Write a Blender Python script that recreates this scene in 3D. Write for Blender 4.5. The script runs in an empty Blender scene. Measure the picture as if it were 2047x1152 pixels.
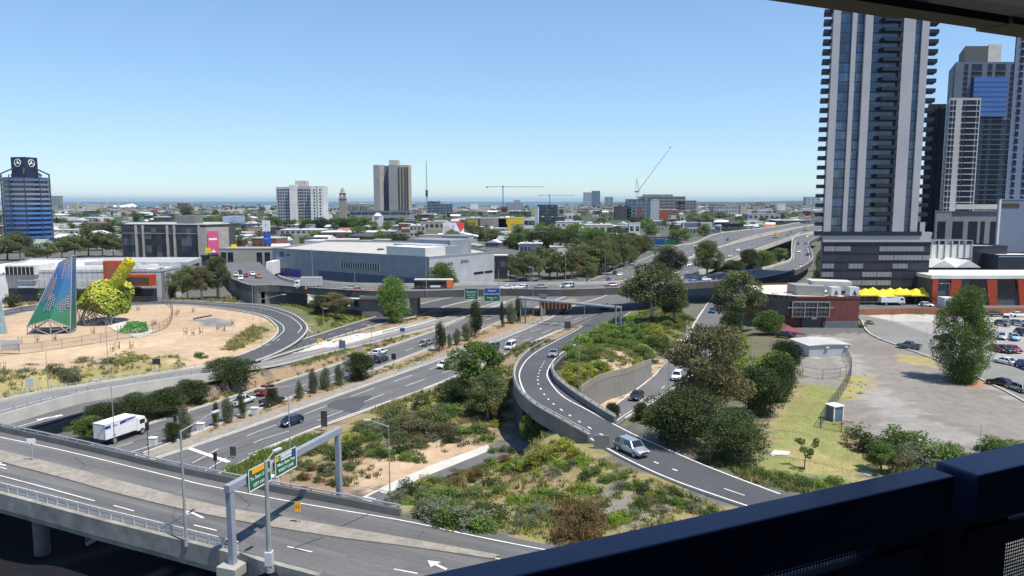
import bpy,bmesh,math,random
import numpy as np
from mathutils import Vector,Matrix
R=math.radians
rnd=random.Random(7)
SC=bpy.context.scene
COL=SC.collection
CAM_H=36.0
FPX=1500.0
PITCH=math.atan(174/FPX)
cam_d=bpy.data.cameras.new('camera')
cam=bpy.data.objects.new('camera',cam_d)
COL.objects.link(cam)
cam.location=(0,0,CAM_H)
cam.rotation_euler=(R(90)-PITCH,0,0)
cam_d.sensor_width=36
cam_d.lens=36*FPX/2047
cam_d.clip_start=0.05
cam_d.clip_end=60000
SC.camera=cam
SUN_EL=R(66)
SUN_DIR=Vector((0.82*math.cos(SUN_EL),-0.572*math.cos(SUN_EL),math.sin(SUN_EL)))
wd=bpy.data.worlds.new('World');SC.world=wd;wd.use_nodes=True
nt=wd.node_tree;nt.nodes.clear()
sky=nt.nodes.new('ShaderNodeTexSky');sky.sky_type='NISHITA';sky.sun_disc=False
sky.sun_elevation=SUN_EL
sky.sun_rotation=math.atan2(SUN_DIR.x,SUN_DIR.y)
sky.air_density=1.0;sky.dust_density=0.0;sky.ozone_density=3.0;sky.altitude=50
bg=nt.nodes.new('ShaderNodeBackground');bg.inputs['Strength'].default_value=0.128
wo=nt.nodes.new('ShaderNodeOutputWorld')
tn=nt.nodes.new('ShaderNodeVectorMath');tn.operation='MULTIPLY';tn.inputs[1].default_value=(1.04,1.27,1.53)
gmn=nt.nodes.new('ShaderNodeGamma');gmn.inputs[1].default_value=.74;nt.links.new(sky.outputs[0],gmn.inputs[0]);nt.links.new(gmn.outputs[0],tn.inputs[0]);nt.links.new(tn.outputs[0],bg.inputs[0]);nt.links.new(bg.outputs[0],wo.inputs[0])
sl=bpy.data.lights.new('sun','SUN');sl.energy=4.6;sl.angle=R(0.5);sl.color=(1.0,0.95,0.87)
so=bpy.data.objects.new('sun',sl);COL.objects.link(so)
so.rotation_euler=SUN_DIR.to_track_quat('Z','Y').to_euler()
vs=SC.view_settings
vs.view_transform='Standard';vs.look='None';vs.gamma=1.0;vs.use_curve_mapping=False
vs.exposure=0.38
try:
 SC.cycles.max_bounces=6;SC.cycles.transparent_max_bounces=12
 SC.cycles.volume_bounces=0
except Exception:pass
SP,CP=math.sin(PITCH),math.cos(PITCH)
def ray(u,v):
 xc=(u-1024)/FPX;yc=(576-v)/FPX
 return xc,CP+yc*SP,-SP+yc*CP
def W(u,v,z=0.0):
 xc,dy,dz=ray(u,v);t=(z-CAM_H)/dz
 return Vector((xc*t,dy*t,z))
def PY(u,v,Y):
 xc,dy,dz=ray(u,v);t=Y/dy
 return Vector((xc*t,Y,CAM_H+dz*t))
def G(u,v,zf,z0=2.0):
 z=z0
 for _ in range(25):
  p=W(u,v,z);zn=zf(p.x,p.y)
  z=z*0.4+zn*0.6
 return Vector((p.x,p.y,z))
MATS={}
def mat(name,col,rough=0.7,metal=0.0,var=0.12,scale=0.6,spec=0.4,fine=0.0,fscale=12.0,trans=0.0,coord='pos',bump=0.0,coat=0.0):
 if name in MATS:return MATS[name]
 m=bpy.data.materials.new(name);m.use_nodes=True
 t=m.node_tree;b=t.nodes['Principled BSDF']
 b.inputs['Roughness'].default_value=rough;b.inputs['Metallic'].default_value=metal
 b.inputs['Specular IOR Level'].default_value=spec
 if coat:b.inputs['Coat Weight'].default_value=coat;b.inputs['Coat Roughness'].default_value=0.08
 c4=(*col,1)
 if var or fine:
  if coord=='pos':
   g=t.nodes.new('ShaderNodeNewGeometry');src=g.outputs['Position']
  else:
   g=t.nodes.new('ShaderNodeTexCoord');src=g.outputs['Object']
  n=t.nodes.new('ShaderNodeTexNoise');n.inputs['Scale'].default_value=scale;n.inputs['Detail'].default_value=5
  t.links.new(src,n.inputs['Vector'])
  mr=t.nodes.new('ShaderNodeMapRange');mr.inputs[1].default_value=0.3;mr.inputs[2].default_value=0.7
  mr.inputs[3].default_value=1-var;mr.inputs[4].default_value=1+var
  t.links.new(n.outputs['Fac'],mr.inputs[0])
  last=mr.outputs[0]
  if fine:
   n2=t.nodes.new('ShaderNodeTexNoise');n2.inputs['Scale'].default_value=fscale;n2.inputs['Detail'].default_value=2
   t.links.new(src,n2.inputs['Vector'])
   m2=t.nodes.new('ShaderNodeMapRange');m2.inputs[1].default_value=0.3;m2.inputs[2].default_value=0.7
   m2.inputs[3].default_value=1-fine;m2.inputs[4].default_value=1+fine
   t.links.new(n2.outputs['Fac'],m2.inputs[0])
   mm=t.nodes.new('ShaderNodeMath');mm.operation='MULTIPLY'
   t.links.new(last,mm.inputs[0]);t.links.new(m2.outputs[0],mm.inputs[1]);last=mm.outputs[0]
  vm=t.nodes.new('ShaderNodeVectorMath');vm.operation='SCALE';vm.inputs[0].default_value=col
  t.links.new(last,vm.inputs['Scale'])
  t.links.new(vm.outputs[0],b.inputs['Base Color'])
  if bump:
   bp=t.nodes.new('ShaderNodeBump');bp.inputs['Strength'].default_value=bump
   t.links.new(n.outputs['Fac'],bp.inputs['Height']);t.links.new(bp.outputs[0],b.inputs['Normal'])
 else:
  b.inputs['Base Color'].default_value=c4
 MATS[name]=m
 return m
def leafmat(name,c1,c2,c3=None):
 """foliage: each clump has its own tint (attribute), plus a tone per tree"""
 if name in MATS:return MATS[name]
 m=bpy.data.materials.new(name);m.use_nodes=True
 t=m.node_tree;b=t.nodes['Principled BSDF'];out=t.nodes['Material Output']
 at=t.nodes.new('ShaderNodeAttribute');at.attribute_name='tint'
 oi=t.nodes.new('ShaderNodeObjectInfo')
 mx=t.nodes.new('ShaderNodeMix');mx.data_type='RGBA'
 t.links.new(at.outputs['Fac'],mx.inputs['Factor'])
 mx.inputs[6].default_value=(*c1,1);mx.inputs[7].default_value=(*c2,1)
 mr=t.nodes.new('ShaderNodeMapRange');mr.inputs[3].default_value=0.78;mr.inputs[4].default_value=1.22
 t.links.new(oi.outputs['Random'],mr.inputs[0])
 vm=t.nodes.new('ShaderNodeVectorMath');vm.operation='SCALE'
 t.links.new(mx.outputs[2],vm.inputs[0]);t.links.new(mr.outputs[0],vm.inputs['Scale'])
 t.links.new(vm.outputs[0],b.inputs['Base Color'])
 b.inputs['Roughness'].default_value=0.6;b.inputs['Specular IOR Level'].default_value=0.25
 tr=t.nodes.new('ShaderNodeBsdfTranslucent');t.links.new(vm.outputs[0],tr.inputs['Color'])
 ms=t.nodes.new('ShaderNodeMixShader');ms.inputs[0].default_value=0.3
 t.links.new(b.outputs[0],ms.inputs[1]);t.links.new(tr.outputs[0],ms.inputs[2]);t.links.new(ms.outputs[0],out.inputs[0])
 MATS[name]=m
 return m
def ribmat(name,col,col2,period,rough=0.6,axis='x',frac=0.12,metal=0.0):
 """corrugated / ribbed cladding pattern in object coordinates"""
 if name in MATS:return MATS[name]
 m=bpy.data.materials.new(name);m.use_nodes=True
 t=m.node_tree;b=t.nodes['Principled BSDF'];b.inputs['Roughness'].default_value=rough;b.inputs['Metallic'].default_value=metal
 tc=t.nodes.new('ShaderNodeTexCoord');sx=t.nodes.new('ShaderNodeSeparateXYZ')
 t.links.new(tc.outputs['Object'],sx.inputs[0])
 if axis=='xy':
  ad=t.nodes.new('ShaderNodeMath');ad.operation='ADD'
  t.links.new(sx.outputs[0],ad.inputs[0]);t.links.new(sx.outputs[1],ad.inputs[1]);src=ad.outputs[0]
 else:src=sx.outputs['xyz'.index(axis)]
 dv=t.nodes.new('ShaderNodeMath');dv.operation='DIVIDE';dv.inputs[1].default_value=period
 fr=t.nodes.new('ShaderNodeMath');fr.operation='FRACT'
 gt=t.nodes.new('ShaderNodeMath');gt.operation='LESS_THAN';gt.inputs[1].default_value=frac
 t.links.new(src,dv.inputs[0]);t.links.new(dv.outputs[0],fr.inputs[0]);t.links.new(fr.outputs[0],gt.inputs[0])
 n=t.nodes.new('ShaderNodeTexNoise');n.inputs['Scale'].default_value=0.25;n.inputs['Detail'].default_value=6
 t.links.new(tc.outputs['Object'],n.inputs['Vector'])
 mr=t.nodes.new('ShaderNodeMapRange');mr.inputs[1].default_value=0.3;mr.inputs[2].default_value=0.7;mr.inputs[3].default_value=0.88;mr.inputs[4].default_value=1.1
 t.links.new(n.outputs['Fac'],mr.inputs[0])
 mx=t.nodes.new('ShaderNodeMix');mx.data_type='RGBA'
 t.links.new(gt.outputs[0],mx.inputs['Factor']);mx.inputs[6].default_value=(*col,1);mx.inputs[7].default_value=(*col2,1)
 vm=t.nodes.new('ShaderNodeVectorMath');vm.operation='SCALE'
 t.links.new(mx.outputs[2],vm.inputs[0]);t.links.new(mr.outputs[0],vm.inputs['Scale']);t.links.new(vm.outputs[0],b.inputs['Base Color'])
 MATS[name]=m
 return m
def glass(name='window_glass',col=(0.03,0.045,0.06),rough=0.08):
 return mat(name,col,rough=rough,var=0.35,scale=0.35,spec=0.9)
M_CONC=mat('concrete',(0.36,0.34,0.30),0.85,var=0.16,scale=0.35,fine=0.06,bump=0.1)
M_CONC_D=mat('dark_concrete',(0.17,0.165,0.155),0.9,var=0.2,scale=0.3,fine=0.08)
M_PALE=mat('pale_concrete',(0.52,0.49,0.43),0.85,var=0.12,scale=0.4,fine=0.06)
M_WHITE=mat('white_paint',(0.78,0.78,0.76),0.5,var=0.05)
M_OFFW=mat('off_white_render',(0.62,0.60,0.56),0.7,var=0.1,scale=0.3)
M_LINE=mat('road_paint',(0.72,0.71,0.67),0.7,var=0.18,scale=1.5)
M_STEEL=mat('galvanised_steel',(0.42,0.43,0.45),0.45,0.4,var=0.1,scale=1.2)
M_GREYP=mat('light_grey_paint',(0.50,0.53,0.56),0.5,0.0,var=0.05)
M_BLACK=mat('black_rubber',(0.02,0.02,0.022),0.8,var=0.0)
M_DARK=mat('dark_metal',(0.05,0.055,0.065),0.5,var=0.15)
def paneglass(name,c1,c2,px=1.7,pz=3.05,share=.25,rough=.08):
 if name in MATS:return MATS[name]
 m=bpy.data.materials.new(name);m.use_nodes=True;t=m.node_tree;b=t.nodes['Principled BSDF'];b.inputs['Roughness'].default_value=rough;b.inputs['Specular IOR Level'].default_value=.8
 tc=t.nodes.new('ShaderNodeTexCoord');sx=t.nodes.new('ShaderNodeSeparateXYZ');t.links.new(tc.outputs['Object'],sx.inputs[0])
 def M(op,a,v=None,b2=None):
  n=t.nodes.new('ShaderNodeMath');n.operation=op;t.links.new(a,n.inputs[0])
  if v is not None:n.inputs[1].default_value=v
  if b2 is not None:t.links.new(b2,n.inputs[1])
  return n.outputs[0]
 h=M('ADD',sx.outputs[0],None,sx.outputs[1]);cx=t.nodes.new('ShaderNodeCombineXYZ');t.links.new(M('FLOOR',M('DIVIDE',h,px)),cx.inputs[0]);t.links.new(M('FLOOR',M('DIVIDE',sx.outputs[2],pz)),cx.inputs[1])
 wn=t.nodes.new('ShaderNodeTexWhiteNoise');wn.noise_dimensions='2D';t.links.new(cx.outputs[0],wn.inputs['Vector'])
 cr=t.nodes.new('ShaderNodeValToRGB');cr.color_ramp.interpolation='CONSTANT';e=cr.color_ramp.elements;e[0].color=(*c1,1);e[1].position=1-share;e[1].color=(*c2,1)
 k=e.new(.35);k.color=(*[c*1.7 for c in c1],1);k=e.new(.6);k.color=(*[c*.6 for c in c1],1)
 t.links.new(wn.outputs['Value'],cr.inputs[0]);t.links.new(cr.outputs[0],b.inputs['Base Color']);MATS[name]=m;return m
def streakmat(name,col,dx,dy):
 m=mat(name,col,.85,var=.12,scale=.12,fine=.09,fscale=3.0);t=m.node_tree;b=t.nodes['Principled BSDF'];src=b.inputs['Base Color'].links[0].from_socket
 g=t.nodes.new('ShaderNodeNewGeometry');mp=t.nodes.new('ShaderNodeMapping');mp.vector_type='POINT';mp.inputs['Rotation'].default_value=(0,0,-math.atan2(dy,dx));mp.inputs['Scale'].default_value=(1,1,1);t.links.new(g.outputs['Position'],mp.inputs[0])
 m2=t.nodes.new('ShaderNodeVectorMath');m2.operation='MULTIPLY';m2.inputs[1].default_value=(.012,.9,.1);t.links.new(mp.outputs[0],m2.inputs[0])
 n=t.nodes.new('ShaderNodeTexNoise');n.inputs['Scale'].default_value=1;n.inputs['Detail'].default_value=3;t.links.new(m2.outputs[0],n.inputs['Vector'])
 mr=t.nodes.new('ShaderNodeMapRange');mr.inputs[1].default_value=.35;mr.inputs[2].default_value=.65;mr.inputs[3].default_value=.78;mr.inputs[4].default_value=1.18;t.links.new(n.outputs['Fac'],mr.inputs[0])
 vm=t.nodes.new('ShaderNodeVectorMath');vm.operation='SCALE';t.links.new(src,vm.inputs[0]);t.links.new(mr.outputs[0],vm.inputs['Scale']);t.links.new(vm.outputs[0],b.inputs['Base Color']);return m
M_GLASS=glass()
M_CARGL=mat('car_glass',(0.012,0.015,0.02),0.06,spec=0.9,var=0)
M_BARK=mat('bark',(0.16,0.12,0.09),0.9,var=0.25,scale=3)
M_PBARK=mat('pale_gum_bark',(0.42,0.38,0.33),0.85,var=0.2,scale=2)
M_WOOD=mat('stake_timber',(0.22,0.13,0.08),0.9,var=0.15,scale=3)
M_RED=mat('orange_red_paint',(0.42,0.06,0.02),0.5,var=0.1)
M_BRICK=ribmat('brick',(0.26,0.10,0.07),(0.20,0.09,0.065),0.45,0.9,'z',0.15)
def new(name,me,parent=None):
 o=bpy.data.objects.new(name,me);COL.objects.link(o)
 if parent is not None:o.parent=parent
 return o
DEFER=[]
def tag(o,label=None,cat=None,group=None,kind=None):
 if label:o['label']=label;DEFER.append(o)
 if cat:o['category']=cat
 if group:o['group']=group
 if kind:o['kind']=kind
 return o
def thing(name,label,cat,loc=(0,0,0),rz=0.0,group=None):
 o=new(name,None);o.location=loc;o.rotation_euler=(0,0,rz);o.empty_display_size=0.5
 return tag(o,label,cat,group)
def copy_tree(o,parent=None,swap=None):
 c=o.copy();COL.objects.link(c)
 if parent is not None:c.parent=parent
 for k in('label',):
  if parent is None and k in c:del c[k]
 if swap and o.type=='MESH' and o.data in swap:c.data=swap[o.data]
 for ch in list(o.children):copy_tree(ch,c,swap)
 return c
class MB:
 def __init__(s):s.v=[];s.f=[];s.m=[];s.mats=[]
 def mi(s,m):
  if m is None:return 0
  if m not in s.mats:s.mats.append(m)
  return s.mats.index(m)
 def add(s,vs,fs,m=None):
  k=len(s.v);s.v+=[tuple(v) for v in vs];i=s.mi(m)
  for f in fs:s.f.append([q+k for q in f]);s.m.append(i)
 def box(s,x0,x1,y0,y1,z0,z1,m=None,M=None):
  vs=[Vector((x,y,z)) for z in(z0,z1) for y in(y0,y1) for x in(x0,x1)]
  if M is not None:vs=[M@v for v in vs]
  s.add(vs,[(0,2,3,1),(4,5,7,6),(0,1,5,4),(2,6,7,3),(0,4,6,2),(1,3,7,5)],m)
 def bar(s,a,b,w,h=None,m=None):
  a=Vector(a);b=Vector(b);d=b-a;L=d.length
  if L<1e-6:return
  h=h or w;q=d.to_track_quat('X','Z').to_matrix().to_4x4();q.translation=a
  s.box(0,L,-w/2,w/2,-h/2,h/2,m,q)
 def tube(s,a,b,r0,r1=None,n=8,m=None,caps=True):
  a=Vector(a);b=Vector(b);r1=r0 if r1 is None else r1
  d=(b-a);
  if d.length<1e-6:return
  q=d.to_track_quat('Z','X').to_matrix()
  vs=[]
  for p,r in((a,r0),(b,r1)):
   for i in range(n):
    an=2*math.pi*i/n
    vs.append(p+q@Vector((math.cos(an)*r,math.sin(an)*r,0)))
  fs=[(i,(i+1)%n,n+(i+1)%n,n+i) for i in range(n)]
  if caps:fs+=[tuple(range(n-1,-1,-1)),tuple(range(n,2*n))]
  s.add(vs,fs,m)
 def prism(s,poly,z0,z1,m=None,mtop=None):
  n=len(poly)
  ar=sum(poly[i][0]*poly[(i+1)%n][1]-poly[(i+1)%n][0]*poly[i][1] for i in range(n))
  if ar<0:poly=poly[::-1]
  vs=[(p[0],p[1],z0) for p in poly]+[(p[0],p[1],z1) for p in poly]
  s.add(vs,[(i,(i+1)%n,n+(i+1)%n,n+i) for i in range(n)]+[tuple(range(n-1,-1,-1))],m)
  s.add([(p[0],p[1],z1) for p in poly],[tuple(range(n))],mtop or m)
 def build(s,name,m=None,parent=None,smooth=False):
  me=bpy.data.meshes.new(name);me.from_pydata(s.v,[],s.f)
  ms=s.mats if s.mats else[]
  if m is not None and not ms:me.materials.append(m)
  elif m is not None and ms:pass
  for q in ms:me.materials.append(q)
  if len(ms)>1:me.polygons.foreach_set('material_index',s.m)
  if smooth:me.polygons.foreach_set('use_smooth',[True]*len(s.f))
  me.update()
  return new(name,me,parent)
def meshdata(o):
 me=o.data;bpy.data.objects.remove(o);return me
def text(name,s,size,m,parent,loc,rot=(math.pi/2,0,0),align='CENTER',sx=1.0,ext=0.01):
 c=bpy.data.curves.new(name,'FONT');c.body=s;c.size=size;c.align_x=align;c.align_y='CENTER'
 c.extrude=ext;c.materials.append(m);c.resolution_u=2
 o=new(name,c,parent);o.location=loc;o.rotation_euler=rot;o.scale=(sx,1,1)
 return o
def catmull(pts,step):
 """pts: list of n-tuples -> resampled with Catmull-Rom"""
 P=[np.array(p,float) for p in pts]
 P=[2*P[0]-P[1]]+P+[2*P[-1]-P[-2]]
 out=[]
 for i in range(1,len(P)-2):
  L=np.linalg.norm((P[i+1]-P[i])[:2]);n=max(1,int(L/step))
  for k in range(n):
   t=k/n
   out.append(0.5*((2*P[i])+(-P[i-1]+P[i+1])*t+(2*P[i-1]-5*P[i]+4*P[i+1]-P[i+2])*t*t+(-P[i-1]+3*P[i]-3*P[i+1]+P[i+2])*t**3))
 out.append(P[-2])
 return out
class Road:
 def __init__(s,pairs,step=2.0,grade=True,ext0=0,ext1=0):
  """pairs: (uL,vL,uR,vR,z)"""
  A=[]
  for uL,vL,uR,vR,z in pairs:
   a=W(uL,vL,z);b=W(uR,vR,z);A.append((a.x,a.y,b.x,b.y,z))
  A=[np.array(a) for a in A]
  if ext0:
   d=A[0]-A[1];d=d/max(np.linalg.norm(d[:2]),1e-6)*ext0;d[4]=0;A.insert(0,A[0]+d)
  if ext1:
   d=A[-1]-A[-2];d=d/max(np.linalg.norm(d[:2]),1e-6)*ext1;d[4]=0;A.append(A[-1]+d)
  s.S=np.array(catmull(A,step))
  s.C=np.stack([(s.S[:,0]+s.S[:,2])/2,(s.S[:,1]+s.S[:,3])/2,s.S[:,4]],1)
  s.hw=np.hypot(s.S[:,0]-s.S[:,2],s.S[:,1]-s.S[:,3])/2
  s.hw=np.minimum(s.hw,np.median(s.hw)*1.6)
  s.grade=grade
  s.L=[Vector((a[0],a[1],s.zc(a[0],a[1]))) for a in s.S]
  s.Rr=[Vector((a[2],a[3],s.zc(a[2],a[3]))) for a in s.S]
 def zc(s,x,y):
  C=s.C;a=C[:-1];b=C[1:];d=b[:,:2]-a[:,:2]
  q=np.array([x,y])-a[:,:2]
  l2=(d**2).sum(1)+1e-9
  t=np.clip((q*d).sum(1)/l2,0,1)
  e=((q-d*t[:,None])**2).sum(1);i=int(e.argmin())
  return float(a[i,2]+(b[i,2]-a[i,2])*t[i])
 def g(s,u,v):
  return G(u,v,s.zc,float(s.C[len(s.C)//2,2]))
 def surface(s,name,m,thick=0.0,parent=None,mside=None):
  b=MB();n=len(s.L);NX=5
  vs=[]
  for l,r in zip(s.L,s.Rr):
   for k in range(NX+1):vs.append(l.lerp(r,k/NX))
  fs=[(i*(NX+1)+k,i*(NX+1)+k+1,(i+1)*(NX+1)+k+1,(i+1)*(NX+1)+k) for i in range(n-1) for k in range(NX)]
  b.add(vs,fs,m)
  if thick:
   for side in(s.L,s.Rr):
    vs=[p for p in side]+[p-Vector((0,0,thick)) for p in side]
    b.add(vs,[(i,i+1,n+i+1,n+i) for i in range(n-1)],mside or m)
   vs=[p-Vector((0,0,thick)) for p in s.L]+[p-Vector((0,0,thick)) for p in s.Rr]
   b.add(vs,[(i,i+1,n+i+1,n+i) for i in range(n-1)],mside or m)
   for e in(0,-1):
    l,r=s.L[e],s.Rr[e];dz=Vector((0,0,thick))
    b.add([l,r,r-dz,l-dz],[(0,1,2,3)],mside or m)
  return b.build(name,None,parent)
def offs(pts,w):
 """offset polyline sideways in xy"""
 out=[]
 for i,p in enumerate(pts):
  a=pts[max(0,i-1)];b=pts[min(len(pts)-1,i+1)]
  d=Vector((b.x-a.x,b.y-a.y,0));
  if d.length<1e-6:d=Vector((1,0,0))
  d.normalize();out.append(p+Vector((-d.y,d.x,0))*w)
 return out
def rail_strip(b,pts,w,z0,z1,m=None):
 """box section of width w from p.z+z0 to p.z+z1 along pts"""
 A=offs(pts,w/2);B=offs(pts,-w/2);n=len(pts)
 up0=Vector((0,0,z0));up1=Vector((0,0,z1))
 vs=[p+up0 for p in A]+[p+up1 for p in A]+[p+up1 for p in B]+[p+up0 for p in B]
 fs=[]
 for i in range(n-1):
  for k in range(4):
   k2=(k+1)%4
   fs.append((k*n+i,k*n+i+1,k2*n+i+1,k2*n+i))
 fs+=[(0,n,2*n,3*n),(n-1,4*n-1,3*n-1,2*n-1)]
 b.add(vs,fs,m)
def px_line(road,pts,step=1.5,dz=0.0):
 w=[road.g(u,v) for u,v in pts]
 c=catmull([tuple(p) for p in w],step)
 return[Vector((p[0],p[1],road.zc(p[0],p[1])+dz)) for p in c]
def mark(b,road,pts,w=0.14,dash=None,z=0.022):
 c=px_line(road,pts,1.0 if not dash else min(1.0,dash[0]/3),z)
 if dash:
  on,off=dash;acc=0;seg=[];state=True
  for i in range(len(c)-1):
   if state:seg.append(c[i])
   acc+=(c[i+1]-c[i]).length
   if acc>(on if state else off):
    if state and len(seg)>1:_flat(b,seg,w)
    state=not state;acc=0;seg=[]
  if state and len(seg)>1:_flat(b,seg,w)
 else:_flat(b,c,w)
def _flat(b,c,w):
 A=offs(c,w/2);B=offs(c,-w/2);n=len(c)
 b.add(A+B,[(i,n+i,n+i+1,i+1) for i in range(n-1)])
def walk(pts,spacing):
 """points + direction every spacing metres"""
 out=[];acc=0.0;nxt=0.0
 for i in range(len(pts)-1):
  d=pts[i+1]-pts[i];L=d.length
  while nxt<=acc+L and L>1e-9:
   out.append((pts[i]+d*((nxt-acc)/L),d.normalized()));nxt+=spacing
  acc+=L
 return out
# ================================================================== ROADS
M_ASPH=mat('worn_asphalt',(0.125,0.122,0.12),0.85,var=0.14,scale=0.12,fine=0.10,fscale=3.0)
M_ASF=streakmat('freeway_asphalt',(.125,.122,.12),.517,.856);M_ASV=streakmat('viaduct_asphalt',(.13,.125,.12),.9,-.43)
M_ASPH2=mat('dark_asphalt',(0.075,0.076,0.08),0.85,var=0.12,scale=0.15,fine=0.10,fscale=3.0)
M_ASPH3=mat('pale_asphalt',(0.20,0.195,0.18),0.9,var=0.12,scale=0.15,fine=0.10,fscale=3.0)
M_MEDIAN=mat('tan_paving',(0.27,0.24,0.195),0.9,var=0.18,scale=0.6,fine=0.15,fscale=2.0)
M_SAND=mat('sandy_soil',(0.40,0.28,0.17),0.95,var=0.18,scale=0.3,fine=0.1)
viaA=Road([(0,863,0,987,7),(156,897,95,1012,7),(312,935,200,1040,7),(456,966,330,1073,7),(640,1001,470,1108,7),(800,1033,640,1153,7),(950,1060,780,1190,7),(1110,1092,930,1240,7)],ext0=60,ext1=40,grade=False)
viaA_end=0
f1=Road([(303,920,412,960,0),(387,893,530,898,0),(500,854,640,851,0),(640,804,760,808,0),(770,758,893,760,0),(900,712,1010,708,0),(995,681,1117,661,0),(1087,642,1190,632,0),(1150,610,1252,606,.3),(1200,594,1320,585,1),(1290,556,1375,556,3),(1366,523,1448,525,6),(1448,494,1495,505,8),(1486,483,1545,488,8.7),(1530,472,1587,474,9),(1589,459,1625,464,10),(1640,449,1680,454,12)],ext0=10)
f2=Road([(150,905,259,915,0),(290,851,397,863,0),(362,827,500,823,0),(550,767,640,775,0),(640,740,732,745,0),(745,704,850,700,0),(870,661,960,660,0),(930,634,1030,630,0),(1025,600,1110,600,0),(1090,580,1170,580,.5),(1182,560,1240,562,1.5),(1275,524,1330,530,4),(1349,496,1400,505,6.5),(1391,486,1455,490,8),(1443,467,1500,474,9),(1545,455,1575,458,10),(1600,446,1630,449,12)],ext0=4)
rL=Road([(0,802,0,834,6),(203,765,219,781,5),(412,731,406,754,3.5),(480,720,500,742,2.2),(556,710,570,728,1.4),(640,697,650,706,0.8),(745,674,760,681,0.3),(870,641,872,652,0),(950,618,960,624,0),(1010,600,1015,604,0)],ext0=60)
loop=Road([(-60,632,-60,648,3.4),(0,622,0,636,3.3),(60,611,62,623,3.2),(150,604,150,615,3.1),(250,603,250,612,3),(350,601,350,609,3),(450,606,450,617,3),(525,612,520,629,2.8),(580,627,550,645,2.6),(612,652,557,665,2.2),(600,676,525,692,2.0),(560,700,470,716,2.2),(500,722,400,738,3.0)])
rX=Road([(500,712,520,722,2.0),(590,684,615,692,1.3),(665,660,690,668,.8),(740,637,765,647,.5),(800,620,830,632,.4),(860,604,890,612,.4),(930,590,960,596,.6)])
rE=Road([(-40,838,-10,878,0),(40,822,80,852,0),(165,800,200,818,0),(300,775,330,790,0)],ext0=4)
bB=Road([(505,505,425,505,4),(530,535,445,540,6.6),(575,562,490,570,8),(640,569,560,574,8),(760,572,740,585,8),(875,572,875,584,8),(1000,570,1000,581,8),(1125,570,1125,582,8),(1255,566,1255,577,8),(1363,557,1412,566,8),(1440,551,1500,562,8),(1520,540,1573,547,8),(1565,528,1605,535,8),(1582,519,1624,519,8),(1583,500,1621,500,8),(1586,478,1617,486,8.2),(1600,467,1640,472,9)],grade=False)
rC=Road([(1300,578,1330,590,.6),(1235,608,1268,622,.3),(1165,650,1212,655,.6),(1110,680,1165,682,2.4),(1062,705,1133,703,4.3),(1034,733,1106,734,6.2),(1030,772,1108,757,7),(1062,812,1126,778,7),(1119,847,1165,806,7),(1197,891,1230,847,7),(1255,922,1310,887,7),(1347,964,1400,925,7),(1475,1009,1520,976,7),(1600,1046,1650,1013,7)],ext1=25,grade=False)
rD=Road([(1440,572,1475,575,.8),(1425,590,1466,592,.8),(1410,612,1462,615,.7),(1390,640,1455,642,.6),(1375,670,1448,678,.6),(1350,705,1420,718,.6),(1310,747,1381,757,.6),(1262,785,1330,792,.6),(1203,825,1266,828,.6),(1150,850,1210,865,.5),(1060,872,1100,888,.5),(975,895,1010,912,.5),(850,942,890,955,.5),(740,990,775,1006,.5),(690,1025,720,1040,.4)],ext1=30)
rS=Road([(1690,618,1725,640,2.8),(1735,632,1742,667,2.7),(1800,648,1812,695,2.6),(1890,680,1882,722,2.5),(1980,715,2000,775,2.5),(2080,755,2090,825,2.5)],ext1=10)
rT=Road([(1690,602,1690,619,3),(1780,604,1780,621,3),(1900,606,1900,623,3),(2047,610,2047,626,3)],ext1=40)
GRADE=[f1,f2,rL,loop,rX,rE,rD,rS,rT]
ELEV=[viaA,bB]
def cut(road,i0,i1):
 r=object.__new__(Road);r.S=road.S[i0:i1];r.C=road.C[i0:i1];r.hw=road.hw[i0:i1];r.L=road.L[i0:i1];r.Rr=road.Rr[i0:i1];r.zc=road.zc;r.grade=True
 return r
def nearest_i(road,u,v,side='L'):
 p=road.g(u,v);A=road.L if side=='L' else road.Rr
 return min(range(len(A)),key=lambda i:(A[i]-p).length)
iC0=nearest_i(rC,1062,705);iC1=nearest_i(rC,1197,891)
iA1=nearest_i(viaA,800,1033);
iF=next(i for i in range(len(f1.C)) if f1.C[i,2]>3.2);iF2=next(i for i in range(len(f2.C)) if f2.C[i,2]>6.0)
iL=nearest_i(rL,420,730)
g_parts=[cut(f1,0,iF),cut(f2,0,iF2),cut(rL,iL,len(rL.L)),loop,rX,rE,rD,rS,rT,cut(rC,0,iC0),cut(rC,iC1,len(rC.L)),cut(viaA,iA1,len(viaA.L)),cut(bB,0,14)]
e_parts=[cut(rC,iC0,iC1),cut(viaA,0,iA1),cut(bB,14,len(bB.L)),cut(f1,iF,len(f1.L)),cut(f2,iF2,len(f2.L)),cut(rL,0,iL)]
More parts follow.
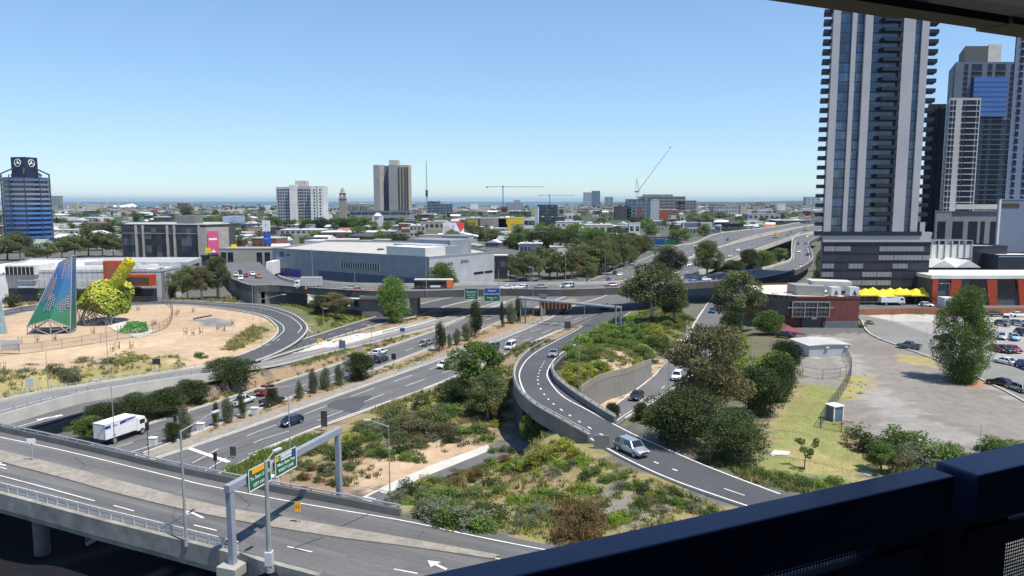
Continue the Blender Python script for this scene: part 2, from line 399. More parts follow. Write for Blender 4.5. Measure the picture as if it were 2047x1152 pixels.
CT=[(50,740,5),(200,740,4.5),(50,690,4.5),(200,690,4.2),(350,680,3.6),(480,690,2.8),(300,640,3.2),(100,640,3.4),(430,640,3),(20,650,3.6),(540,655,2.4),(0,780,5.3),(300,720,4),(50,605,3),(250,600,3),(400,595,2.5),(520,610,2),(600,600,1),(700,612,.5),(850,625,.3),(700,632,.5),(640,640,1.6),(650,665,1.2),(500,762,.5),(430,790,.2),(300,830,0),(200,850,0),(650,718,.3),(600,790,.05),(700,860,.2),(800,830,.4),(900,800,1),(980,760,1.5),(950,850,.5),(620,900,0),(560,930,0),(850,900,.4),(700,960,.5),(600,965,.5),(1000,840,0),(1015,790,.5),(1040,880,.2),(800,1005,4),(830,1045,6.4),(900,1000,4.5),(950,965,3.2),(1000,935,2.6),(1050,910,2),(1100,905,2.8),(1150,905,5),(1200,925,6.5),(1300,980,6.7),(1400,1015,6.8),(1000,1062,6.7),(1100,1040,6.6),(1100,980,5.6),(1200,1050,7),(1000,1000,5),(1300,1040,6.9),(1150,1090,7),(1130,745,6),(1150,740,5.6),(1200,700,4.5),(1250,660,2.6),(1200,760,4.8),(1290,728,4),(1320,700,3),(1340,660,2),(1280,640,1.6),(1150,775,5.6),(1180,775,5),(1240,752,4.4),(1200,812,1),(1240,780,1),(1330,720,1),(1180,800,1.4),(1400,765,1.4),(1450,720,2),(1500,780,2.5),(1400,850,3.2),(1300,850,2.6),(1330,900,6.2),(1450,935,6.4),(1560,955,6.6),(1640,965,6.4),(1560,880,4.2),(1620,850,3),(1600,780,2.5),(1700,850,2.8),(1750,930,3.4),(1650,720,2.5),(1900,800,2.5),(2047,860,2.5),(2047,790,2.5),(1800,700,2.5),(1900,650,2.7),(1750,620,3),(2000,620,3),(1650,660,2.5),(1500,650,1.5),(1480,600,1),(1850,900,3),(2000,930,3),(300,540,2),(700,545,2),(1000,560,1.5),(1100,550,2),(1500,530,1.5),(1550,500,1.5),(200,505,2),(0,500,2)]
cp=[W(*c) for c in CT]
cp+=[Vector(c) for c in((-50,50,0),(-30,42,0),(-24,50,0),(-75,70,0),(-95,88,0),(-60,20,0),(0,20,0),(-130,120,1),(-120,60,0),(0,56,6.6),(20,52,6.8),(40,60,6.9),(14,42,6.8),(60,60,5),(90,90,3),(-18,56,.6),(-24,58,0),(-20,52,0),(-14,50,.5),(-10,54,2),(-200,200,4),(-200,300,2),(220,200,3),(220,350,3))]
CX=np.array([p.x for p in cp]);CY=np.array([p.y for p in cp]);CZ=np.array([p.z for p in cp])
def _samp(parts):
 x=np.concatenate([p.C[:,0] for p in parts]);y=np.concatenate([p.C[:,1] for p in parts]);z=np.concatenate([p.C[:,2] for p in parts]);h=np.concatenate([p.hw for p in parts])
 return x,y,z,h
GX,GY,GZ,GH=_samp(g_parts)
EX,EY,EZ,EH=_samp(e_parts)
def hills(x,y):
 a=np.clip((y-6500)/5000,0,1);side=np.clip((x/np.maximum(y,1)-0.13)/0.12,0,1)
 return a*a*side*(22+14*np.sin(x/900.0)+9*np.sin(x/350.0+2))
def coast(x,y):
 lim=4300+np.clip(x-200,0,None)*7
 return np.clip((y-lim)/80,0,1)
def Tn(x,y):
 x=np.atleast_1d(np.asarray(x,float));y=np.atleast_1d(np.asarray(y,float));out=np.empty(len(x))
 for s in range(0,len(x),20000):
  xs=x[s:s+20000,None];ys=y[s:s+20000,None]
  w=1/((xs-CX)**2+(ys-CY)**2+6)**2
  z=(w*CZ).sum(1)/w.sum(1)
  xf=xs[:,0];yf=ys[:,0]
  k=np.clip((np.maximum(yf,np.abs(xf)*1.1)-370)/90,0,1);k=k*k*(3-2*k)
  z=z*(1-k)+1.0*k
  e=np.sqrt((xs-GX)**2+(ys-GY)**2)-GH
  j=e.argmin(1);em=e[np.arange(len(j)),j]
  t=np.clip((em-1.6)/6.0,0,1);t=t*t*(3-2*t)
  zr=GZ[j]-0.16
  z=zr*(1-t)+z*t
  lo=np.where(e<1.8,GZ-0.16,1e3).min(1)
  z=np.minimum(z,lo)
  e=np.sqrt((xs-EX)**2+(ys-EY)**2)-EH
  lo=np.where(e<0.3,EZ-1.8,1e3).min(1)
  z=np.minimum(z,lo)
  z=z+hills(xf,yf)-coast(xf,yf)*8
  out[s:s+20000]=z
 return out
def T(x,y):return float(Tn([x],[y])[0])
def GT(u,v,z0=2.0):return G(u,v,T,z0)
COLS=dict(city=(0.125,0.12,0.105),sand=(0.45,0.325,0.215),sand2=(0.50,0.37,0.24),dry=(0.30,0.26,0.12),lot=(0.225,0.20,0.175),lot2=(0.42,0.39,0.34),lot3=(0.31,0.295,0.275),lot4=(0.28,0.26,0.235),lawn=(0.225,0.23,0.085),lawn2=(0.32,0.27,0.115),mulch=(0.29,0.205,0.125),painted_shade=(0.012,0.012,0.015),green=(0.13,0.14,0.055),path=(0.55,0.5,0.42),grey=(0.2,0.2,0.2),rust=(0.42,0.2,0.09),far=(0.06,0.075,0.045),gum=(0.14,0.13,0.08),scrub=(0.25,0.215,0.10))
ZONES=[('sand',[(-400,840),(-400,640),(0,610),(150,600),(450,604),(620,650),(560,715),(410,740),(0,815)]),('sand2',[(-100,735),(60,700),(200,690),(300,690),(330,668),(420,655),(420,668),(330,690),(215,705),(60,730),(-100,752)]),('sand2',[(-60,700),(10,676),(60,650),(75,655),(20,690),(-60,720)]),('grey',[(388,638),(425,634),(470,650),(430,655),(400,648)]),('dry',[(-300,815),(-300,780),(60,752),(160,740),(260,722),(360,710),(360,735),(215,760),(60,785),(-20,800)]),('dry',[(440,700),(475,675),(510,650),(545,640),(556,660),(520,685),(470,700)]),('green',[(450,600),(530,600),(610,640),(640,690),(760,640),(800,600),(620,605),(520,575)]),('mulch',[(300,850),(420,790),(560,745),(760,690),(870,655),(920,640),(880,660),(760,700),(560,772),(330,845)]),('mulch',[(640,700),(760,665),(880,630),(880,615),(760,650),(640,690)]),('mulch',[(150,900),(260,830),(420,775),(540,750),(500,780),(330,850),(200,900)]),('mulch',[(240,940),(260,900),(500,822),(850,698),(1060,615),(1150,595),(1150,606),(995,682),(770,758),(640,805),(303,925)]),('mulch',[(400,990),(440,930),(600,872),(712,831),(887,763),(990,718),(1120,662),(1170,648),(1160,665),(1040,730),(1030,780),(1000,880),(960,905),(740,985),(660,1000),(500,990)]),('sand',[(700,985),(720,930),(800,880),(960,870),(975,895),(740,995)]),('green',[(430,960),(460,920),(560,885),(620,870),(600,900),(520,940),(480,970)]),('scrub',[(740,1010),(980,900),(1060,880),(1130,890),(1210,915),(1350,970),(1560,1060),(1400,1130),(1100,1100),(950,1060),(800,1040)]),('mulch',[(940,975),(1000,935),(1080,925),(1120,950),(1100,990),(1010,1000),(960,1010)]),('scrub',[(560,930),(640,880),(720,835),(890,768),(990,722),(1020,780),(1000,860),(860,868),(720,900),(640,945)]),('lot',[(1180,1000),(1260,970),(1350,1010),(1340,1050),(1200,1050)]),('green',[(1110,740),(1140,690),(1200,650),(1290,610),(1380,630),(1360,680),(1300,725),(1200,765),(1130,790)]),('sand',[(1190,720),(1260,712),(1290,728),(1230,745),(1195,738)]),('sand',[(1170,810),(1230,780),(1300,735),(1330,715),(1380,660),(1385,640),(1370,690),(1310,750),(1210,825)]),('gum',[(1210,860),(1290,800),(1385,757),(1425,715),(1455,640),(1490,620),(1600,690),(1610,760),(1560,830),(1500,930),(1420,925)]),('lot',[(1560,690),(1620,670),(1740,665),(1880,720),(2047,800),(2300,900),(2300,1000),(1900,1000),(1700,860),(1640,800),(1600,740)]),('lot3',[(1735,640),(1790,635),(1880,640),(2100,640),(2300,740),(2200,780),(2000,720),(1880,680)]),('lot4',[(1660,700),(1700,700),(1760,770),(1880,850),(2000,880),(1900,900),(1800,870),(1720,800)]),('lot2',[(1720,632),(1760,628),(1900,632),(2100,628),(2100,640),(1900,645),(1760,640)]),('lot3',[(1950,760),(1985,700),(2300,700),(2300,860),(2047,810)]),('lawn',[(1500,935),(1560,820),(1600,770),(1690,770),(1660,840),(1720,870),(1780,950),(1720,975),(1600,960)]),('lawn2',[(1560,900),(1640,905),(1760,945),(1720,965),(1600,945)]),('mulch',[(1500,880),(1540,830),(1590,765),(1615,740),(1600,775),(1555,840),(1520,900)]),('lot',[(1600,770),(1605,735),(1640,728),(1690,728),(1690,768),(1650,775)]),('lawn2',[(1690,760),(1730,745),(1740,770),(1700,800),(1680,790)]),('lawn2',[(1800,710),(1860,712),(1880,728),(1850,735),(1800,722)]),('rust',[(1930,762),(1985,768),(1960,778),(1935,776)]),('mulch',[(1690,870),(1720,875),(1790,925),(1770,935),(1700,900)]),('lot3',[(1590,690),(1620,675),(1690,672),(1700,682),(1610,720)]),]
def inpoly(px,py,poly):
 c=np.zeros(len(px),bool);n=len(poly)
 for i in range(n):
  x1,y1=poly[i];x2,y2=poly[(i+1)%n]
  k=((y1>py)!=(y2>py))&(px<(x2-x1)*(py-y1)/((y2-y1)+1e-12)+x1)
  c^=k
 return c
ZW=[(k,[tuple(GT(u,v)[:2]) for u,v in p]) for k,p in ZONES]
ZW.append(('painted_shade',[(-140,90),(-100,40),(-60,0),(0,0),(6,40),(2,54),(-8,57),(-22.5,61.5),(-36,66),(-50,73),(-100,97)]))  # shade under and beside the viaduct, put into the ground colour
ZW.append(('painted_shade',[(-100,120),(-65,96),(-38,84),(-16,73),(-16,66),(-38,67),(-100,96)]))
def axis(lo,hi,step,far_lo,far_hi):
 a=list(np.arange(lo,hi,step));s=step;x=a[-1]
 while x<far_hi:s*=1.12;x+=s;a.append(x)
 s=step;x=lo;b=[]
 while x>far_lo:s*=1.12;x-=s;b.append(x)
 return np.array(b[::-1]+a)
gx=axis(-175,190,1.3,-9000,16000);gy=axis(36,310,1.3,-60,17000)
XX,YY=np.meshgrid(gx,gy);fx=XX.ravel();fy=YY.ravel()
fz=Tn(fx,fy)
cc=np.tile(np.array(COLS['city']),(len(fx),1))
far=np.clip((fy-500)/800,0,1)[:,None];cc=cc*(1-far)+np.array(COLS['far'])*far
jx=fx+1.2*np.sin(fy*0.9+fx*0.3)+0.8*np.sin(fy*2.3-fx*1.1);jy=fy+1.2*np.sin(fx*0.8-fy*0.2)+0.8*np.sin(fx*1.9+fy*1.3)
near=(np.abs(fx)<260)&(fy<420)
for k,p in ZW:
 q=near&inpoly(jx,jy,p);cc[q]=COLS[k]
me=bpy.data.meshes.new('ground')
nx,ny=len(gx),len(gy)
me.vertices.add(nx*ny);me.vertices.foreach_set('co',np.stack([fx,fy,fz],1).ravel())
ii=(np.arange(ny-1)[:,None]*nx+np.arange(nx-1)[None]).ravel()
quads=np.stack([ii,ii+1,ii+nx+1,ii+nx],1)
def setfaces(me,quads,k=4):
 n=len(quads);me.loops.add(n*k);me.loops.foreach_set('vertex_index',quads.ravel().astype(np.int32))
 me.polygons.add(n);me.polygons.foreach_set('loop_start',(np.arange(n)*k).astype(np.int32));me.update(calc_edges=True)
setfaces(me,quads)
ca=me.color_attributes.new('cover','FLOAT_COLOR','POINT')
ca.data.foreach_set('color',np.concatenate([cc,np.ones((len(cc),1))],1).ravel())
me.polygons.foreach_set('use_smooth',[True]*len(me.polygons))
ground=new('ground',me);tag(ground,kind='structure')
m=bpy.data.materials.new('ground_cover');m.use_nodes=True;t=m.node_tree;b=t.nodes['Principled BSDF'];b.inputs['Roughness'].default_value=0.95;b.inputs['Specular IOR Level'].default_value=0.15
at=t.nodes.new('ShaderNodeAttribute');at.attribute_name='cover';g=t.nodes.new('ShaderNodeNewGeometry')
last=None
for sc,lo,hi in((0.05,0.86,1.14),(0.45,0.84,1.16),(3.0,0.86,1.14)):
 n=t.nodes.new('ShaderNodeTexNoise');n.inputs['Scale'].default_value=sc;n.inputs['Detail'].default_value=5;n.inputs['Roughness'].default_value=0.65
 t.links.new(g.outputs['Position'],n.inputs['Vector'])
 mr=t.nodes.new('ShaderNodeMapRange');mr.inputs[1].default_value=.3;mr.inputs[2].default_value=.7;mr.inputs[3].default_value=lo;mr.inputs[4].default_value=hi
 t.links.new(n.outputs['Fac'],mr.inputs[0])
 if last is None:last=mr.outputs[0]
 else:
  mm=t.nodes.new('ShaderNodeMath');mm.operation='MULTIPLY';t.links.new(last,mm.inputs[0]);t.links.new(mr.outputs[0],mm.inputs[1]);last=mm.outputs[0]
vm=t.nodes.new('ShaderNodeVectorMath');vm.operation='SCALE';t.links.new(at.outputs['Color'],vm.inputs[0]);t.links.new(last,vm.inputs['Scale']);t.links.new(vm.outputs[0],b.inputs['Base Color'])
me.materials.append(m)
sb=MB();sb.add([(-40000,4200,-2),(60000,4200,-2),(60000,55000,-2),(-40000,55000,-2)],[(0,1,2,3)])
sea=sb.build('sea',mat('sea_water',(0.065,0.13,0.165),0.5,var=0.1,scale=0.002));tag(sea,kind='structure')
# ================================================================== road objects
def roadobj(name,r,m,thick=0,mside=None):
 o=r.surface(name,m,thick,None,mside)
 tag(o,kind='structure');return o
def tagroad(o):return o
o_f1=roadobj('freeway_carriageway',f1,M_ASF,0)
b=MB()
mark(b,f1,[(303,921),(387,894),(500,855),(640,805),(770,759),(900,713),(995,682),(1087,643),(1150,611),(1200,595)],0.16)
mark(b,f1,[(497,909),(600,868),(672,843),(712,829)],0.16)
mark(b,f1,[(712,829),(887,761),(985,717),(1060,685),(1117,660)],0.16)
mark(b,f1,[(385,926),(476,879),(600,832),(702,793),(813,754),(905,722),(985,690),(1083,656),(1160,624),(1230,592)],0.13,(7,5))
mark(b,f1,[(400,948),(507,886),(600,855),(693,818),(768,788),(834,764),(930,730),(1010,698),(1105,658),(1200,618),(1262,590)],0.13,(7,5))
b.build('lane_marking',M_LINE,o_f1)
b=MB();mark(b,f1,[(378,896),(400,904),(458,924)],0.7,z=0.03);b.build('stop_line',M_LINE,o_f1)
b=MB();A=[f1.g(u,v) for u,v in((648,812),(672,800),(745,790),(712,828))]
b.add([p+Vector((0,0,0.012)) for p in A],[(0,3,2,1)]);b.build('resurfaced_patch',M_ASPH2,o_f1)
for q in(((520,885),(560,868),(572,873),(530,892)),((840,740),(900,718),(915,724),(860,745)),((980,705),(1040,680),(1050,684),(992,710))):
 A=[f1.g(u,v)+Vector((0,0,.012)) for u,v in q];b=MB();b.add(A,[(0,3,2,1)]);b.build('resurfaced_patch',M_ASPH,o_f1)
o_f2=roadobj('freeway_outbound_carriageway',f2,M_ASF,0)
b=MB()
mark(b,f2,[(295,850),(362,828),(550,768),(640,741),(745,705),(870,662),(930,636)],0.16)
mark(b,f2,[(262,904),(397,861),(500,821),(640,773),(732,743),(850,698),(925,668),(1000,642)],0.16)
mark(b,f2,[(228,896),(330,865),(440,829),(560,786),(690,742),(790,709),(870,680),(960,645),(1060,605)],0.13,(4,5))
b.build('lane_marking',M_LINE,o_f2)
o_l=roadobj('exit_road',rL,M_ASPH3,0,M_CONC)
b=MB();mark(b,rL,[(0,822),(203,777),(406,746),(500,733),(640,702),(870,645)],0.14);b.build('lane_marking',M_LINE,o_l)
o_loop=roadobj('loop_road',loop,M_ASPH2,0)
b=MB()
mark(b,loop,[(0,626),(150,606),(250,605),(350,603),(450,609),(525,616),(575,631),(602,652),(596,666)],0.16)
mark(b,loop,[(0,634),(150,613),(250,610),(350,608),(450,615),(518,627),(556,643),(568,660),(545,682)],0.16)
mark(b,loop,[(560,678),(530,692),(490,704)],0.13,(3,3));b.build('lane_marking',M_LINE,o_loop)
o_x=roadobj('side_exit_road',rX,M_ASPH2,0)
b=MB();mark(b,rX,[(520,713),(600,685),(680,663),(740,645),(830,622)],0.12,(3,5));b.build('lane_marking',M_LINE,o_x)
o_e=roadobj('lower_exit_road',rE,M_ASPH,0)
b=MB();mark(b,rE,[(20,858),(90,838),(160,815)],0.2,(8,5));mark(b,rE,[(75,840),(125,830)],0.9);b.build('lane_marking',M_LINE,o_e)
o_d=roadobj('slip_road',rD,M_ASPH,0)
b=MB()
mark(b,rD,[(1320,742),(1355,703),(1378,668),(1394,640),(1412,612)],0.14)
mark(b,rD,[(1210,858),(1262,822),(1326,788),(1375,755),(1415,716),(1443,676)],0.14)
mark(b,rD,[(1230,835),(1300,790),(1315,784),(1360,740),(1400,690),(1420,650)],0.13,(3,7));b.build('lane_marking',M_LINE,o_d)
o_s=roadobj('street',rS,M_ASPH3,0)
o_t=roadobj('cross_street',rT,M_ASPH,0)
def patch(name,px,m,dz=0.05,zf=T,kind='structure',parent=None):
 P=[G(u,v,zf) for u,v in px]
 b=MB();me2=bmesh.new();vv=[me2.verts.new((p.x,p.y,0)) for p in P];f=me2.faces.new(vv)
 bmesh.ops.triangulate(me2,faces=[f]);
 for _ in range(3):bmesh.ops.subdivide_edges(me2,edges=[e for e in me2.edges if e.calc_length()>2.5],cuts=1)
 co=np.array([v.co[:] for v in me2.verts]);
 zz=[zf(c[0],c[1]) for c in co]
 for v,z in zip(me2.verts,zz):v.co.z=z+dz
 me3=bpy.data.meshes.new(name);me2.to_mesh(me3);me2.free();me3.materials.append(m)
 o=new(name,me3,parent);
 if parent is None:tag(o,kind=kind)
 return o
patch('paved_island',[(560,712),(600,700),(655,682),(700,672),(745,666),(800,653),(870,636),(872,641),(760,671),(675,695),(600,712)],M_PALE,0.2)
patch('concrete_pad',[(566,586),(600,592),(700,610),(760,622),(750,628),(690,618),(600,604),(568,597)],M_PALE,0.1)
patch('footpath',[(718,1000),(770,974),(860,934),(975,892),(984,902),(870,948),(800,978),(742,1006)],M_PALE,0.2)
patch('concrete_pad',[(200,641),(235,640),(253,642),(237,664),(228,660)],M_PALE,0.12)
patch('concrete_pad',[(258,668),(290,656),(312,662),(300,670),(275,677),(262,673)],M_PALE,0.12)
patch('concrete_pad',[(1538,908),(1548,900),(1582,904),(1576,911),(1560,910),(1545,914)],M_PALE,0.06)
patch('concrete_pad',[(1714,946),(1735,943),(1748,948),(1722,953)],M_PALE,0.06)
kb=MB()
for r,side in((f1,'L'),(f1,'R'),(f2,'L'),(f2,'R'),(rL,'L'),(rL,'R'),(loop,'L'),(loop,'R'),(rX,'L'),(rX,'R'),(rD,'L'),(rD,'R'),(rS,'R')):
 pts=(r.L if side=='L' else r.Rr)
 if r in(f1,):pts=pts[:iF]
 if r in(f2,):pts=pts[:iF2]
 if r is f1 and side=='R':pts=pts[:nearest_i(f1,1130,655,'R')]
 if r is rL:pts=pts[iL:]
 if r is rD:pts=pts[:nearest_i(rD,1180,838)]
 sgn=1 if side=='L' else-1
 rail_strip(kb,offs(pts,sgn*0.25)[::2],0.32,-0.2,0.1)
kerb=kb.build('kerb',M_PALE);tag(kerb,kind='structure')
tb=MB()
A=px_line(f1,[(300,918),(387,890),(500,851),(640,801),(770,755),(900,709),(995,678),(1087,639),(1150,607)],2,0.0);B2=[G(u,v,T) for u,v in((262,914),(380,878),(500,838),(640,790),(770,746),(900,702),(995,670),(1087,633),(1145,604))]
B2=[Vector(p) for p in catmull([tuple(p) for p in B2],2)]
n=min(len(A),len(B2));A=[A[int(i*(len(A)-1)/99)] for i in range(100)];B2=[B2[int(i*(len(B2)-1)/99)] for i in range(100)]
tb.add([p+Vector((0,0,-.03)) for p in A]+[Vector((p.x,p.y,0.02)) for p in B2],[(i,i+1,101+i,100+i) for i in range(99)])
o=tb.build('median_strip',M_MEDIAN);tag(o,kind='structure')
# ================================================================== VIADUCT A (foreground)
va=thing('viaduct','concrete road viaduct crossing the bottom left corner with two carriageways and a tan median','viaduct')
viaA.surface('deck',M_ASV,1.3,va,M_CONC)
b=MB()
mark(b,viaA,[(0,874),(140,904),(362,958),(400,968),(587,1004),(800,1040),(931,1068),(1040,1090),(1110,1103)],0.15)
mark(b,viaA,[(0,951),(95,976),(190,1002)],0.13)
for q in([(0,934),(14,938)],[(228,1011),(268,1022)],[(388,1050),(434,1061)],[(575,1093),(625,1104)],[(788,1138),(835,1147)],[(655,1050),(780,1078),(900,1099),(1000,1118)]):mark(b,viaA,q,0.13)
b.build('lane_marking',M_LINE,va)
def arrow(road,u0,v0,u1,v1,parent,turn=0):
 a=road.g(u0,v0);c=road.g(u1,v1);d=(c-a);L=d.length;d.normalize();s=Vector((-d.y,d.x,0));up=Vector((0,0,.025))
 b=MB();b.add([a+s*.12+up,a-s*.12+up,a-s*.12+d*(L*.55)+up,a+s*.12+d*(L*.55)+up],[(3,2,1,0)])
 h=a+d*(L*.55);b.add([h+s*.55+up,h-s*.55+up,a+d*L+up],[(0,1,2)])
 b.build('arrow_marking',M_LINE,parent)
arrow(viaA,407,1036,368,1018,va);arrow(viaA,893,1139,855,1121,va);arrow(viaA,12,931,-14,925,va)
mb=MB()
ma=px_line(viaA,[(0,901),(140,936),(281,973),(437,1013),(650,1050),(837,1082),(1000,1112)],2)
mc=px_line(viaA,[(0,924),(125,957),(250,992),(437,1035),(650,1072),(837,1097),(985,1119)],2)
ma=[ma[int(i*(len(ma)-1)/79)] for i in range(80)];mc=[mc[int(i*(len(mc)-1)/79)] for i in range(80)]
d0=Vector((0,0,.12));d1=Vector((0,0,.0))
mb.add([p+d0 for p in ma]+[p+d0 for p in mc],[(i,i+1,81+i,80+i) for i in range(79)]);mb.add([p+d1 for p in mc]+[p+d0 for p in mc],[(i,i+1,81+i,80+i) for i in range(79)])
mb.build('median',M_MEDIAN,va)
for q in([(742,1026),(700,1045),(676,1056)],[(648,1074),(620,1084),(590,1095)],[(588,1096),(610,1103)]):
 jb=MB();mark(jb,viaA,q,0.09,z=.03);jb.build('joint',M_DARK,va)
for q in(((520,1030),(590,1046),(560,1058),(488,1040)),((250,962),(300,975),(288,980),(236,966)),((700,1100),(820,1128),(805,1140),(690,1112)),((60,960),(150,985),(140,992),(52,967))):
 A=[viaA.g(u,v)+Vector((0,0,.012)) for u,v in q];b=MB();b.add(A,[(0,3,2,1)]);b.build('resurfaced_patch',M_ASPH,va)
for q in([(330,1000),(352,1018),(345,1035),(372,1052)],[(150,915),(170,930),(160,940)],[(470,985),(500,1010),(490,1022)],[(850,1060),(830,1085),(850,1098)]):
 b=MB();mark(b,viaA,q,.06,z=.02);b.build('crack_seal',M_DARK,va)
farP=px_line(viaA,[(-40,854),(0,863),(156,897),(312,935),(456,966),(640,1001),(722,1017),(801,1033)],2)
first=viaA.L[:nearest_i(viaA,-40,854)]
farP=[p.copy() for p in first]+farP
pb=MB();rail_strip(pb,offs(farP,0.1),0.35,-1.35,0.72);pb.build('parapet_wall',M_CONC_D,va)
rb=MB();rail_strip(rb,offs(farP,0.1),0.14,0.98,1.10);rb.build('parapet_rail',M_STEEL,va)
pm=MB();pm.box(-.06,.06,-.1,.1,0,.3);pm=meshdata(pm.build('post',M_STEEL))
for p,d in walk(offs(farP,.1),2.5)[:60]:
 o=new('post',pm,va);o.location=p+Vector((0,0,.7));o.rotation_euler=(0,0,math.atan2(d.y,d.x))
nearP=px_line(viaA,[(-60,972),(0,987),(95,1012),(200,1040),(320,1070),(437,1100),(500,1116),(545,1128),(640,1153)],1.5)
first=viaA.Rr[:nearest_i(viaA,-60,972,'R')]
nearP=[p.copy() for p in first]+nearP
rb=MB()
for z,w,h in((.95,.1,.09),(.62,.05,.08),(.34,.05,.08)):rail_strip(rb,offs(nearP[:-5],.25),w,z,z+h)
rb.build('railing',mat('pale_grey_rail',(.55,.54,.5),.6,var=.1),va)
fb=MB();rail_strip(fb,nearP,0.5,-1.45,0.18);rail_strip(fb,offs(nearP,.7),1.2,-2.1,-1.25);fb.build('girder',mat('stained_concrete',(.27,.255,.22),.85,var=.28,scale=.5,fine=.12,fscale=1.6),va)
pm2=MB();pm2.box(-.09,.09,-.07,.07,0,.86);pm2=meshdata(pm2.build('railing_post',MATS['pale_grey_rail']))
for p,d in walk(offs(nearP[:-5],.25),1.5)[-60:]:
 o=new('railing_post',pm2,va);o.location=p+Vector((0,0,.15));o.rotation_euler=(0,0,math.atan2(d.y,d.x))
for(u,v) in((40,990),(-90,960)):
 p=viaA.g(u,v);b=MB();b.tube((p.x+.4,p.y+2.2,-1),(p.x+.4,p.y+2.2,5),.75,.75,14);M_=Matrix.Translation((p.x+.4,p.y+2.2,0))@Matrix.Rotation(R(64),4,'Z');b.box(-1.4,9,-.9,.9,4.6,5.75,None,M_);b.build('pier',M_CONC_D,va)
# ================================================================== OVERPASS B
ob=thing('overpass','long dark curving concrete overpass crossing the freeway in front of the big grey showroom','overpass')
bB.surface('deck',M_ASPH,1.1,ob,M_CONC_D)
b=MB();q=nearest_i(bB,460,562,'R')
mark(b,bB,[(620,573),(760,577),(875,578),(1000,575),(1125,575),(1255,571),(1363,562),(1460,556),(1560,536)],.14,(3,6))
mark(b,bB,[(1587,519),(1588,500),(1591,480)],.14);mark(b,bB,[(1619,519),(1616,500),(1612,487)],.14);mark(b,bB,[(1604,519),(1603,500),(1601,482)],.12,(4,8));b.build('lane_marking',M_LINE,ob)
nr=[p for p in bB.Rr[q:]];fr_=[p for p in bB.L[q:]]
b=MB();rail_strip(b,nr[::2],.5,-1.7,.55);b.build('parapet_wall',mat('dark_parapet_concrete',(.085,.083,.08),.9,var=.2,scale=.3),ob)  # parapet in one even tone, darker than the deck sides
b=MB();rail_strip(b,nr[::2],.12,.85,.98);b.build('parapet_rail',M_STEEL,ob)
b=MB();rail_strip(b,nr[::2],.62,.5,.62);b.build('parapet_coping',M_CONC,ob)
b=MB();rail_strip(b,fr_[::2],.4,-1.2,.95);b.build('parapet_wall',M_PALE,ob)
pm3=MB();pm3.box(-.06,.06,-.06,.06,0,.4);pm3=meshdata(pm3.build('post',M_STEEL))
for p,d in walk(nr,4.0)[:90]:
 o=new('post',pm3,ob);o.location=p+Vector((0,0,.5))
b=MB()
qa=nearest_i(bB,450,552,'R');qb=nearest_i(bB,530,573,'R')
w=bB.Rr[qa:qb];n=len(w);b.add([p+Vector((0,0,-.4)) for p in w]+[Vector((p.x,p.y,-1)) for p in w],[(i,i+1,n+i+1,n+i) for i in range(n-1)])
w2=bB.L[qa:qb];b.add([p+Vector((0,0,-.4)) for p in w2]+[Vector((p.x,p.y,-1)) for p in w2],[(i,i+1,n+i+1,n+i) for i in range(n-1)])
e0,e1=bB.Rr[qb],bB.L[qb];b.add([e0,e1,Vector((e1.x,e1.y,-1)),Vector((e0.x,e0.y,-1))],[(0,1,2,3)])
b.build('abutment_wall',M_CONC_D,ob)
for u,v,wid in((750,585,6.5),(830,584,2.2),(1085,582,1.6),(1310,573,2.2),(1180,580,.01),(1480,563,2)):
 if wid<.1:continue
 p=bB.g(u,v-4);z=T(p.x,p.y);b=MB();b.box(p.x-wid/2,p.x+wid/2,p.y-5,p.y+4.5,z-1,7);b.box(p.x-wid/2-.5,p.x+wid/2+.5,p.y-6,p.y+6,6,6.95);b.build('pier',M_CONC_D,ob)
for nm,r,i0,lab in(('f',f1,iF,'elevated inbound freeway bridge rising to the right behind the gum trees'),('g',f2,iF2,'elevated outbound freeway bridge running away past the billboards')):
 e=cut(r,max(i0-1,0),len(r.L));t_=thing('freeway_bridge',lab,'bridge')
 b=MB()
 n=len(e.L)
 for side in(e.L,e.Rr):
  rail_strip(b,side[::2],.4,-1.8,.8)
 vs=[p+Vector((0,0,-.05)) for p in e.L]+[p+Vector((0,0,-.05)) for p in e.Rr]
 lo=[p+Vector((0,0,-1.6)) for p in e.L]+[p+Vector((0,0,-1.6)) for p in e.Rr]
 b.add(lo,[(i,i+1,n+i+1,n+i) for i in range(n-1)])
 b.build('girder',M_PALE,t_)
 for p,d in walk([a.lerp(c,.5) for a,c in zip(e.L,e.Rr)],34)[1:]:
  k=MB();k.tube((p.x,p.y,-1),(p.x,p.y,p.z-1.5),1.1,1.1,10);k.build('pier',M_CONC_D,t_)
b=MB()
mid=[a.lerp(c,.5) for a,c in zip(f1.L,f1.Rr)]
for fr0 in(.33,.66):
 seg=[a.lerp(c,fr0)+Vector((0,0,.03)) for a,c in zip(f1.L,f1.Rr)][nearest_i(f1,1290,560):]
 for k in range(0,len(seg)-3,6):_flat(b,seg[k:k+3],.16)
 seg=[a.lerp(c,fr0)+Vector((0,0,.03)) for a,c in zip(f2.L,f2.Rr)][nearest_i(f2,1090,580):]
 for k in range(0,len(seg)-3,6):_flat(b,seg[k:k+3],.16)
b.build('lane_marking',M_LINE,o_f1)
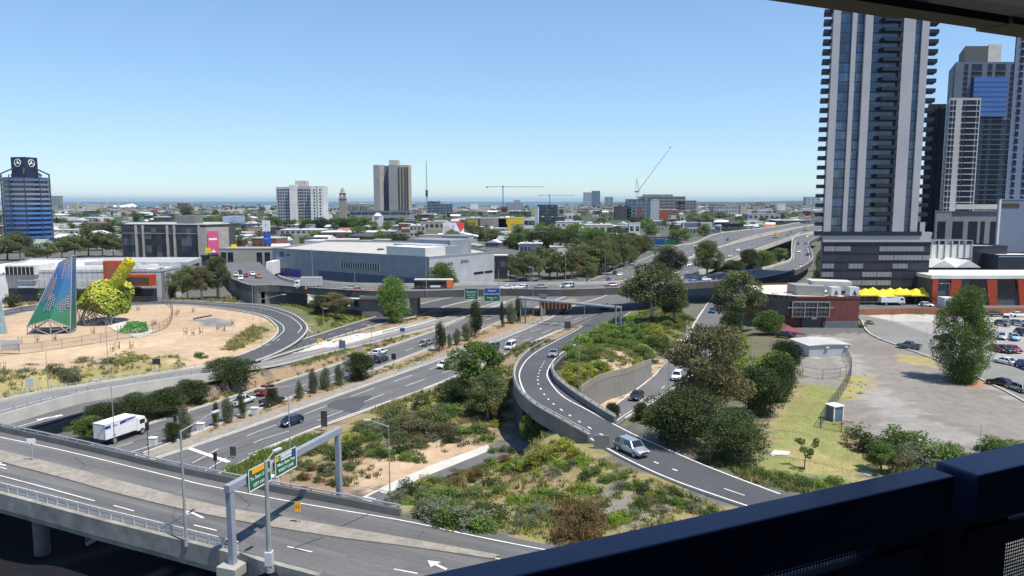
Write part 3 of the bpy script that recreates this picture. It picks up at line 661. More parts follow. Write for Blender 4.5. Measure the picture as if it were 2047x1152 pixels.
# ================================================================== RAMP C
rc=thing('curved_ramp','curved elevated ramp sweeping round the green hill with a silver car on it','ramp')
rC.surface('deck',M_ASPH2,.4,rc,M_CONC)
b=MB()
mark(b,rC,[(1165,652),(1110,683),(1068,707),(1043,735),(1041,765),(1068,808),(1125,843),(1200,888),(1260,921),(1347,960),(1475,1005),(1560,1032)],.2)
mark(b,rC,[(1262,623),(1205,657),(1155,686),(1117,711),(1096,740),(1099,762),(1125,792),(1175,820),(1260,865),(1340,901),(1430,939),(1560,988)],.2)
mark(b,rC,[(1089,722),(1078,745),(1076,765),(1086,785),(1107,808),(1140,831),(1190,862),(1240,887),(1300,920),(1390,955)],.22,(1.0,1.7))
mark(b,rC,[(1448,977),(1489,991)],.14);b.build('lane_marking',M_LINE,rc)
iw0=nearest_i(rC,1029,740);iw1=nearest_i(rC,1050,803);iw2=nearest_i(rC,1150,866)
Lo=rC.L;Ri=rC.Rr
b=MB();rail_strip(b,[p for p in Lo[nearest_i(rC,1060,706):iC1]],.35,-1.5,.75);b.build('parapet_wall',M_CONC_D,rc)
b=MB();rail_strip(b,[p for p in Lo[nearest_i(rC,1060,706):iC1]],.45,.7,.8);rail_strip(b,[p for p in Lo[nearest_i(rC,1060,706):iC1]],.14,1.05,1.17);b.build('parapet_rail',M_CONC,rc)
j0=nearest_i(rC,1106,736,'R');j1=nearest_i(rC,1272,868,'R')
b=MB();rail_strip(b,Ri[j0:j1],.35,-1.5,.95);b.build('parapet_wall',M_CONC_D,rc)
b=MB();rail_strip(b,Ri[j0:j1],.45,.9,1.0);rail_strip(b,Ri[j0:j1],.12,1.2,1.3);b.build('parapet_rail',M_CONC,rc)
pm4=MB();pm4.box(-.07,.07,-.07,.07,0,.45);pm4=meshdata(pm4.build('post',M_STEEL))
for A in(Lo[nearest_i(rC,1060,706):iC1],Ri[j0:j1]):
 for p,d in walk(A,2.6)[:45]:
  o=new('post',pm4,rc);o.location=p+Vector((0,0,.75))
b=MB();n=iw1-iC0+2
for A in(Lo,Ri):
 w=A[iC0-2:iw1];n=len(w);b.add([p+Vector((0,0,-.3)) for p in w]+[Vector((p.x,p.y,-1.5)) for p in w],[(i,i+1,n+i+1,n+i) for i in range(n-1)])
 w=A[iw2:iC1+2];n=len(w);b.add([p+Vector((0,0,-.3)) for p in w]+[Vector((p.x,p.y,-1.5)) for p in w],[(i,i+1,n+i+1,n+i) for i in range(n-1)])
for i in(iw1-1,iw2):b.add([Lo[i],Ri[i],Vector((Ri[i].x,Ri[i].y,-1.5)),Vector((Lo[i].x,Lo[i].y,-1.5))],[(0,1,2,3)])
b.build('retaining_wall',mat('painted_shade_wall',(.05,.05,.052),.9,var=.3,scale=.4),rc)  # shade on the ramp's outer face is put into this wall colour
p=rC.g(1203,895);b=MB();b.box(-.9,.9,-.12,.12,-.3,1.5);o=b.build('sign_back',M_CONC_D,rc);o.location=p;o.rotation_euler=(0,0,R(-10))
lb=thing('exit_bridge','narrow curved exit bridge with pale railing over the leftmost freeway lane','bridge')
e=cut(rL,0,iL+1);n=len(e.L)
b=MB();rail_strip(b,e.Rr,.35,-1.4,.35);rail_strip(b,e.L,.35,-1.2,.35);lo=[p+Vector((0,0,-1.1)) for p in e.L+e.Rr];b.add(lo,[(i,i+1,n+i+1,n+i) for i in range(n-1)]);b.build('girder',M_PALE,lb)
b=MB()
for z in(.6,.95):rail_strip(b,e.Rr,.07,z,z+.08)
rail_strip(b,e.L,.07,.7,.78)
b.build('railing',M_STEEL,lb)
pm5=MB();pm5.box(-.05,.05,-.05,.05,0,.7);pm5=meshdata(pm5.build('post',M_STEEL))
for A in(e.Rr,e.L):
 for p,d in walk(A,2.2)[-45:]:
  o=new('post',pm5,lb);o.location=p+Vector((0,0,.3))
b=MB()
for s in(e.L[-2:],):b.add([e.L[-1],e.Rr[-1],Vector((e.Rr[-1].x,e.Rr[-1].y,-1)),Vector((e.L[-1].x,e.L[-1].y,-1))],[(0,1,2,3)])
b.build('abutment',M_CONC_D,lb)
wp=[(1160,783,5),(1185,766,5),(1215,752,4.8),(1250,745,4.4),(1280,733,4),(1302,725,3.6)]
P=[W(u,v,z) for u,v,z in wp];P=[Vector(c) for c in catmull([tuple(p) for p in P],1)]
rw=thing('retaining_wall','grey retaining wall with weathered timber slats holding up the green hill beside the slip road','retaining wall')
b=MB();n=len(P);b.add([p for p in P]+[Vector((p.x+.3,p.y-.5,-.5)) for p in P],[(i,i+1,n+i+1,n+i) for i in range(n-1)]);b.build('wall',ribmat('panelled_concrete',(.20,.19,.175),(.13,.125,.115),2.2,.9,'xy',.08),rw)
b=MB();rail_strip(b,P,.16,-.3,.8,ribmat('weathered_slats',(.30,.26,.21),(.18,.15,.12),.9,.9,'xy',.2));b.build('slat_fence',None,rw)
# ================================================================== FOLIAGE
L_EUC=leafmat('gum_leaves',(.068,.094,.034),(.20,.225,.088))
L_DARK=leafmat('dark_leaves',(.024,.042,.015),(.085,.115,.034))
L_GREEN=leafmat('green_leaves',(0.0621,0.1173,0.0248),(0.1932,0.276,0.0621))
L_BRIGHT=leafmat('bright_leaves',(0.1104,0.1932,0.0207),(0.276,0.3864,0.0552))
L_BROWN=leafmat('brown_leaves',(.085,.085,.035),(.22,.195,.09))
L_RUST=leafmat('rusty_leaves',(.08,.09,.03),(.26,.15,.06))
L_YEL=leafmat('yellow_green_leaves',(0.1495,0.184,0.023),(0.437,0.414,0.0575))
L_DRY=leafmat('dry_grass_blades',(0.26,0.21,0.08),(0.48,0.38,0.18))
L_TUFT=leafmat('green_grass_blades',(0.1265,0.1495,0.0345),(0.345,0.3335,0.115))
L_GREY=leafmat('grey_green_leaves',(0.0966,0.1173,0.069),(0.2346,0.2484,0.1518))
def leafmesh(name,pts,sizes,tints,m,seed,flat=0.0,blade=False,extra=None):
 """pts Nx3 -> N small leaf faces with random orientation"""
 r=np.random.default_rng(seed);n=len(pts)
 a=r.normal(size=(n,3));a[:,2]*=(1-flat)
 a/=np.linalg.norm(a,axis=1)[:,None]+1e-9
 c=r.normal(size=(n,3));b=np.cross(a,c);b/=np.linalg.norm(b,axis=1)[:,None]+1e-9
 s=sizes[:,None]
 if blade:
  up=np.stack([r.normal(0,.45,n),r.normal(0,.45,n),np.ones(n)],1);up/=np.linalg.norm(up,axis=1)[:,None]
  sd=np.cross(up,r.normal(size=(n,3)));sd/=np.linalg.norm(sd,axis=1)[:,None]+1e-9
  V=np.stack([pts-sd*s*.09,pts+sd*s*.09,pts+up*s+sd*s*.03],1).reshape(-1,3);k=3
 else:
  V=np.stack([pts-a*s,pts-b*s*.55,pts+a*s,pts+b*s*.55],1).reshape(-1,3);k=4
 me=bpy.data.meshes.new(name);me.vertices.add(len(V));me.vertices.foreach_set('co',V.ravel())
 setfaces(me,np.arange(n*k).reshape(n,k),k)
 at=me.attributes.new('tint','FLOAT','POINT');at.data.foreach_set('value',np.repeat(tints,k).astype(np.float32))
 me.materials.append(m)
 return me
def crown(name,kind,n,leaf,m,seed):
 """crown filling a unit box: width 1, height 1 (z 0..1)"""
 r=np.random.default_rng(seed)
 P=[];TT=[]
 if kind=='gum':nc,z0,rr=32,.32,.135
 elif kind=='round':nc,z0,rr=52,.08,.18
 elif kind=='column':nc,z0,rr=26,.10,.19
 elif kind=='cone':nc,z0,rr=18,.1,.16
 elif kind=='young':nc,z0,rr=10,.42,.12
 elif kind=='poplar':nc,z0,rr=90,.04,.13
 else:nc,z0,rr=30,-.04,.17
 C=[]
 while len(C)<nc:
  z=r.uniform(0,1)
  if kind=='gum':rad=(.36*math.sin(math.pi*min(1,z*.85+.12))+.06)
  elif kind in('round',):rad=.40*math.sqrt(max(0,1-(2*z-1)**2))
  elif kind=='column':rad=.30*math.sin(math.pi*min(1,z*.8+.15))
  elif kind=='cone':rad=.42*(1-z)
  elif kind=='poplar':rad=.42*(math.sin(math.pi*min(1,z*.72+.17)))
  elif kind=='young':rad=.36
  else:z*=r.uniform(.45,1);rad=.46*math.sqrt(max(0,1-z*z))
  an=r.uniform(0,2*math.pi);q=math.sqrt(r.uniform(.05,1))*rad
  C.append((q*math.cos(an),q*math.sin(an),z0+(1-z0)*(z*.86+.02),rr*r.uniform(.7,1.3),r.uniform(0,1)))
 w=np.array([c[3]**2 for c in C]);w/=w.sum();cnt=(w*n).astype(int)
 for c,k in zip(C,cnt):
  d=r.normal(size=(k,3));d/=np.linalg.norm(d,axis=1)[:,None]
  q=c[3]*(r.uniform(.35,1.08,k)**.6)
  p=d*q[:,None]*np.array([1,1,.72 if kind!='column' else 1.1])+np.array(c[:3]);P.append(p)
  TT.append(np.clip(c[4]*.75+r.uniform(0,.35,k),0,1))
 P=np.concatenate(P);TT=np.concatenate(TT)
 P[:,2]=np.clip(P[:,2],0.0,1.06)
 me=leafmesh(name,P,leaf*r.uniform(.6,1.25,len(P)),TT,m,seed)
 return me,C
def trunkmesh(name,C,m,r0=.035,z0=.3,seed=0,stems=1):
 b=MB();r=random.Random(seed)
 for s in range(stems):
  ox=r.uniform(-.04,.04)*(stems>1);top=Vector((r.uniform(-.08,.08),r.uniform(-.06,.06),max(z0+.35,.55)))
  mid=Vector((ox+r.uniform(-.03,.03),0,z0))
  b.tube((ox,0,-.05),mid,r0,r0*.75,8);b.tube(mid,top,r0*.75,r0*.35,7)
  for c in C[::2]:
   t=r.uniform(0,.9);a=mid.lerp(top,t)
   if c[2]>a.z-.1:b.tube(a,(c[0],c[1],c[2]),r0*.5,r0*.15,5,caps=False)
 return meshdata(b.build(name,m))
TREES={}
def treekind(key,kind,n,leaf,m,bark,seed,r0=.03,z0=.3,stems=1):
 cm,C=crown('crown',kind,n,leaf,m,seed);TREES[key]=(cm,trunkmesh('trunk',C,bark,r0,z0,seed,stems))
treekind('gum0','gum',15000,.016,L_EUC,M_PBARK,1,.028,.28)
treekind('gum1','gum',15000,.016,L_EUC,M_PBARK,2,.028,.3,2)
treekind('gumb','gum',15000,.015,L_BROWN,M_PBARK,3,.026,.22,2)
treekind('dark0','round',15000,.017,L_DARK,M_BARK,4,.035,.15)
treekind('dark1','round',15000,.018,L_DARK,M_BARK,5,.03,.2)
treekind('green0','round',15000,.018,L_GREEN,M_BARK,6,.03,.2)
treekind('green1','gum',14000,.018,L_GREEN,M_BARK,7,.03,.2)
treekind('bright','bush',9000,.018,L_BRIGHT,M_BARK,8,.03,.1)
treekind('col','column',6000,.024,L_DARK,M_BARK,9,.03,.2)
treekind('colg','column',6000,.026,L_GREY,M_BARK,10,.03,.2)
treekind('poplar','poplar',42000,.0105,L_GREEN,M_BARK,11,.02,.1)
treekind('young','young',900,.035,L_GREEN,M_BARK,12,.018,.35,2)
treekind('fargum','gum',1500,.04,L_EUC,M_BARK,13,.03,.25)
treekind('farround','round',1500,.045,L_DARK,M_BARK,14,.03,.2)
treekind('fargreen','round',1500,.045,L_GREEN,M_BARK,15,.03,.2)
treekind('farcone','cone',900,.05,L_DARK,M_BARK,16,.02,.1)
def bushkind(key,n,leaf,m,seed):TREES[key]=(crown('crown','bush',n,leaf,m,seed)[0],None)
bushkind('b_green',2600,.035,L_GREEN,20);bushkind('b_dark',2600,.035,L_DARK,21);bushkind('b_yel',2200,.038,L_YEL,22)
bushkind('b_rust',4200,.026,L_RUST,23);bushkind('b_grey',2600,.033,L_GREY,24);bushkind('b_brown',3000,.028,L_BROWN,25);bushkind('b_bright',2600,.034,L_BRIGHT,26);bushkind('b_euc',3000,.032,L_EUC,27)
def plant(key,p,w,h,label,cat='tree',group=None,name='tree',rz=None):
 cm,tm=TREES[key]
 rz=rnd.uniform(0,6.28) if rz is None else rz
 if tm is None:
  o=new(name,cm);o.location=p;o.scale=(w,w,h);o.rotation_euler=(0,0,rz);return tag(o,label,cat,group)
 o=thing(name,label,cat,p,rz,group);o.scale=(w,w,h)
 new('crown',cm,o);new('trunk',tm,o)
 return o
def tree_px(key,u,vb,vt,wpx,label,cat='tree',group=None,name='tree',zf=None,zg=None):
 p=G(u,vb,zf or T) if zg is None else W(u,vb,zg)
 Y=p.y;top=PY(u,vt,Y);h=max(top.z-p.z,.5);w=wpx*Y/FPX*1.18
 if name!='shrub':p=p+Vector((0,min(w*.25,3),0));p.z=T(p.x,p.y) if zg is None else p.z
 return plant(key,p,w,h,label,cat,group,name)
gm='slim trees planted along the freeway median'
for(k,u,vb,vt,w,lab) in(('colg',598,798,761,19,'slim dark median tree, leftmost of five in a row'),('colg',625,788,740,24,'slim grey-green median tree, second of the five in a row right of the blue car'),('colg',649,780,736,27,'rounded grey-green median tree, third of the five in a row'),('colg',677,772,730,23,'small grey-green median tree just left of the broad dark one'),('dark1',717,763,706,62,'broad dark leafy tree in the freeway median, widest of its row'),('col',879,702,647,30,'dark pointed median tree beside the silver hatchback'),('colg',899,696,668,13,'very thin small median tree beside the dark pointed one'),('colg',914,691,658,20,'small rounded median tree left of the tallest dark column'),('colg',932,682,648,24,'grey-green median tree touching the tallest dark column'),('col',949,676,606,34,'tallest dark column-shaped median tree near the overpass'),('col',1004,654,604,11,'narrow pencil-shaped dark tree in the median before the overpass'),('colg',1022,648,608,26,'soft grey median tree beside the gantry leg'),('col',1036,644,597,22,'dark median tree right against the gantry leg'),('col',431,855,806,16,'thin upright dark tree in the median left of the red car'),('colg',453,847,797,30,'wispy grey tree in the median in front of the white pickup'),('col',483,838,784,18,'thin dark tree in the median right of the white pickup nose'),('dark1',341,888,845,32,'small dark bushy tree in the median near the truck cab'),('colg',366,880,812,34,'tall grey-green median tree behind the tall lamp post'),('col',540,815,772,30,'dark tree in the median hiding a parked ute'),('dark0',450,782,716,92,'very dark broad tree between the exit bridge and the freeway'),('dark0',375,812,762,66,'dark tree leaning over the freeway behind the white truck, right of two'),('dark1',325,838,782,76,'dark tree behind the white truck cab'),('dark0',262,846,792,84,'dark bushy tree behind the white truck box'),('dark1',200,858,812,74,'dark bushy tree beyond the tail of the white truck'),('green1',165,892,838,70,'green leafy tree hiding the tail of the white truck')):
 tree_px(k,u,vb,vt,w,lab,'tree',gm if u>400 or u<345 else None,'median_tree' if u!=450 else 'tree')
for(k,u,vb,vt,w,lab,*zz) in(('green1',950,805,688,118,'green gum tree standing on the shoulder between the freeway and the curved ramp'),('dark1',915,812,760,60,'low dark tree beneath the green gum on the freeway shoulder'),('gum0',975,845,748,92,'olive spreading tree close to the dark ramp wall'),('gumb',1432,872,652,178,'tall brown-leaved gum tree with pale limbs, beside the slip road'),('dark0',1378,900,782,150,'dense dark green tree left of the tall brown gum'),('dark0',1480,932,826,126,'round dark tree beside the ramp, in front of the brown gum'),('dark1',1528,838,738,98,'dark shrubby tree on the right side of the brown gum'),('dark1',1576,772,682,70,'dark hedge-like tree along the dirt path, rightmost of its row'),('dark1',1562,806,712,78,'dark tree with bare lower stems by the dirt path'),('bright',1512,800,664,135,'bright lime green dense tree behind the brown gum'),('bright',1475,700,655,50,'small lime green tree touching the red building corner'),('dark1',1462,695,622,48,'blue-green dark tree at the foot of the white-trunked gum'),('gum1',1478,668,540,96,'gum tree with a slender white trunk left of the red building'),('green0',1545,672,621,56,'round green tree against the red building wall'),('poplar',1939,770,564,108,'tall dense green poplar-like tree in the car park'),('gum0',1305,648,524,124,'big spreading gum at the middle of the overpass, largest there'),('gum1',1352,648,575,70,'gum tree low on the right of the biggest gum by the overpass'),('gumb',1338,565,492,72,'brownish gum tree rising behind the overpass left of the upright gum'),('gum1',1417,562,481,68,'upright gum with two crown tiers and pale stems behind the overpass'),('green0',786,648,552,62,'round green tree in front of the overpass and the grey showroom'),('gumb',668,640,588,66,'low rusty-brown tree below the overpass deck'),('dark1',640,630,590,44,'low dark tree below the overpass, left of the rusty-brown one'),('green0',880,590,526,52,'green tree at the lit corner of the grey showroom'),('green0',900,590,552,34,'smaller green tree right of the one at the showroom corner'),('gum0',322,598,536,52,'grey-green gum left of the reddish tree beside the retail sheds'),('gum0',370,600,532,50,'olive gum beside the retail sheds, next to the reddish one'),('gumb',398,600,532,48,'tree with a reddish-brown crown beside the retail sheds'),('gum1',430,600,512,56,'dark green gum nearest the ramp wall, tallest of the roadside group'),('dark1',335,598,568,38,'small dark shade tree below the grey-green gum'),('dark1',300,600,568,32,'small dark tree below the orange-framed window'),('farround',270,605,570,24,'small round tree in front of the retail shed, near the orange frame'),('farround',165,618,575,36,'dark tree behind the green and blue sculpture'),('farround',18,616,588,34,'round bush-like tree at the left edge before the white retail shed'),('fargreen',88,606,578,22,'small pale tree before the retail shed, left of the sculpture'),('dark1',1225,860,806,34,'small dark tree where the slip road dives under the ramp'),('dark1',1282,842,806,30,'small round dark shrub-like tree on the slip road verge'),('young',1614,944,878,52,'young tree with a forked crown standing alone on the lawn'),('green1',1772,952,888,76,'sparse green tree touching the blue railing'),('green1',1062,905,828,46,'thin green tree in the shade of the ramp wall'),('dark1',1086,890,835,36,'dark young tree under the ramp soffit')):
 tree_px(k,u,vb,vt,w,lab)
belt=[(1020,556,512,34),(1048,560,505,38),(1078,556,496,44),(1100,558,520,34),(1130,560,512,38),(1158,556,506,44),(1185,552,496,48),(1212,548,486,50),(1240,542,478,46),(1262,535,480,40),(1150,520,480,40),(1198,520,476,44),(1000,552,520,26),(1176,566,535,30),(985,490,462,34),(1245,515,470,36)]
belt+=[(1035,566,520,36),(1062,564,510,44),(1115,562,508,44),(1144,560,506,46),(1172,556,510,50),(1200,552,500,54),(1225,546,494,50),(1250,540,490,46),(1225,520,474,44),(1165,530,492,44),(1105,530,500,40),(1278,520,474,40),(1290,512,474,36),(1262,500,468,36)]
for i,(u,vb,vt,w) in enumerate(belt):
 w*=1.15;vt-=3
 tree_px(('gum0','gum1','fargum','gumb')[i%4] if i%4!=3 or i%8==3 else 'gum1',u,vb,vt,w,'olive gum tree in the belt right of the grey showroom','tree','gum trees in the belt beyond the overpass','gum_tree',zg=1.5)
for(k,u,vb,vt,w,lab) in(('dark0',1085,506,456,62,'broad dark green tree in the middle distance, left of two'),('dark0',1130,508,455,72,'broad dark green tree in the middle distance, right of two'),('green0',1190,505,456,54,'glossy green round tree right of the pair of dark ones'),('green0',1025,490,466,40,'green round tree left of the broad dark pair'),('dark0',1060,490,468,36,'dark round tree just left of the broad dark pair')):
 tree_px(k,u,vb,vt,w,lab,zg=1.5)
for i,(u,vb,vt,w) in enumerate([(8,520,474,60),(35,520,462,52),(62,524,492,40),(90,522,486,40),(118,516,478,44),(145,515,468,50),(172,512,455,44),(200,512,462,46),(222,512,470,40),(245,512,478,36),(275,516,474,46),(300,516,466,40),(15,505,470,50),(130,500,476,40),(190,500,466,44)]):
 tree_px('gum0' if i%3 else 'fargum',u,vb,vt,w,'olive gum tree in the row behind the retail sheds','tree','gum trees in the row behind the retail sheds','gum_tree',zg=1.5)
for(u,v,vt,w,k,lab) in((1502,540,498,40,'dark1','dark tree under the elevated freeway, left of three'),(1530,538,500,44,'green0','green tree under the elevated freeway beside the ramp'),(1562,532,496,40,'green1','green tree between the elevated freeway and the curving ramp'),(1470,546,520,40,'dark0','dark tree in the deep shade below the elevated freeway'),(1372,480,456,30,'fargreen','bright round tree beside the outbound freeway'),(1350,500,462,26,'farround','dark round tree behind the green direction signs'),(1440,440,424,50,'fargum','wide gum tree behind the long billboard'),(1410,452,428,44,'fargum','gum tree left behind the long billboard'),(1640,545,500,16,'fargreen','slim pale tree at the foot of the dark podium'),(1636,570,536,18,'farround','small dark tree at the podium corner')):
 tree_px(k,u,v,vt,w,lab,zg=1.5)
for(k,u,vb,vt,w,lab) in(('b_dark',1722,897,848,62,'dark round bush left of the clipped pair at the lot edge'),('b_dark',1750,905,860,56,'dark bush between the round one and the domed one'),('b_green',1812,896,834,78,'domed dark green bush, tallest at the lot edge'),('b_green',1880,930,862,110,'broad olive bush right of the domed one'),('b_grey',1835,935,880,90,'grey straggly bush in front of the domed one'),('b_green',1925,925,880,80,'olive bush at the base of the thin pole'),('b_green',2010,905,862,84,'bright-topped bush at the far right behind the railing'),('b_brown',1800,950,900,60,'brownish twiggy bush touching the railing')):
 tree_px(k,u,vb,vt,w,lab,'bush',None,'shrub')
SH=[('b_dark',710,890,30),('b_green',690,900,44),('b_dark',668,918,40),('b_euc',640,905,44),('b_green',730,878,46),('b_grey',755,868,54),('b_euc',790,862,60),('b_brown',820,862,70),('b_euc',860,850,80),('b_brown',840,875,74),('b_euc',790,838,52),('b_brown',885,870,60),('b_green',930,865,40),('b_dark',910,882,34),('b_green',960,862,40),('b_green',975,880,30),('b_euc',940,835,46),('b_green',905,828,50),('b_rust',985,822,36),('b_dark',700,915,54),('b_dark',655,945,34),('b_green',775,912,34),('b_green',815,918,38),('b_green',800,905,28),('b_green',840,922,30),('b_grey',600,935,30),('b_rust',625,940,30),('b_rust',612,958,26),('b_brown',640,962,30),('b_rust',660,968,26),('b_grey',690,962,24),('b_green',640,880,30),('b_grey',585,905,34),('b_green',617,895,30),('b_grey',800,1010,60),('b_green',835,1020,74),('b_grey',870,1030,80),('b_green',905,1045,84),('b_grey',940,1050,84),('b_green',965,1055,76),('b_dark',985,1040,60),('b_grey',860,1000,60),('b_green',900,1005,66),('b_dark',820,985,50),('b_yel',850,975,44),('b_green',875,970,44),('b_rust',905,975,54),('b_rust',920,955,50),('b_green',950,985,30),('b_rust',950,955,40),('b_green',975,935,38),('b_rust',1005,925,38),('b_green',990,905,30),('b_dark',1015,905,30),('b_rust',1130,1030,80),('b_rust',1160,1055,92),('b_rust',1195,1040,76),('b_green',1110,1000,44),('b_rust',1140,1085,84),('b_rust',1190,1082,70),('b_grey',1050,1050,50),('b_grey',1080,1025,50),('b_yel',1130,900,44),('b_yel',1100,915,50),('b_yel',1075,925,44),('b_green',1050,930,44),('b_yel',1150,915,36),('b_bright',1120,935,40),('b_bright',1165,925,34),('b_green',1185,945,36),('b_dark',1170,960,30),('b_green',1030,945,40),('b_bright',1010,940,34),('b_green',1215,960,34),('b_grey',1240,975,34),('b_green',1265,975,34),('b_dark',1290,985,34),('b_green',1240,955,34),('b_green',1320,1000,40),('b_dark',1350,990,34),('b_green',1360,1010,38),('b_grey',1390,1020,40),('b_green',1420,1028,34),('b_grey',1300,1005,30),('b_bright',1060,1010,40),('b_bright',1030,1005,40),('b_green',1000,985,30),('b_bright',1085,990,30),('b_bright',1140,705,40),('b_bright',1165,690,46),('b_bright',1190,675,46),('b_bright',1215,662,44),('b_bright',1240,650,40),('b_bright',1262,640,34),('b_green',1155,720,44),('b_green',1185,705,40),('b_green',1210,690,46),('b_green',1240,675,50),('b_green',1270,662,46),('b_green',1290,682,46),('b_green',1250,700,50),('b_green',1280,705,46),('b_dark',1320,700,44),('b_dark',1335,712,34),('b_yel',1310,668,34),('b_yel',1150,750,44),('b_yel',1135,765,34),('b_yel',1175,745,36),('b_yel',1150,775,30),('b_bright',1200,735,30),('b_dark',1200,728,16),('b_grey',1222,722,16),('b_yel',1215,740,26),('b_green',1300,722,30),('b_yel',1270,730,24),('b_green',1180,770,20),('b_green',1345,655,34),('b_green',1370,640,34),('b_grey',60,765,40),('b_brown',110,755,40),('b_grey',140,745,40),('b_brown',170,752,50),('b_grey',205,745,44),('b_brown',225,748,40),('b_yel',255,740,50),('b_yel',285,738,36),('b_green',345,735,30),('b_green',400,715,26),('b_grey',20,780,36),('b_euc',240,755,30),('b_green',1560,962,40),('b_green',1600,970,50),('b_bright',1640,975,44),('b_green',1520,950,34),('b_green',1670,970,44),('b_yel',1330,880,24),('b_yel',1300,865,24),('b_bright',1285,855,26),('b_brown',1738,650,20),('b_green',1725,655,18),]
def fill_shrubs(poly,n,kinds,wlo,whi,seed):
 r=random.Random(seed);k=0;us=[q[0] for q in poly];vs_=[q[1] for q in poly]
 while k<n:
  u,v=r.uniform(min(us),max(us)),r.uniform(min(vs_),max(vs_))
  if inpoly(np.array([u]),np.array([v]),poly)[0]:SH.append((r.choice(kinds),u,v,r.uniform(wlo,whi)));k+=1
fill_shrubs([(800,1030),(900,975),(980,935),(1060,925),(1140,925),(1215,945),(1400,1015),(1300,1050),(1100,1060),(1000,1050)],46,['b_green','b_euc','b_euc','b_grey','b_yel','b_bright','b_dark'],20,44,3)
fill_shrubs([(660,880),(760,832),(900,775),(990,735),(1020,780),(990,870),(860,890),(740,920)],44,['b_green','b_euc','b_euc','b_yel','b_grey','b_dark'],18,44,4)
fill_shrubs([(560,935),(660,880),(720,920),(680,975),(610,970)],14,['b_grey','b_euc','b_brown','b_dark'],18,30,5)
fill_shrubs([(1140,700),(1220,655),(1300,625),(1370,640),(1340,690),(1250,715),(1150,760)],24,['b_green','b_bright','b_euc','b_green'],18,34,6)
nm={'b_green':'green leafy shrub','b_dark':'dark green shrub','b_yel':'yellow-green shrub','b_rust':'rusty red-brown shrub','b_grey':'grey-green wispy shrub','b_brown':'dry brown twiggy shrub','b_bright':'bright green shrub','b_euc':'olive shrub'}
def where(u,v):
 if u<420 and v>700:return 'beside the exit bridge'
 if 1100<u<1400 and v<790:return 'on the hill inside the curved ramp'
 if u>1500:return 'beside the lawn'
 if u>1205 and v<950:return 'on the ramp verge'
 if u>1205:return 'right of the rusty shrubs'
 if v>890 and u>1000:return 'below the ramp wall'
 if v>900 and u>780:return 'behind the viaduct end'
 return 'on the sandy freeway verge'
gr={}
for(k,u,v,w) in SH:
 p=GT(u,v);W_=w*p.y/FPX;hh=W_*rnd.uniform(.5,.72)+.2
 plant(k,p-Vector((0,0,.1)),W_*1.08,hh,nm[k]+' '+where(u,v),'shrub','shrubs '+where(u,v),'shrub')
def scatter(name,polys,dens,mats_,smin,smax,blades,seed,sp=.35,excl=None,clump=True,blade=True):
 if blade:dens*=1.25;blades=int(blades*1.9)
 """tufts of blades over traced areas; one object per colour"""
 r=np.random.default_rng(seed);pts=[]
 for poly in polys:
  q=np.array([tuple(GT(u,v)[:2]) for u,v in poly]);lo=q.min(0);hi=q.max(0)
  n=int((hi-lo).prod()*dens);x=r.uniform(lo[0],hi[0],n);y=r.uniform(lo[1],hi[1],n)
  k=inpoly(x,y,[tuple(a) for a in q])
  if clump:k&=(np.sin(x*.55+1.3*np.sin(y*.4))+np.sin(y*.6+x*.23)+r.normal(0,.8,n))>-.4
  pts.append(np.stack([x[k],y[k]],1))
 pts=np.concatenate(pts)
 e=np.full(len(pts),1e9)
 for rd in g_parts+e_parts:
  for s in range(0,len(rd.C),3):
   e=np.minimum(e,np.hypot(pts[:,0]-rd.C[s,0],pts[:,1]-rd.C[s,1])-rd.hw[s]) if rd not in(e_parts[0],) else e
 pts=pts[e>.9];z=Tn(pts[:,0],pts[:,1])
 n=len(pts);sz=r.uniform(smin,smax,n)
 B=np.repeat(np.stack([pts[:,0],pts[:,1],z],1),blades,0);S=np.repeat(sz,blades)
 B[:,:2]+=r.normal(0,1,(len(B),2))*S[:,None]*sp
 tt=np.clip(np.repeat(r.uniform(0,1,n),blades)*.7+r.uniform(0,.3,len(B)),0,1)
 pick=np.repeat(r.integers(0,len(mats_),n),blades)
 for i,m in enumerate(mats_):
  q=pick==i
  if q.sum()==0:continue
  o=new(name,leafmesh(name,B[q],S[q]*r.uniform(.6,1.3,q.sum()),tt[q],m,seed+i,blade=blade));tag(o,kind='stuff')
scatter('undergrowth',[[(430,960),(460,920),(560,885),(640,868),(620,905),(560,935),(480,972)]],3.0,[L_TUFT,L_GREEN,L_BRIGHT],.5,.95,12,51,clump=False)
scatter('undergrowth',[[(712,834),(887,765),(990,720),(1120,664),(1165,650),(1100,690),(1035,735),(1020,790),(960,850),(860,840),(760,850)]],1.5,[L_TUFT,L_EUC,L_DRY,L_GREEN],.4,.9,12,53)
scatter('undergrowth',[[(500,960),(640,880),(760,850),(1000,830),(1000,880),(840,915),(740,960),(660,985)]],.5,[L_BROWN,L_GREY,L_TUFT],.4,.8,12,55)
scatter('undergrowth',[[(790,1015),(900,960),(980,920),(1050,900),(1130,905),(1210,920),(1400,1000),(1480,1035),(1400,1090),(1100,1080),(1000,1062)]],.9,[L_TUFT,L_YEL,L_GREY,L_DRY,L_GREEN],.35,.8,12,57)
scatter('undergrowth',[[(1115,740),(1145,700),(1200,660),(1290,615),(1385,635),(1360,680),(1300,722),(1200,765),(1130,785)]],1.8,[L_TUFT,L_GREEN,L_YEL,L_DRY],.4,.85,12,59)
scatter('undergrowth',[[(455,598),(530,602),(610,640),(645,690),(700,665),(760,640),(700,620),(560,590)],[(650,678),(760,650),(870,636),(900,620),(800,628),(700,655)],[(535,738),(700,695),(872,656),(900,650),(780,690),(600,745)]],1.6,[L_TUFT,L_GREEN,L_YEL],.4,.8,11,61)
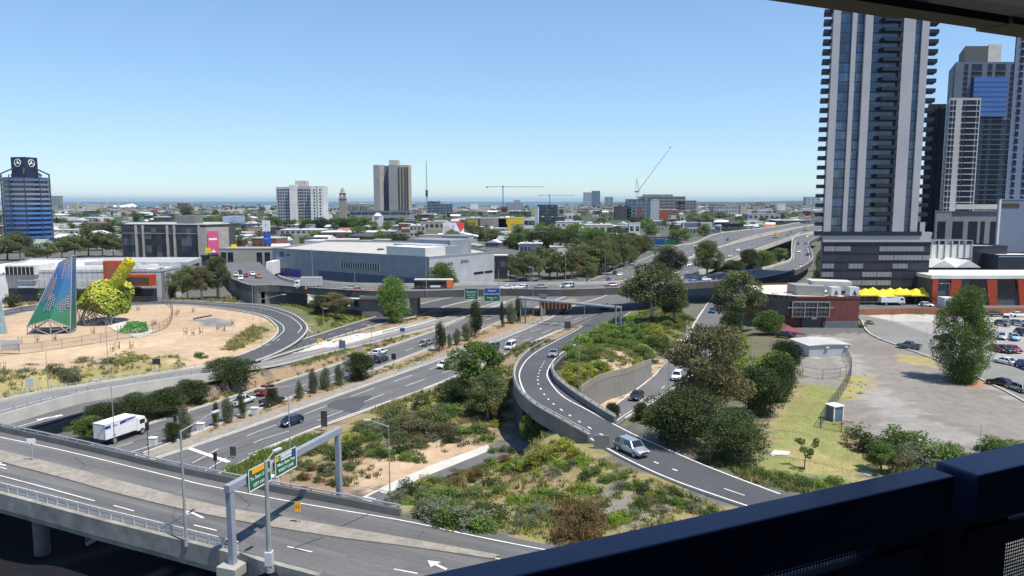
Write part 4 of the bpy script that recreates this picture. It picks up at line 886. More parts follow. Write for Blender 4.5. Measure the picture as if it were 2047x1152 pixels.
scatter('undergrowth',[[(-60,815),(0,775),(110,740),(260,722),(360,712),(370,735),(215,765),(60,790)]],1.6,[L_DRY,L_TUFT,L_GREY],.4,.9,11,63)
scatter('undergrowth',[[(440,700),(475,672),(510,648),(545,638),(556,660),(520,685),(470,702)],[(150,606),(460,596),(530,605),(460,605),(160,612)],[(0,620),(60,606),(150,600),(60,612)]],1.2,[L_DRY,L_TUFT],.5,1.0,11,65)
scatter('undergrowth',[[(300,850),(420,800),(560,750),(640,728),(700,712),(560,768),(430,812),(330,846)]],1.3,[L_DRY,L_TUFT,L_EUC],.4,.85,11,67)
scatter('undergrowth',[[(1275,875),(1330,880),(1420,915),(1500,935),(1600,955),(1700,965),(1650,1000),(1500,965),(1400,925)]],1.8,[L_TUFT,L_GREEN,L_DRY],.35,.75,11,69)
scatter('undergrowth',[[(1215,870),(1290,805),(1380,770),(1400,800),(1350,870),(1290,868)]],1.2,[L_TUFT,L_YEL,L_EUC],.5,.9,11,71)
scatter('undergrowth',[[(420,868),(560,815),(640,790),(780,742),(900,702),(900,694),(780,730),(600,790),(430,848)],[(780,742),(1060,625),(1090,618),(1000,660),(800,744)]],1.0,[L_TUFT,L_DRY,L_GREY],.3,.6,10,73)
LOW=dict(smin=.09,smax=.17,blades=60,sp=3.2,blade=False)
scatter('ground_cover',[[(712,834),(887,765),(990,720),(1120,664),(1165,650),(1100,690),(1035,735),(1020,790),(1000,880),(860,900),(740,930),(640,900),(700,860)]],.9,[L_DRY,L_TUFT,L_EUC,L_BROWN,L_GREEN,L_GREY],seed=151,**LOW)
scatter('ground_cover',[[(790,1015),(900,960),(980,920),(1050,900),(1130,905),(1210,920),(1400,1000),(1480,1035),(1400,1090),(1100,1080),(1000,1062)]],.8,[L_TUFT,L_DRY,L_EUC,L_GREEN,L_YEL],seed=157,**LOW)
scatter('ground_cover',[[(1115,740),(1145,700),(1200,660),(1290,615),(1385,635),(1360,680),(1300,722),(1200,765),(1130,785)]],1.0,[L_GREEN,L_EUC,L_BRIGHT],seed=161,**LOW)
scatter('ground_cover',[[(430,960),(460,920),(560,885),(640,868),(620,905),(560,935),(480,972)],[(1275,875),(1330,880),(1420,915),(1500,935),(1600,955),(1700,965),(1650,1000),(1500,965),(1400,925)]],1.2,[L_GREEN,L_EUC],seed=165,**LOW)
scatter('grass',[[(1510,930),(1565,830),(1605,775),(1690,772),(1665,840),(1720,870),(1775,948),(1700,975),(1600,960)]],9,[L_TUFT,L_DRY,L_DRY],.05,.10,5,75,clump=False)
scatter('weeds',[[(1690,760),(1730,745),(1745,775),(1700,805)],[(1800,705),(1870,715),(1885,735),(1840,738)],[(1650,850),(1720,830),(1760,870),(1690,880)],[(1740,655),(1800,668),(1790,690),(1730,680)]],1.2,[L_DRY,L_TUFT],.15,.4,7,77)
# ================================================================== VEHICLES
def paint(name,col,metal=0.0):return mat('paint_'+name,col,0.35,metal,var=0.0,spec=0.5,coat=0.7)
PAINT=dict(white=paint('white',(.80,.80,.79)),silver=paint('silver',(.42,.44,.46),.5),grey=paint('grey',(.13,.14,.15),.3),black=paint('black',(.012,.013,.016)),navy=paint('navy',(.012,.022,.055)),blue=paint('blue',(.02,.07,.22)),red=paint('red',(.30,.018,.018)),maroon=paint('maroon',(.11,.012,.018)),orange=paint('orange',(.55,.15,.04)),cream=paint('cream',(.62,.58,.42)),lightblue=paint('light_blue',(.25,.42,.62)))
M_LAMP=mat('lamp_lens',(.7,.72,.74),.15,var=0);M_TAIL=mat('tail_lens',(.35,.01,.01),.2,var=0);M_RIM=mat('alloy',(.5,.5,.52),.35,.7,var=0)
M_ORANGE=mat('safety_orange',(.75,.17,.05),.6,var=.05)
_w=MB();_w.tube((0,-.11,0),(0,.11,0),.33,.33,16,M_BLACK)
TYRE=meshdata(_w.build('tyre'));_w=MB();_w.tube((0,-.12,0),(0,.12,0),.2,.2,12,M_RIM);RIM=meshdata(_w.build('rim'))
SPEC={'hatch':(4.2,1.76,.25,.92,1.48,1.15,.45,-1.35,-1.95,.95),'sedan':(4.7,1.80,.24,.90,1.43,1.0,.3,-1.0,-1.75,.92),'suv':(4.6,1.86,.30,1.05,1.70,1.2,.6,-1.75,-2.15,1.05),'wagon':(4.8,1.80,.25,.95,1.50,1.1,.4,-1.9,-2.3,.95),'van':(4.9,1.9,.28,1.12,1.95,1.95,1.25,-2.2,-2.4,1.1),'ute':(5.1,1.85,.32,1.02,1.72,1.1,.5,-.65,-.95,1.05)}
def carproto(kind):
 L,Wd,s,bz,rz,c0,c1,c2,c3,hz=SPEC[kind]
 hl=L/2;hw=Wd/2
 st=[(-hl,.86,s+.12,bz-.12),(-hl+.08,.95,s+.02,bz-.02),(-hl+.5,1,s,bz),(c3,1,s,bz),(0,1.0,s,bz+.01),(c0,1,s,hz+.0),(hl-.9,.98,s,hz-.06),(hl-.3,.93,s,hz-.18),(hl-.05,.84,s+.05,hz-.32),(hl,.76,s+.12,hz-.42)]
 b=MB();vs=[];n=len(st)
 for x,wf,z0,z1 in st:
  w=hw*wf
  vs+=[(x,-w*.93,z0),(x,-w,z0+.2),(x,-w*.99,(z0+z1)/2+.08),(x,-w*.93,z1-.03),(x,-w*.8,z1),(x,0,z1+.025),(x,w*.8,z1),(x,w*.93,z1-.03),(x,w*.99,(z0+z1)/2+.08),(x,w,z0+.2),(x,w*.93,z0)]
 k=11;fs=[]
 for i in range(n-1):
  for j in range(k-1):fs.append((i*k+j,(i+1)*k+j,(i+1)*k+j+1,i*k+j+1))
  fs.append((i*k+k-1,(i+1)*k+k-1,(i+1)*k,i*k))
 fs.append(tuple(range(k-1,-1,-1)));fs.append(tuple((n-1)*k+q for q in range(k)))
 b.add(vs,fs)
 body=meshdata(b.build('body',PAINT['white'],smooth=True))
 def ring(x,w,z):return[(x,-w,z),(x,w,z)]
 w0=hw*.91;w1=hw*.70
 A=ring(c0,w0,bz-.02)+ring(c1,w1,rz-.04)+ring(c2,w1,rz-.04)+ring(c3,w0,bz-.02)
 b=MB();b.add(A,[(0,1,3,2),(4,5,7,6),(0,2,4,6),(1,7,5,3)]);gl=meshdata(b.build('windows',M_CARGL))
 b=MB();r0=.0
 b.add([(c1+.06,-w1-.03,rz-.08),(c1+.06,w1+.03,rz-.08),(c2-.06,w1+.03,rz-.08),(c2-.06,-w1-.03,rz-.08),(c1-.2,-w1+.1,rz),(c1-.2,w1-.1,rz),(c2+.2,w1-.1,rz-.01),(c2+.2,-w1+.1,rz-.01)],[(3,2,1,0),(4,5,6,7),(0,1,5,4),(1,2,6,5),(2,3,7,6),(3,0,4,7)])
 for sg in(-1,1):
  for(xa,xb) in((c0,c1),(c3,c2)):b.bar((xa,sg*w0*1.0,bz-.03),(xb,sg*(w1+.01),rz-.05),.09,.07)
  xm=(c1+c2)/2;b.bar((xm,sg*(w0+.005),bz-.03),(xm,sg*(w1+.015),rz-.06),.09,.05)
  if kind in('suv','wagon','van'):xm=c2+.75;b.bar((xm,sg*(w0+.005),bz-.03),(xm,sg*(w1+.015),rz-.06),.14,.05)
 roof=meshdata(b.build('roof',PAINT['white']))
 parts=[('windows',gl),('roof',roof)]
 if kind=='ute':
  b=MB();b.box(-hl+.12,c3-.08,-hw*.84,hw*.84,bz+.005,bz+.035);parts.append(('tray_bed',meshdata(b.build('tray_bed',M_BLACK))))
  b=MB();b.box(-hl+.02,c3-.05,-hw*.96,-hw*.86,bz-.1,bz+.16);b.box(-hl+.02,c3-.05,hw*.86,hw*.96,bz-.1,bz+.16);b.box(-hl,-hl+.1,-hw*.9,hw*.9,bz-.1,bz+.16);parts.append(('tray_side',meshdata(b.build('tray_side',PAINT['white']))))
 small=[]
 for sg in(-1,1):
  b=MB();b.box(hl-.25,hl-.02,sg*hw*.62-.19,sg*hw*.62+.19,hz-.40,hz-.26);small.append(('headlight',meshdata(b.build('headlight',M_LAMP))))
  b=MB();b.box(-hl-.01,-hl+.1,sg*hw*.74-.13,sg*hw*.74+.13,bz-.3,bz-.1);small.append(('taillight',meshdata(b.build('taillight',M_TAIL))))
  b=MB();b.box(c0-.35,c0-.15,sg*(hw+.0),sg*(hw+.16),bz,bz+.14) if sg>0 else b.box(c0-.35,c0-.15,-(hw+.16),-hw,bz,bz+.14);small.append(('wing_mirror',meshdata(b.build('wing_mirror',M_BLACK))))
 b=MB();b.box(hl-.03,hl+.015,-hw*.5,hw*.5,s+.22,s+.42);small.append(('grille',meshdata(b.build('grille',M_DARK))))
 b=MB();b.box(-hl-.02,-hl+.06,-.26,.26,s+.3,s+.42);small.append(('number_plate',meshdata(b.build('number_plate',M_WHITE))))
 return body,parts,small,(hl-.85,-hl+.85,hw-.1)
CARP={k:carproto(k) for k in SPEC}
PM={}
def painted(me,m):
 k=(me.name,m.name)
 if k not in PM:c=me.copy();c.materials[0]=m;PM[k]=c
 return PM[k]
def car(kind,colour,p,d,label,group=None,detail=2,cat='car',name='car',slope=0.0):
 """p ground point under the centre, d heading vector"""
 body,parts,small,(xf,xr,yw)=CARP[kind]
 o=thing(name,label,cat,p,math.atan2(d[1],d[0]),group);m=PAINT[colour]
 o.rotation_euler=(0,-slope,math.atan2(d[1],d[0]))
 new('body',painted(body,m),o)
 for n_,me in parts:new(n_,painted(me,m) if n_ in('roof','tray_side') else me,o)
 if detail>=1:
  for x in(xf,xr):
   for sg in(-1,1):
    w=new('wheel',TYRE,o);w.location=(x,sg*yw,.33)
    if detail>1:r_=new('rim',RIM,w)
 if detail>1:
  for n_,me in small:new(n_,me,o)
 return o
def car_px(kind,colour,u,v,u2,v2,label,zf=None,group=None,detail=2,cat='car',name='car',lift=0.03):
 zf=zf or T
 p=G(u,v,zf);q=G(u2,v2,zf);d=q-p;sl=d.z/max(.1,math.hypot(d.x,d.y))
 p=p+Vector((0,0,lift));return car(kind,colour,p,d,label,group,detail,cat,name,max(-.12,min(.12,sl)))
g1='vehicles on the freeway and its ramps'
RZ=lambda r:r.zc
car_px('hatch','navy',583,849,563,856,'dark navy hatchback driving alone towards the camera on the near freeway lanes',RZ(f1),g1)
car_px('suv','silver',1263,906,1290,918,'silver people mover coming down the curved ramp',RZ(rC),g1)
car_px('sedan','silver',1107,713,1098,722,'pale silver sedan entering the top of the curved ramp',RZ(rC),g1)
car_px('sedan','black',1273,797,1262,806,'black sedan on the slip road below the retaining wall',RZ(rD),g1)
car_px('suv','white',1354,758,1345,770,'white four wheel drive on the slip road beside the brown gum',RZ(rD),g1)
car_px('van','white',1022,697,1008,704,'white passenger van following the dark hatchback on the freeway',RZ(f1),g1,cat='van',name='van')
car_px('hatch','grey',988,697,976,703,'small dark grey hatchback ahead of the white van',RZ(f1),g1)
car_px('hatch','white',887,735,874,741,'white hatchback alone in the middle of the freeway lanes',RZ(f1),g1)
car_px('wagon','silver',853,690,868,684,'silver station wagon on the outbound lanes near the dark pointed tree',RZ(f2),g1)
car_px('wagon','white',760,709,776,703,'white wagon beside a dark car on the outbound lanes',RZ(f2),g1)
car_px('wagon','navy',763,723,780,716,'dark blue wagon half hidden by the broad median tree',RZ(f2),g1)
car_px('ute','white',486,808,508,800,'white pickup truck behind the thin median trees',RZ(f2),g1,cat='pickup',name='pickup')
car_px('ute','red',534,787,552,780,'red pickup truck on the outbound lanes above the white one',RZ(f2),g1,cat='pickup',name='pickup')
car_px('ute','black',545,808,570,799,'black tray pickup beside the median lamp post',RZ(f2),g1,cat='pickup',name='pickup')
car_px('suv','white',1440,604,1436,612,'white car coming under the overpass on the slip road',RZ(rD),g1,1)
car_px('hatch','blue',1424,625,1420,634,'dark blue car in the overpass shadow on the slip road',RZ(rD),g1,1)
car_px('sedan','grey',1128,626,1118,631,'dark car in the shade under the overpass, left of two',RZ(f1),g1,1)
car_px('van','grey',1208,619,1198,624,'grey van in the shade under the overpass beside the gantry',RZ(f1),g1,1,cat='van',name='van')
car_px('sedan','silver',1240,650,1228,655,'grey car leaving the overpass shadow at the ramp mouth',RZ(rC),g1,1)
g2='vehicles on the overpass'
for(k,c,u,v,lab) in(('sedan','white',1012,579,'white sedan on the overpass right of the blue direction sign'),('wagon','white',1042,578,'white wagon behind the white sedan on the overpass'),('sedan','grey',1080,577,'dark grey sedan on the overpass behind a lamp post'),('van','white',1134,576,'white van with a rounded tail on the overpass'),('sedan','silver',700,579,'silver car on the overpass right of the white box truck'),('sedan','orange',712,583,'orange car low behind the overpass parapet'),('sedan','red',1222,574,'red car low behind the parapet at the middle of the overpass'),('wagon','blue',1390,564,'bright blue car on the overpass right of the big gum tree'),('sedan','white',1408,562,'white car touching the bright blue one on the overpass'),('sedan','white',1352,548,'white car on the freeway behind the tall pole'),('sedan','silver',1490,556,'silver car by the overpass parapet near the shadow'),('hatch','silver',1600,534,'pale car in the tower shadow on the curving ramp')):
 zf=bB.zc if lab.find('freeway behind')<0 else f1.zc
 u2,v2=(u-20,v+.4) if v>550 else(u-6,v+3)
 car_px(k,c,u,v,u2,v2,lab,zf,g2,1,'van' if k=='van' else 'car','van' if k=='van' else 'car')
g3='small cars on the far curving ramp'
for(c,u,v,lab) in(('maroon',1596,489,'dark red car highest on the far curving ramp, left lane'),('grey',1611,489,'dark car highest on the far curving ramp, right lane'),('silver',1613,500,'silver car in the right lane of the far curving ramp'),('white',1597,505,'white car in the left lane of the far curving ramp'),('navy',1615,511,'dark blue car just above the shadow line of the far ramp'),('white',1614,474,'white van at the very top of the far ramp')):
 car_px('sedan',c,u,v,u,v+4,lab,bB.zc,g3,0)
g4='small cars far along the freeway'
for(c,u,v,r,lab) in(('white',1476,502,f1,'white car on the elevated inbound freeway, right of two'),('cream',1460,514,f1,'cream car on the elevated inbound freeway, nearer the parapet'),('white',1379,531,f1,'white car beyond the upright gum on the freeway'),('white',1391,493,f2,'small white car on the outbound freeway left of the gum crown'),('navy',1455,481,f2,'dark car with a white top far along the outbound freeway'),('blue',1217,562,f2,'dark blue car on the outbound lanes above the overpass'),('silver',1177,563,f2,'silver hatchback on the outbound lanes above the overpass'),('white',1240,551,f2,'white car ahead of the dark blue one on the outbound lanes'),('black',1230,548,f2,'black car beside the white one on the outbound lanes'),('grey',1575,471,f1,'dark car behind the yellow-loaded truck on the elevated freeway'),('grey',1582,466,f1,'grey car furthest along the elevated freeway'),('silver',1520,474,f2,'silver car far off on the outbound freeway by the pole')):
 car_px('sedan',c,u,v,u-5,v+3,lab,r.zc,g4,0)
g5='cars in the car park behind the tall tree'
for(k,c,u,v,du,dv,lab) in(('sedan','white',2010,729,-14,-3,'white sedan parked behind the tall tree, nearest white one'),('suv','blue',2046,737,-14,-5,'bright blue four wheel drive cut by the right frame edge'),('sedan','maroon',1995,703,12,3,'dark red sedan parked right beside the tall tree crown'),('sedan','red',2024,704,12,3,'red sedan in the row right of the maroon one'),('hatch','black',2010,705,12,3,'black car squeezed between two red ones'),('hatch','silver',2003,678,3,8,'silver hatchback facing away in the middle parking row'),('hatch','lightblue',2028,680,8,6,'pale blue hatchback right of the silver one'),('suv','navy',2040,670,-10,-4,'dark blue four wheel drive in the middle row at the frame edge'),('hatch','grey',2005,652,12,2,'grey hatchback in front of the white van in the car park'),('van','white',2012,643,4,-8,'white van parked across the rows with its back turned'),('sedan','black',1990,633,10,0,'black car in the back row behind the tall tree'),('sedan','white',2036,634,12,0,'white car in the back row at the right frame edge'),('wagon','silver',2040,652,12,2,'silver wagon right of the white van in the car park'),('sedan','black',2000,772,-14,-3,'black sedan parked at the kerb beside the tree base'),('wagon','silver',2036,783,-16,-6,'old silver wagon with a square tail parked at the kerb'),('sedan','maroon',1888,680,-10,-1,'dark maroon car peeping out left of the tall tree'),('ute','grey',1817,698,-14,-2,'grey pickup with a white tray alone on the kerbed drive'),('hatch','white',1852,614,14,1,'white hatchback on the cross street by the timber fence'),('sedan','black',1570,676,-10,-1,'black car parked under the maroon shade sail')):
 car_px(k,c,u,v,u+du,v+dv,lab,T,g5 if u>1985 else None,2 if v>690 else 1,'van' if k=='van' else('pickup' if k=='ute' else 'car'),'van' if k=='van' else('pickup' if k=='ute' else 'car'),.18)
g6='cars queued at the left of the showroom'
for(k,c,u,v,du,dv,lab) in(('hatch','white',482,560,-1,6,'white hatchback nearest the overpass start'),('sedan','red',492,554,-1,6,'red car just behind the white hatchback'),('suv','cream',473,553,-2,6,'cream four wheel drive left of the red car'),('suv','silver',492,529,-8,0,'silver wagon parked across at the top of the service lot'),('van','white',510,541,3,6,'white van parked by the white wall of the service lot'),('sedan','white',505,551,6,3,'pale sedan turning in the service lot'),('sedan','black',480,547,-2,6,'black car in the queue behind the cream one'),('hatch','orange',517,556,6,2,'orange car by the overpass barrier'),('sedan','grey',462,540,-2,6,'grey car at the back of the queue'),('sedan','white',500,522,-8,0,'white car in the back row of the service lot')):
 p=W(u,v,7.2 if v>545 else 5.2);q=W(u+du,v+dv,7.2 if v>545 else 5.2)
 zz=bB.zc(p.x,p.y) if v>545 else T(p.x,p.y)
 car(k,c,G(u,v,(bB.zc if v>545 else T),5)+Vector((0,0,.05)),q-p,lab,g6,1,'van' if k=='van' else 'car','van' if k=='van' else 'car')
def truck(p,d,label,box=(.78,.78,.76),L=8.5,h=3.5,cat='truck',name='box_truck',deco=None,boxm=None):
 o=thing(name,label,cat,p,math.atan2(d[1],d[0]));hl=L/2
 b=MB();b.box(-hl,hl-2.1,-1.2,1.2,1.0,h);b.box(-hl-.02,hl-2.08,-1.23,1.23,h-.06,h+.03);b.build('cargo_box',boxm or mat('cargo_white',(.76,.77,.76),.5,var=.05),o)
 b=MB();x0=hl-1.95
 vs=[(x0,-1.1,.7),(x0,1.1,.7),(hl,1.1,.7),(hl,-1.1,.7),(x0,-1.1,2.75),(x0,1.1,2.75),(hl-.45,1.02,2.7),(hl-.45,-1.02,2.7),(hl,1.1,1.65),(hl,-1.1,1.65)]
 b.add(vs,[(3,2,1,0),(0,1,5,4),(4,5,6,7),(7,6,8,9),(9,8,2,3),(0,4,7,9,3),(1,2,8,6,5)]);b.build('cab',PAINT['white'],o)
 b=MB();b.add([(hl-.0,-.95,1.72),(hl-.0,.95,1.72),(hl-.38,.92,2.52),(hl-.38,-.92,2.52)],[(0,1,2,3)]);b.v=[(x+.02,y,z) for x,y,z in b.v];b.build('windscreen',M_CARGL,o)
 for sg in(-1,1):
  b=MB();b.box(x0+.5,hl-.5,sg*1.105-.01,sg*1.105+.01,1.7,2.35);b.build('side_window',M_CARGL,o)
  b=MB();b.box(hl-.03,hl+.03,sg*.8-.16,sg*.8+.16,.85,1.1);b.build('headlight',M_LAMP,o)
  b=MB();b.box(hl-.25,hl-.05,sg*1.3-.06,sg*1.3+.06,1.7,2.2);b.build('wing_mirror',M_DARK,o)
  for x in(hl-1.1,-hl+1.6):
   w=new('wheel',TYRE,o);w.location=(x,sg*1.02,.48);w.scale=(1.45,1.8,1.45);r_=new('rim',RIM,w)
 b=MB();b.box(-hl+.1,hl-.3,-.55,.55,.55,.98);b.build('chassis',M_DARK,o)
 if deco:deco(o,hl,h)
 return o
def deco_truck(o,hl,h):
 mb_=mat('deep_blue_livery',(.035,.045,.30),.5,var=0)
 for sg in(-1,):
  b=MB();y=sg*1.215
  b.add([(-hl+.02,y,2.55),(-hl+.02,y,3.0),(-hl+1.0,y,3.02),(-hl+1.0,y,2.57)],[(0,1,2,3)]);b.add([(-hl+2.6,y,2.62),(-hl+2.6,y,3.08),(hl-3.2,y,3.22),(hl-2.2,y,3.08),(hl-3.0,y,2.86)],[(0,1,2,3,4)]);b.build('livery_stripe',mb_,o)
  text('lettering','removals',.42,M_WHITE,o,(-hl+4.4,y-.02,2.92),(math.pi/2,0,0));text('lettering','Hire',.42,mb_,o,(-hl+1.75,y-.02,2.8),(math.pi/2,0,0));text('lettering','13 27',.3,mb_,o,(-hl+1.5,y-.02,1.35),(math.pi/2,0,0))
a=f2.g(212,888);c=f2.g(276,866);truck(a.lerp(c,.5)+Vector((0,0,.03)),c-a,'white box truck with a blue stripe driving out on the far left freeway lane',deco=deco_truck,L=7.7,h=3.3)
a=bB.g(594,577);c=bB.g(640,577);truck(a.lerp(c,.5),a-c,'pale grey box truck on the left part of the overpass',L=8.6,h=3.7,boxm=mat('cargo_grey',(.42,.42,.43),.5,var=.05))
def deco_sm(o,hl,h):text('lettering','TRANSPORT',.5,M_DARK,o,(-1.0,-1.24,2.7),(math.pi/2,0,0))
a=G(1758,611,T);c=G(1806,611,T);truck(a.lerp(c,.5)+Vector((0,0,.15)),c-a,'white box truck parked below the yellow umbrellas',deco=deco_sm,L=7.6,h=2.7)
def deco_load(o,hl,h):
 pass
for(u,v,lab) in((1552,476,'white truck with a round yellow load on the elevated freeway, nearer one'),(1612,461,'white truck with a yellow load far along the elevated freeway')):
 p=f1.g(u,v);q=f1.g(u-8,v+4);truck(p,q-p,lab,L=13,h=4.0,boxm=mat('yellow_load',(.62,.34,.03),.6,var=.1))
p=bB.g(868,577.5);q=bB.g(830,577.5);o=thing('bus','dark bus with a white roof and orange end crossing the overpass','bus',p+Vector((0,0,.02)),math.atan2((p-q).y,(p-q).x))
b=MB();b.box(-6.2,6.2,-1.25,1.25,.35,2.9);b.build('body',mat('bus_brown',(.10,.06,.05),.5),o);b=MB();b.box(4.3,6.24,-1.28,1.28,.34,2.92);b.build('orange_front',M_ORANGE,o);b=MB();b.box(-6.15,6.1,-1.2,1.2,2.9,3.15);b.build('roof',mat('bus_roof_white',(.7,.66,.6),.6,var=.05),o)
b=MB();b.box(-6.22,3.9,-1.28,1.28,1.25,2.45);b.build('side_windows',M_CARGL,o)
b=MB();b.box(-1.0,2.2,-1.285,-1.27,.6,1.2);b.build('side_panel',M_WHITE,o);b=MB();b.box(6.18,6.24,-1.1,1.1,1.1,2.6);b.build('windscreen',M_CARGL,o)
for x in(-4,4):
 for sg in(-1,1):w=new('wheel',TYRE,o);w.location=(x,sg*1.1,.48);w.scale=(1.45,1.6,1.45)
# ================================================================== BUILDINGS
def windowgrid(parent,x0,x1,y,z0,z1,nx,nz,fw=.12,m=None,name='window',gap=.35,each=True,frame=True,rot=None):
 """separate recess-framed windows on a wall whose outside faces -y (in parent's space)"""
 dx=(x1-x0)/nx;dz=(z1-z0)/nz
 b=MB();w=dx*(1-gap);h=dz*(1-gap)
 b.box(-w/2,w/2,-.05,.02,-h/2,h/2);pane=meshdata(b.build(name,m or M_GLASS))
 b=MB()
 for q in((-w/2-fw,-w/2,-h/2-fw,h/2+fw),(w/2,w/2+fw,-h/2-fw,h/2+fw),(-w/2,w/2,h/2,h/2+fw),(-w/2,w/2,-h/2-fw,-h/2)):b.box(q[0],q[1],-.12,.02,q[2],q[3])
 fr=meshdata(b.build('frame',M_GREYP)) if frame else None
 for i in range(nx):
  for j in range(nz):
   o=new(name,pane,parent);o.location=(x0+dx*(i+.5),y,z0+dz*(j+.5))
   if rot:o.rotation_euler=(0,0,rot)
   if fr:new('frame',fr,o)
def block(name,label,cat,poly,z0,z1,mw,mr=None,par=.6,group=None):
 """walls + parapet roof over a footprint polygon in world xy; returns thing"""
 cx=sum(p[0] for p in poly)/len(poly);cy=sum(p[1] for p in poly)/len(poly)
 o=thing(name,label,cat,(cx,cy,z0),0,group);L=[(p[0]-cx,p[1]-cy) for p in poly]
 b=MB();b.prism(L,-1.5,z1-z0,mw,mr or mw);w=b.build('wall',None,o)
 if par:
  q=[Vector((p[0],p[1],z1-z0)) for p in L]+[Vector((L[0][0],L[0][1],z1-z0))]
  b=MB()
  for i in range(len(q)-1):
   d=(q[i+1]-q[i]).normalized()*.15;b.bar(q[i]-d+Vector((0,0,par/2-.02)),q[i+1]+d+Vector((0,0,par/2-.02)),.3,par)
  b.build('parapet',mw,o)
 return o
def bands(o,x0,x1,y,zs,h,m,d=.06,name='window_band',mull=0):
 for z in zs:
  b=MB();b.box(x0,x1,y-d,y+.02,z,z+h,m)
  if mull:
   n=int((x1-x0)/mull)
   for i in range(n+1):x=x0+(x1-x0)*i/n;b.box(x-.06,x+.06,y-d-.05,y,z,z+h,M_STEEL)
  b.build(name,None,o)
def sidebands(o,x,y0,y1,zs,h,m,sg,name='window_band'):
 for z in zs:
  b=MB();b.box(min(x,x+sg*.06),max(x,x+sg*.06),y0,y1,z,z+h);b.build(name,m,o)
def facade_thing(u0,u1,vb,vt,zg,depth,name,label,cat='building',mw=None,mr=None,group=None,par=.5,Y=None,base=None):
 a=W(u0,vb,zg) if Y is None else PY(u0,vb,Y);Yv=a.y;x0=PY(u0,vb,Yv).x;x1=PY(u1,vb,Yv).x;z1=PY(u0,vt,Yv).z
 o=block(name,label,cat,[(x0,Yv),(x1,Yv),(x1,Yv+depth),(x0,Yv+depth)],zg,z1,mw or M_OFFW,mr,par,group)
 return o,(x1-x0)/2,depth/2,z1-zg,Yv
CLAD_G=ribmat('grey_cladding',(.235,.255,.285),(.20,.22,.25),1.2,.6,'xy',.06)
CLAD_L=ribmat('light_grey_cladding',(.42,.43,.45),(.36,.37,.39),.9,.6,'xy',.08)
CLAD_S=ribmat('retail_ribbed_cladding',(.50,.50,.49),(.20,.20,.20),1.7,.6,'x',.07)
M_TOWERW=mat('tower_pale_panel',(.36,.355,.37),.7,var=.06,scale=.15)
M_NAVY=mat('navy_balcony',(.008,.012,.03),.5,var=.2)
M_TGLASS=paneglass('tower_glass',(.014,.045,.11),(.07,.10,.15),1.9,3.05,.12)
M_OGL=paneglass('office_glass',(.02,.032,.045),(.10,.12,.13),2.4,3.6,.2)
M_CHAR=mat('charcoal_panel',(.028,.03,.045),.5,var=.25,scale=.3)
M_ROOFW=mat('white_roof_sheet',(.66,.65,.62),.6,var=.12,scale=.15)
M_ROOFG=mat('grey_roof_sheet',(.38,.38,.37),.7,var=.15,scale=.15)
M_ROOFC=mat('cream_roof_membrane',(.58,.53,.44),.85,var=.12,scale=.25)
TY=245.0
tx=lambda u,v=480:PY(u,v,TY).x
tz=lambda v,u=1750:PY(u,v,TY).z
PZ0=2.9;PZ1=tz(484);BZ=tz(470)
o=thing('apartment_tower','tall navy and pale striped apartment tower with stacked dark balconies','tower',(0,TY,0));tower=o
b=MB();b.box(tx(1645),tx(1861),0,34,0,PZ1);b.build('podium_wall',M_CHAR,o)
b=MB();b.box(tx(1645),tx(1861),-.35,34,PZ1,PZ1+2.1);b.box(tx(1840),tx(1862),-.36,2,PZ1+2.1,PZ1+3.2);b.build('podium_band',M_TOWERW,o)
b=MB();b.box(tx(1628),tx(1840),-.7,.2,PZ1+2.1,PZ1+3.4);b.build('terrace_balustrade',M_NAVY,o)
TOPZ=tz(-420)
b=MB();b.box(tx(1646),tx(1836),1.5,32,PZ1+2,TOPZ);b.build('core_wall',M_NAVY,o)
FL=3.05;z0=PZ1+2.2;nfl=int((TOPZ-z0)/FL)
for(ua,ub,yo) in((1646,1660,.0),(1683,1692,.0),(1707,1722,-.4),(1781,1804,-.6),(1818,1832,-.2)):
 b=MB();b.box(tx(ua),tx(ub),yo,1.6,z0,TOPZ)
 b.build('pale_pier',M_TOWERW,o)
for(ua,ub,yo) in((1660,1683,.5),(1692,1707,.5),(1722,1740,1.0),(1740,1781,1.3),(1804,1818,.4)):
 b=MB();b.box(tx(ua),tx(ub),yo,1.62,z0,TOPZ,M_TGLASS)
 for k in range(nfl):
  z=z0+k*FL;b.box(tx(ua),tx(ub),yo-.08,yo+.1,z-.12,z+.28,M_CHAR)
  xm=(tx(ua)+tx(ub))/2;b.box(xm-.5,xm-.42,yo-.05,yo+.05,z+.9,z+2.2,M_DARK);b.box(xm+.42,xm+.5,yo-.05,yo+.05,z+.9,z+2.2,M_DARK);b.box(xm-.42,xm+.42,yo-.05,yo+.05,z+.9,z+.98,M_DARK)
 b.build('curtain_wall',None,o)
cells={0:[(1648,1671),(1672,1701),(1759,1848)],1:[(1758,1788),(1789,1846),(1847,1860)],2:[(1646,1670),(1699,1728),(1787,1817)],3:[(1645,1669),(1727,1756),(1757,1786),(1845,1859)],4:[(1676,1727),(1728,1756),(1757,1785),(1845,1859)],5:[(1725,1756),(1845,1859)]}
LOUV=ribmat('louvre_panel',(.22,.22,.25),(.12,.12,.15),1.3,.6,'x',.14)
for k,cs in cells.items():
 zt=tz(493+k*16.7+(1 if k else 0));zb=tz(502.5+k*16.7+(1 if k else 0))
 for ua,ub in cs:
  b=MB();b.box(tx(ua),tx(ub),-.25,.05,zb,zt);b.build('louvre_panel',LOUV,o)
for k in range(7):
 z=tz(490+k*16.7);b=MB();b.box(tx(1645),tx(1861),-.12,.05,z-.12,z+.12);b.build('floor_line',M_NAVY,o)
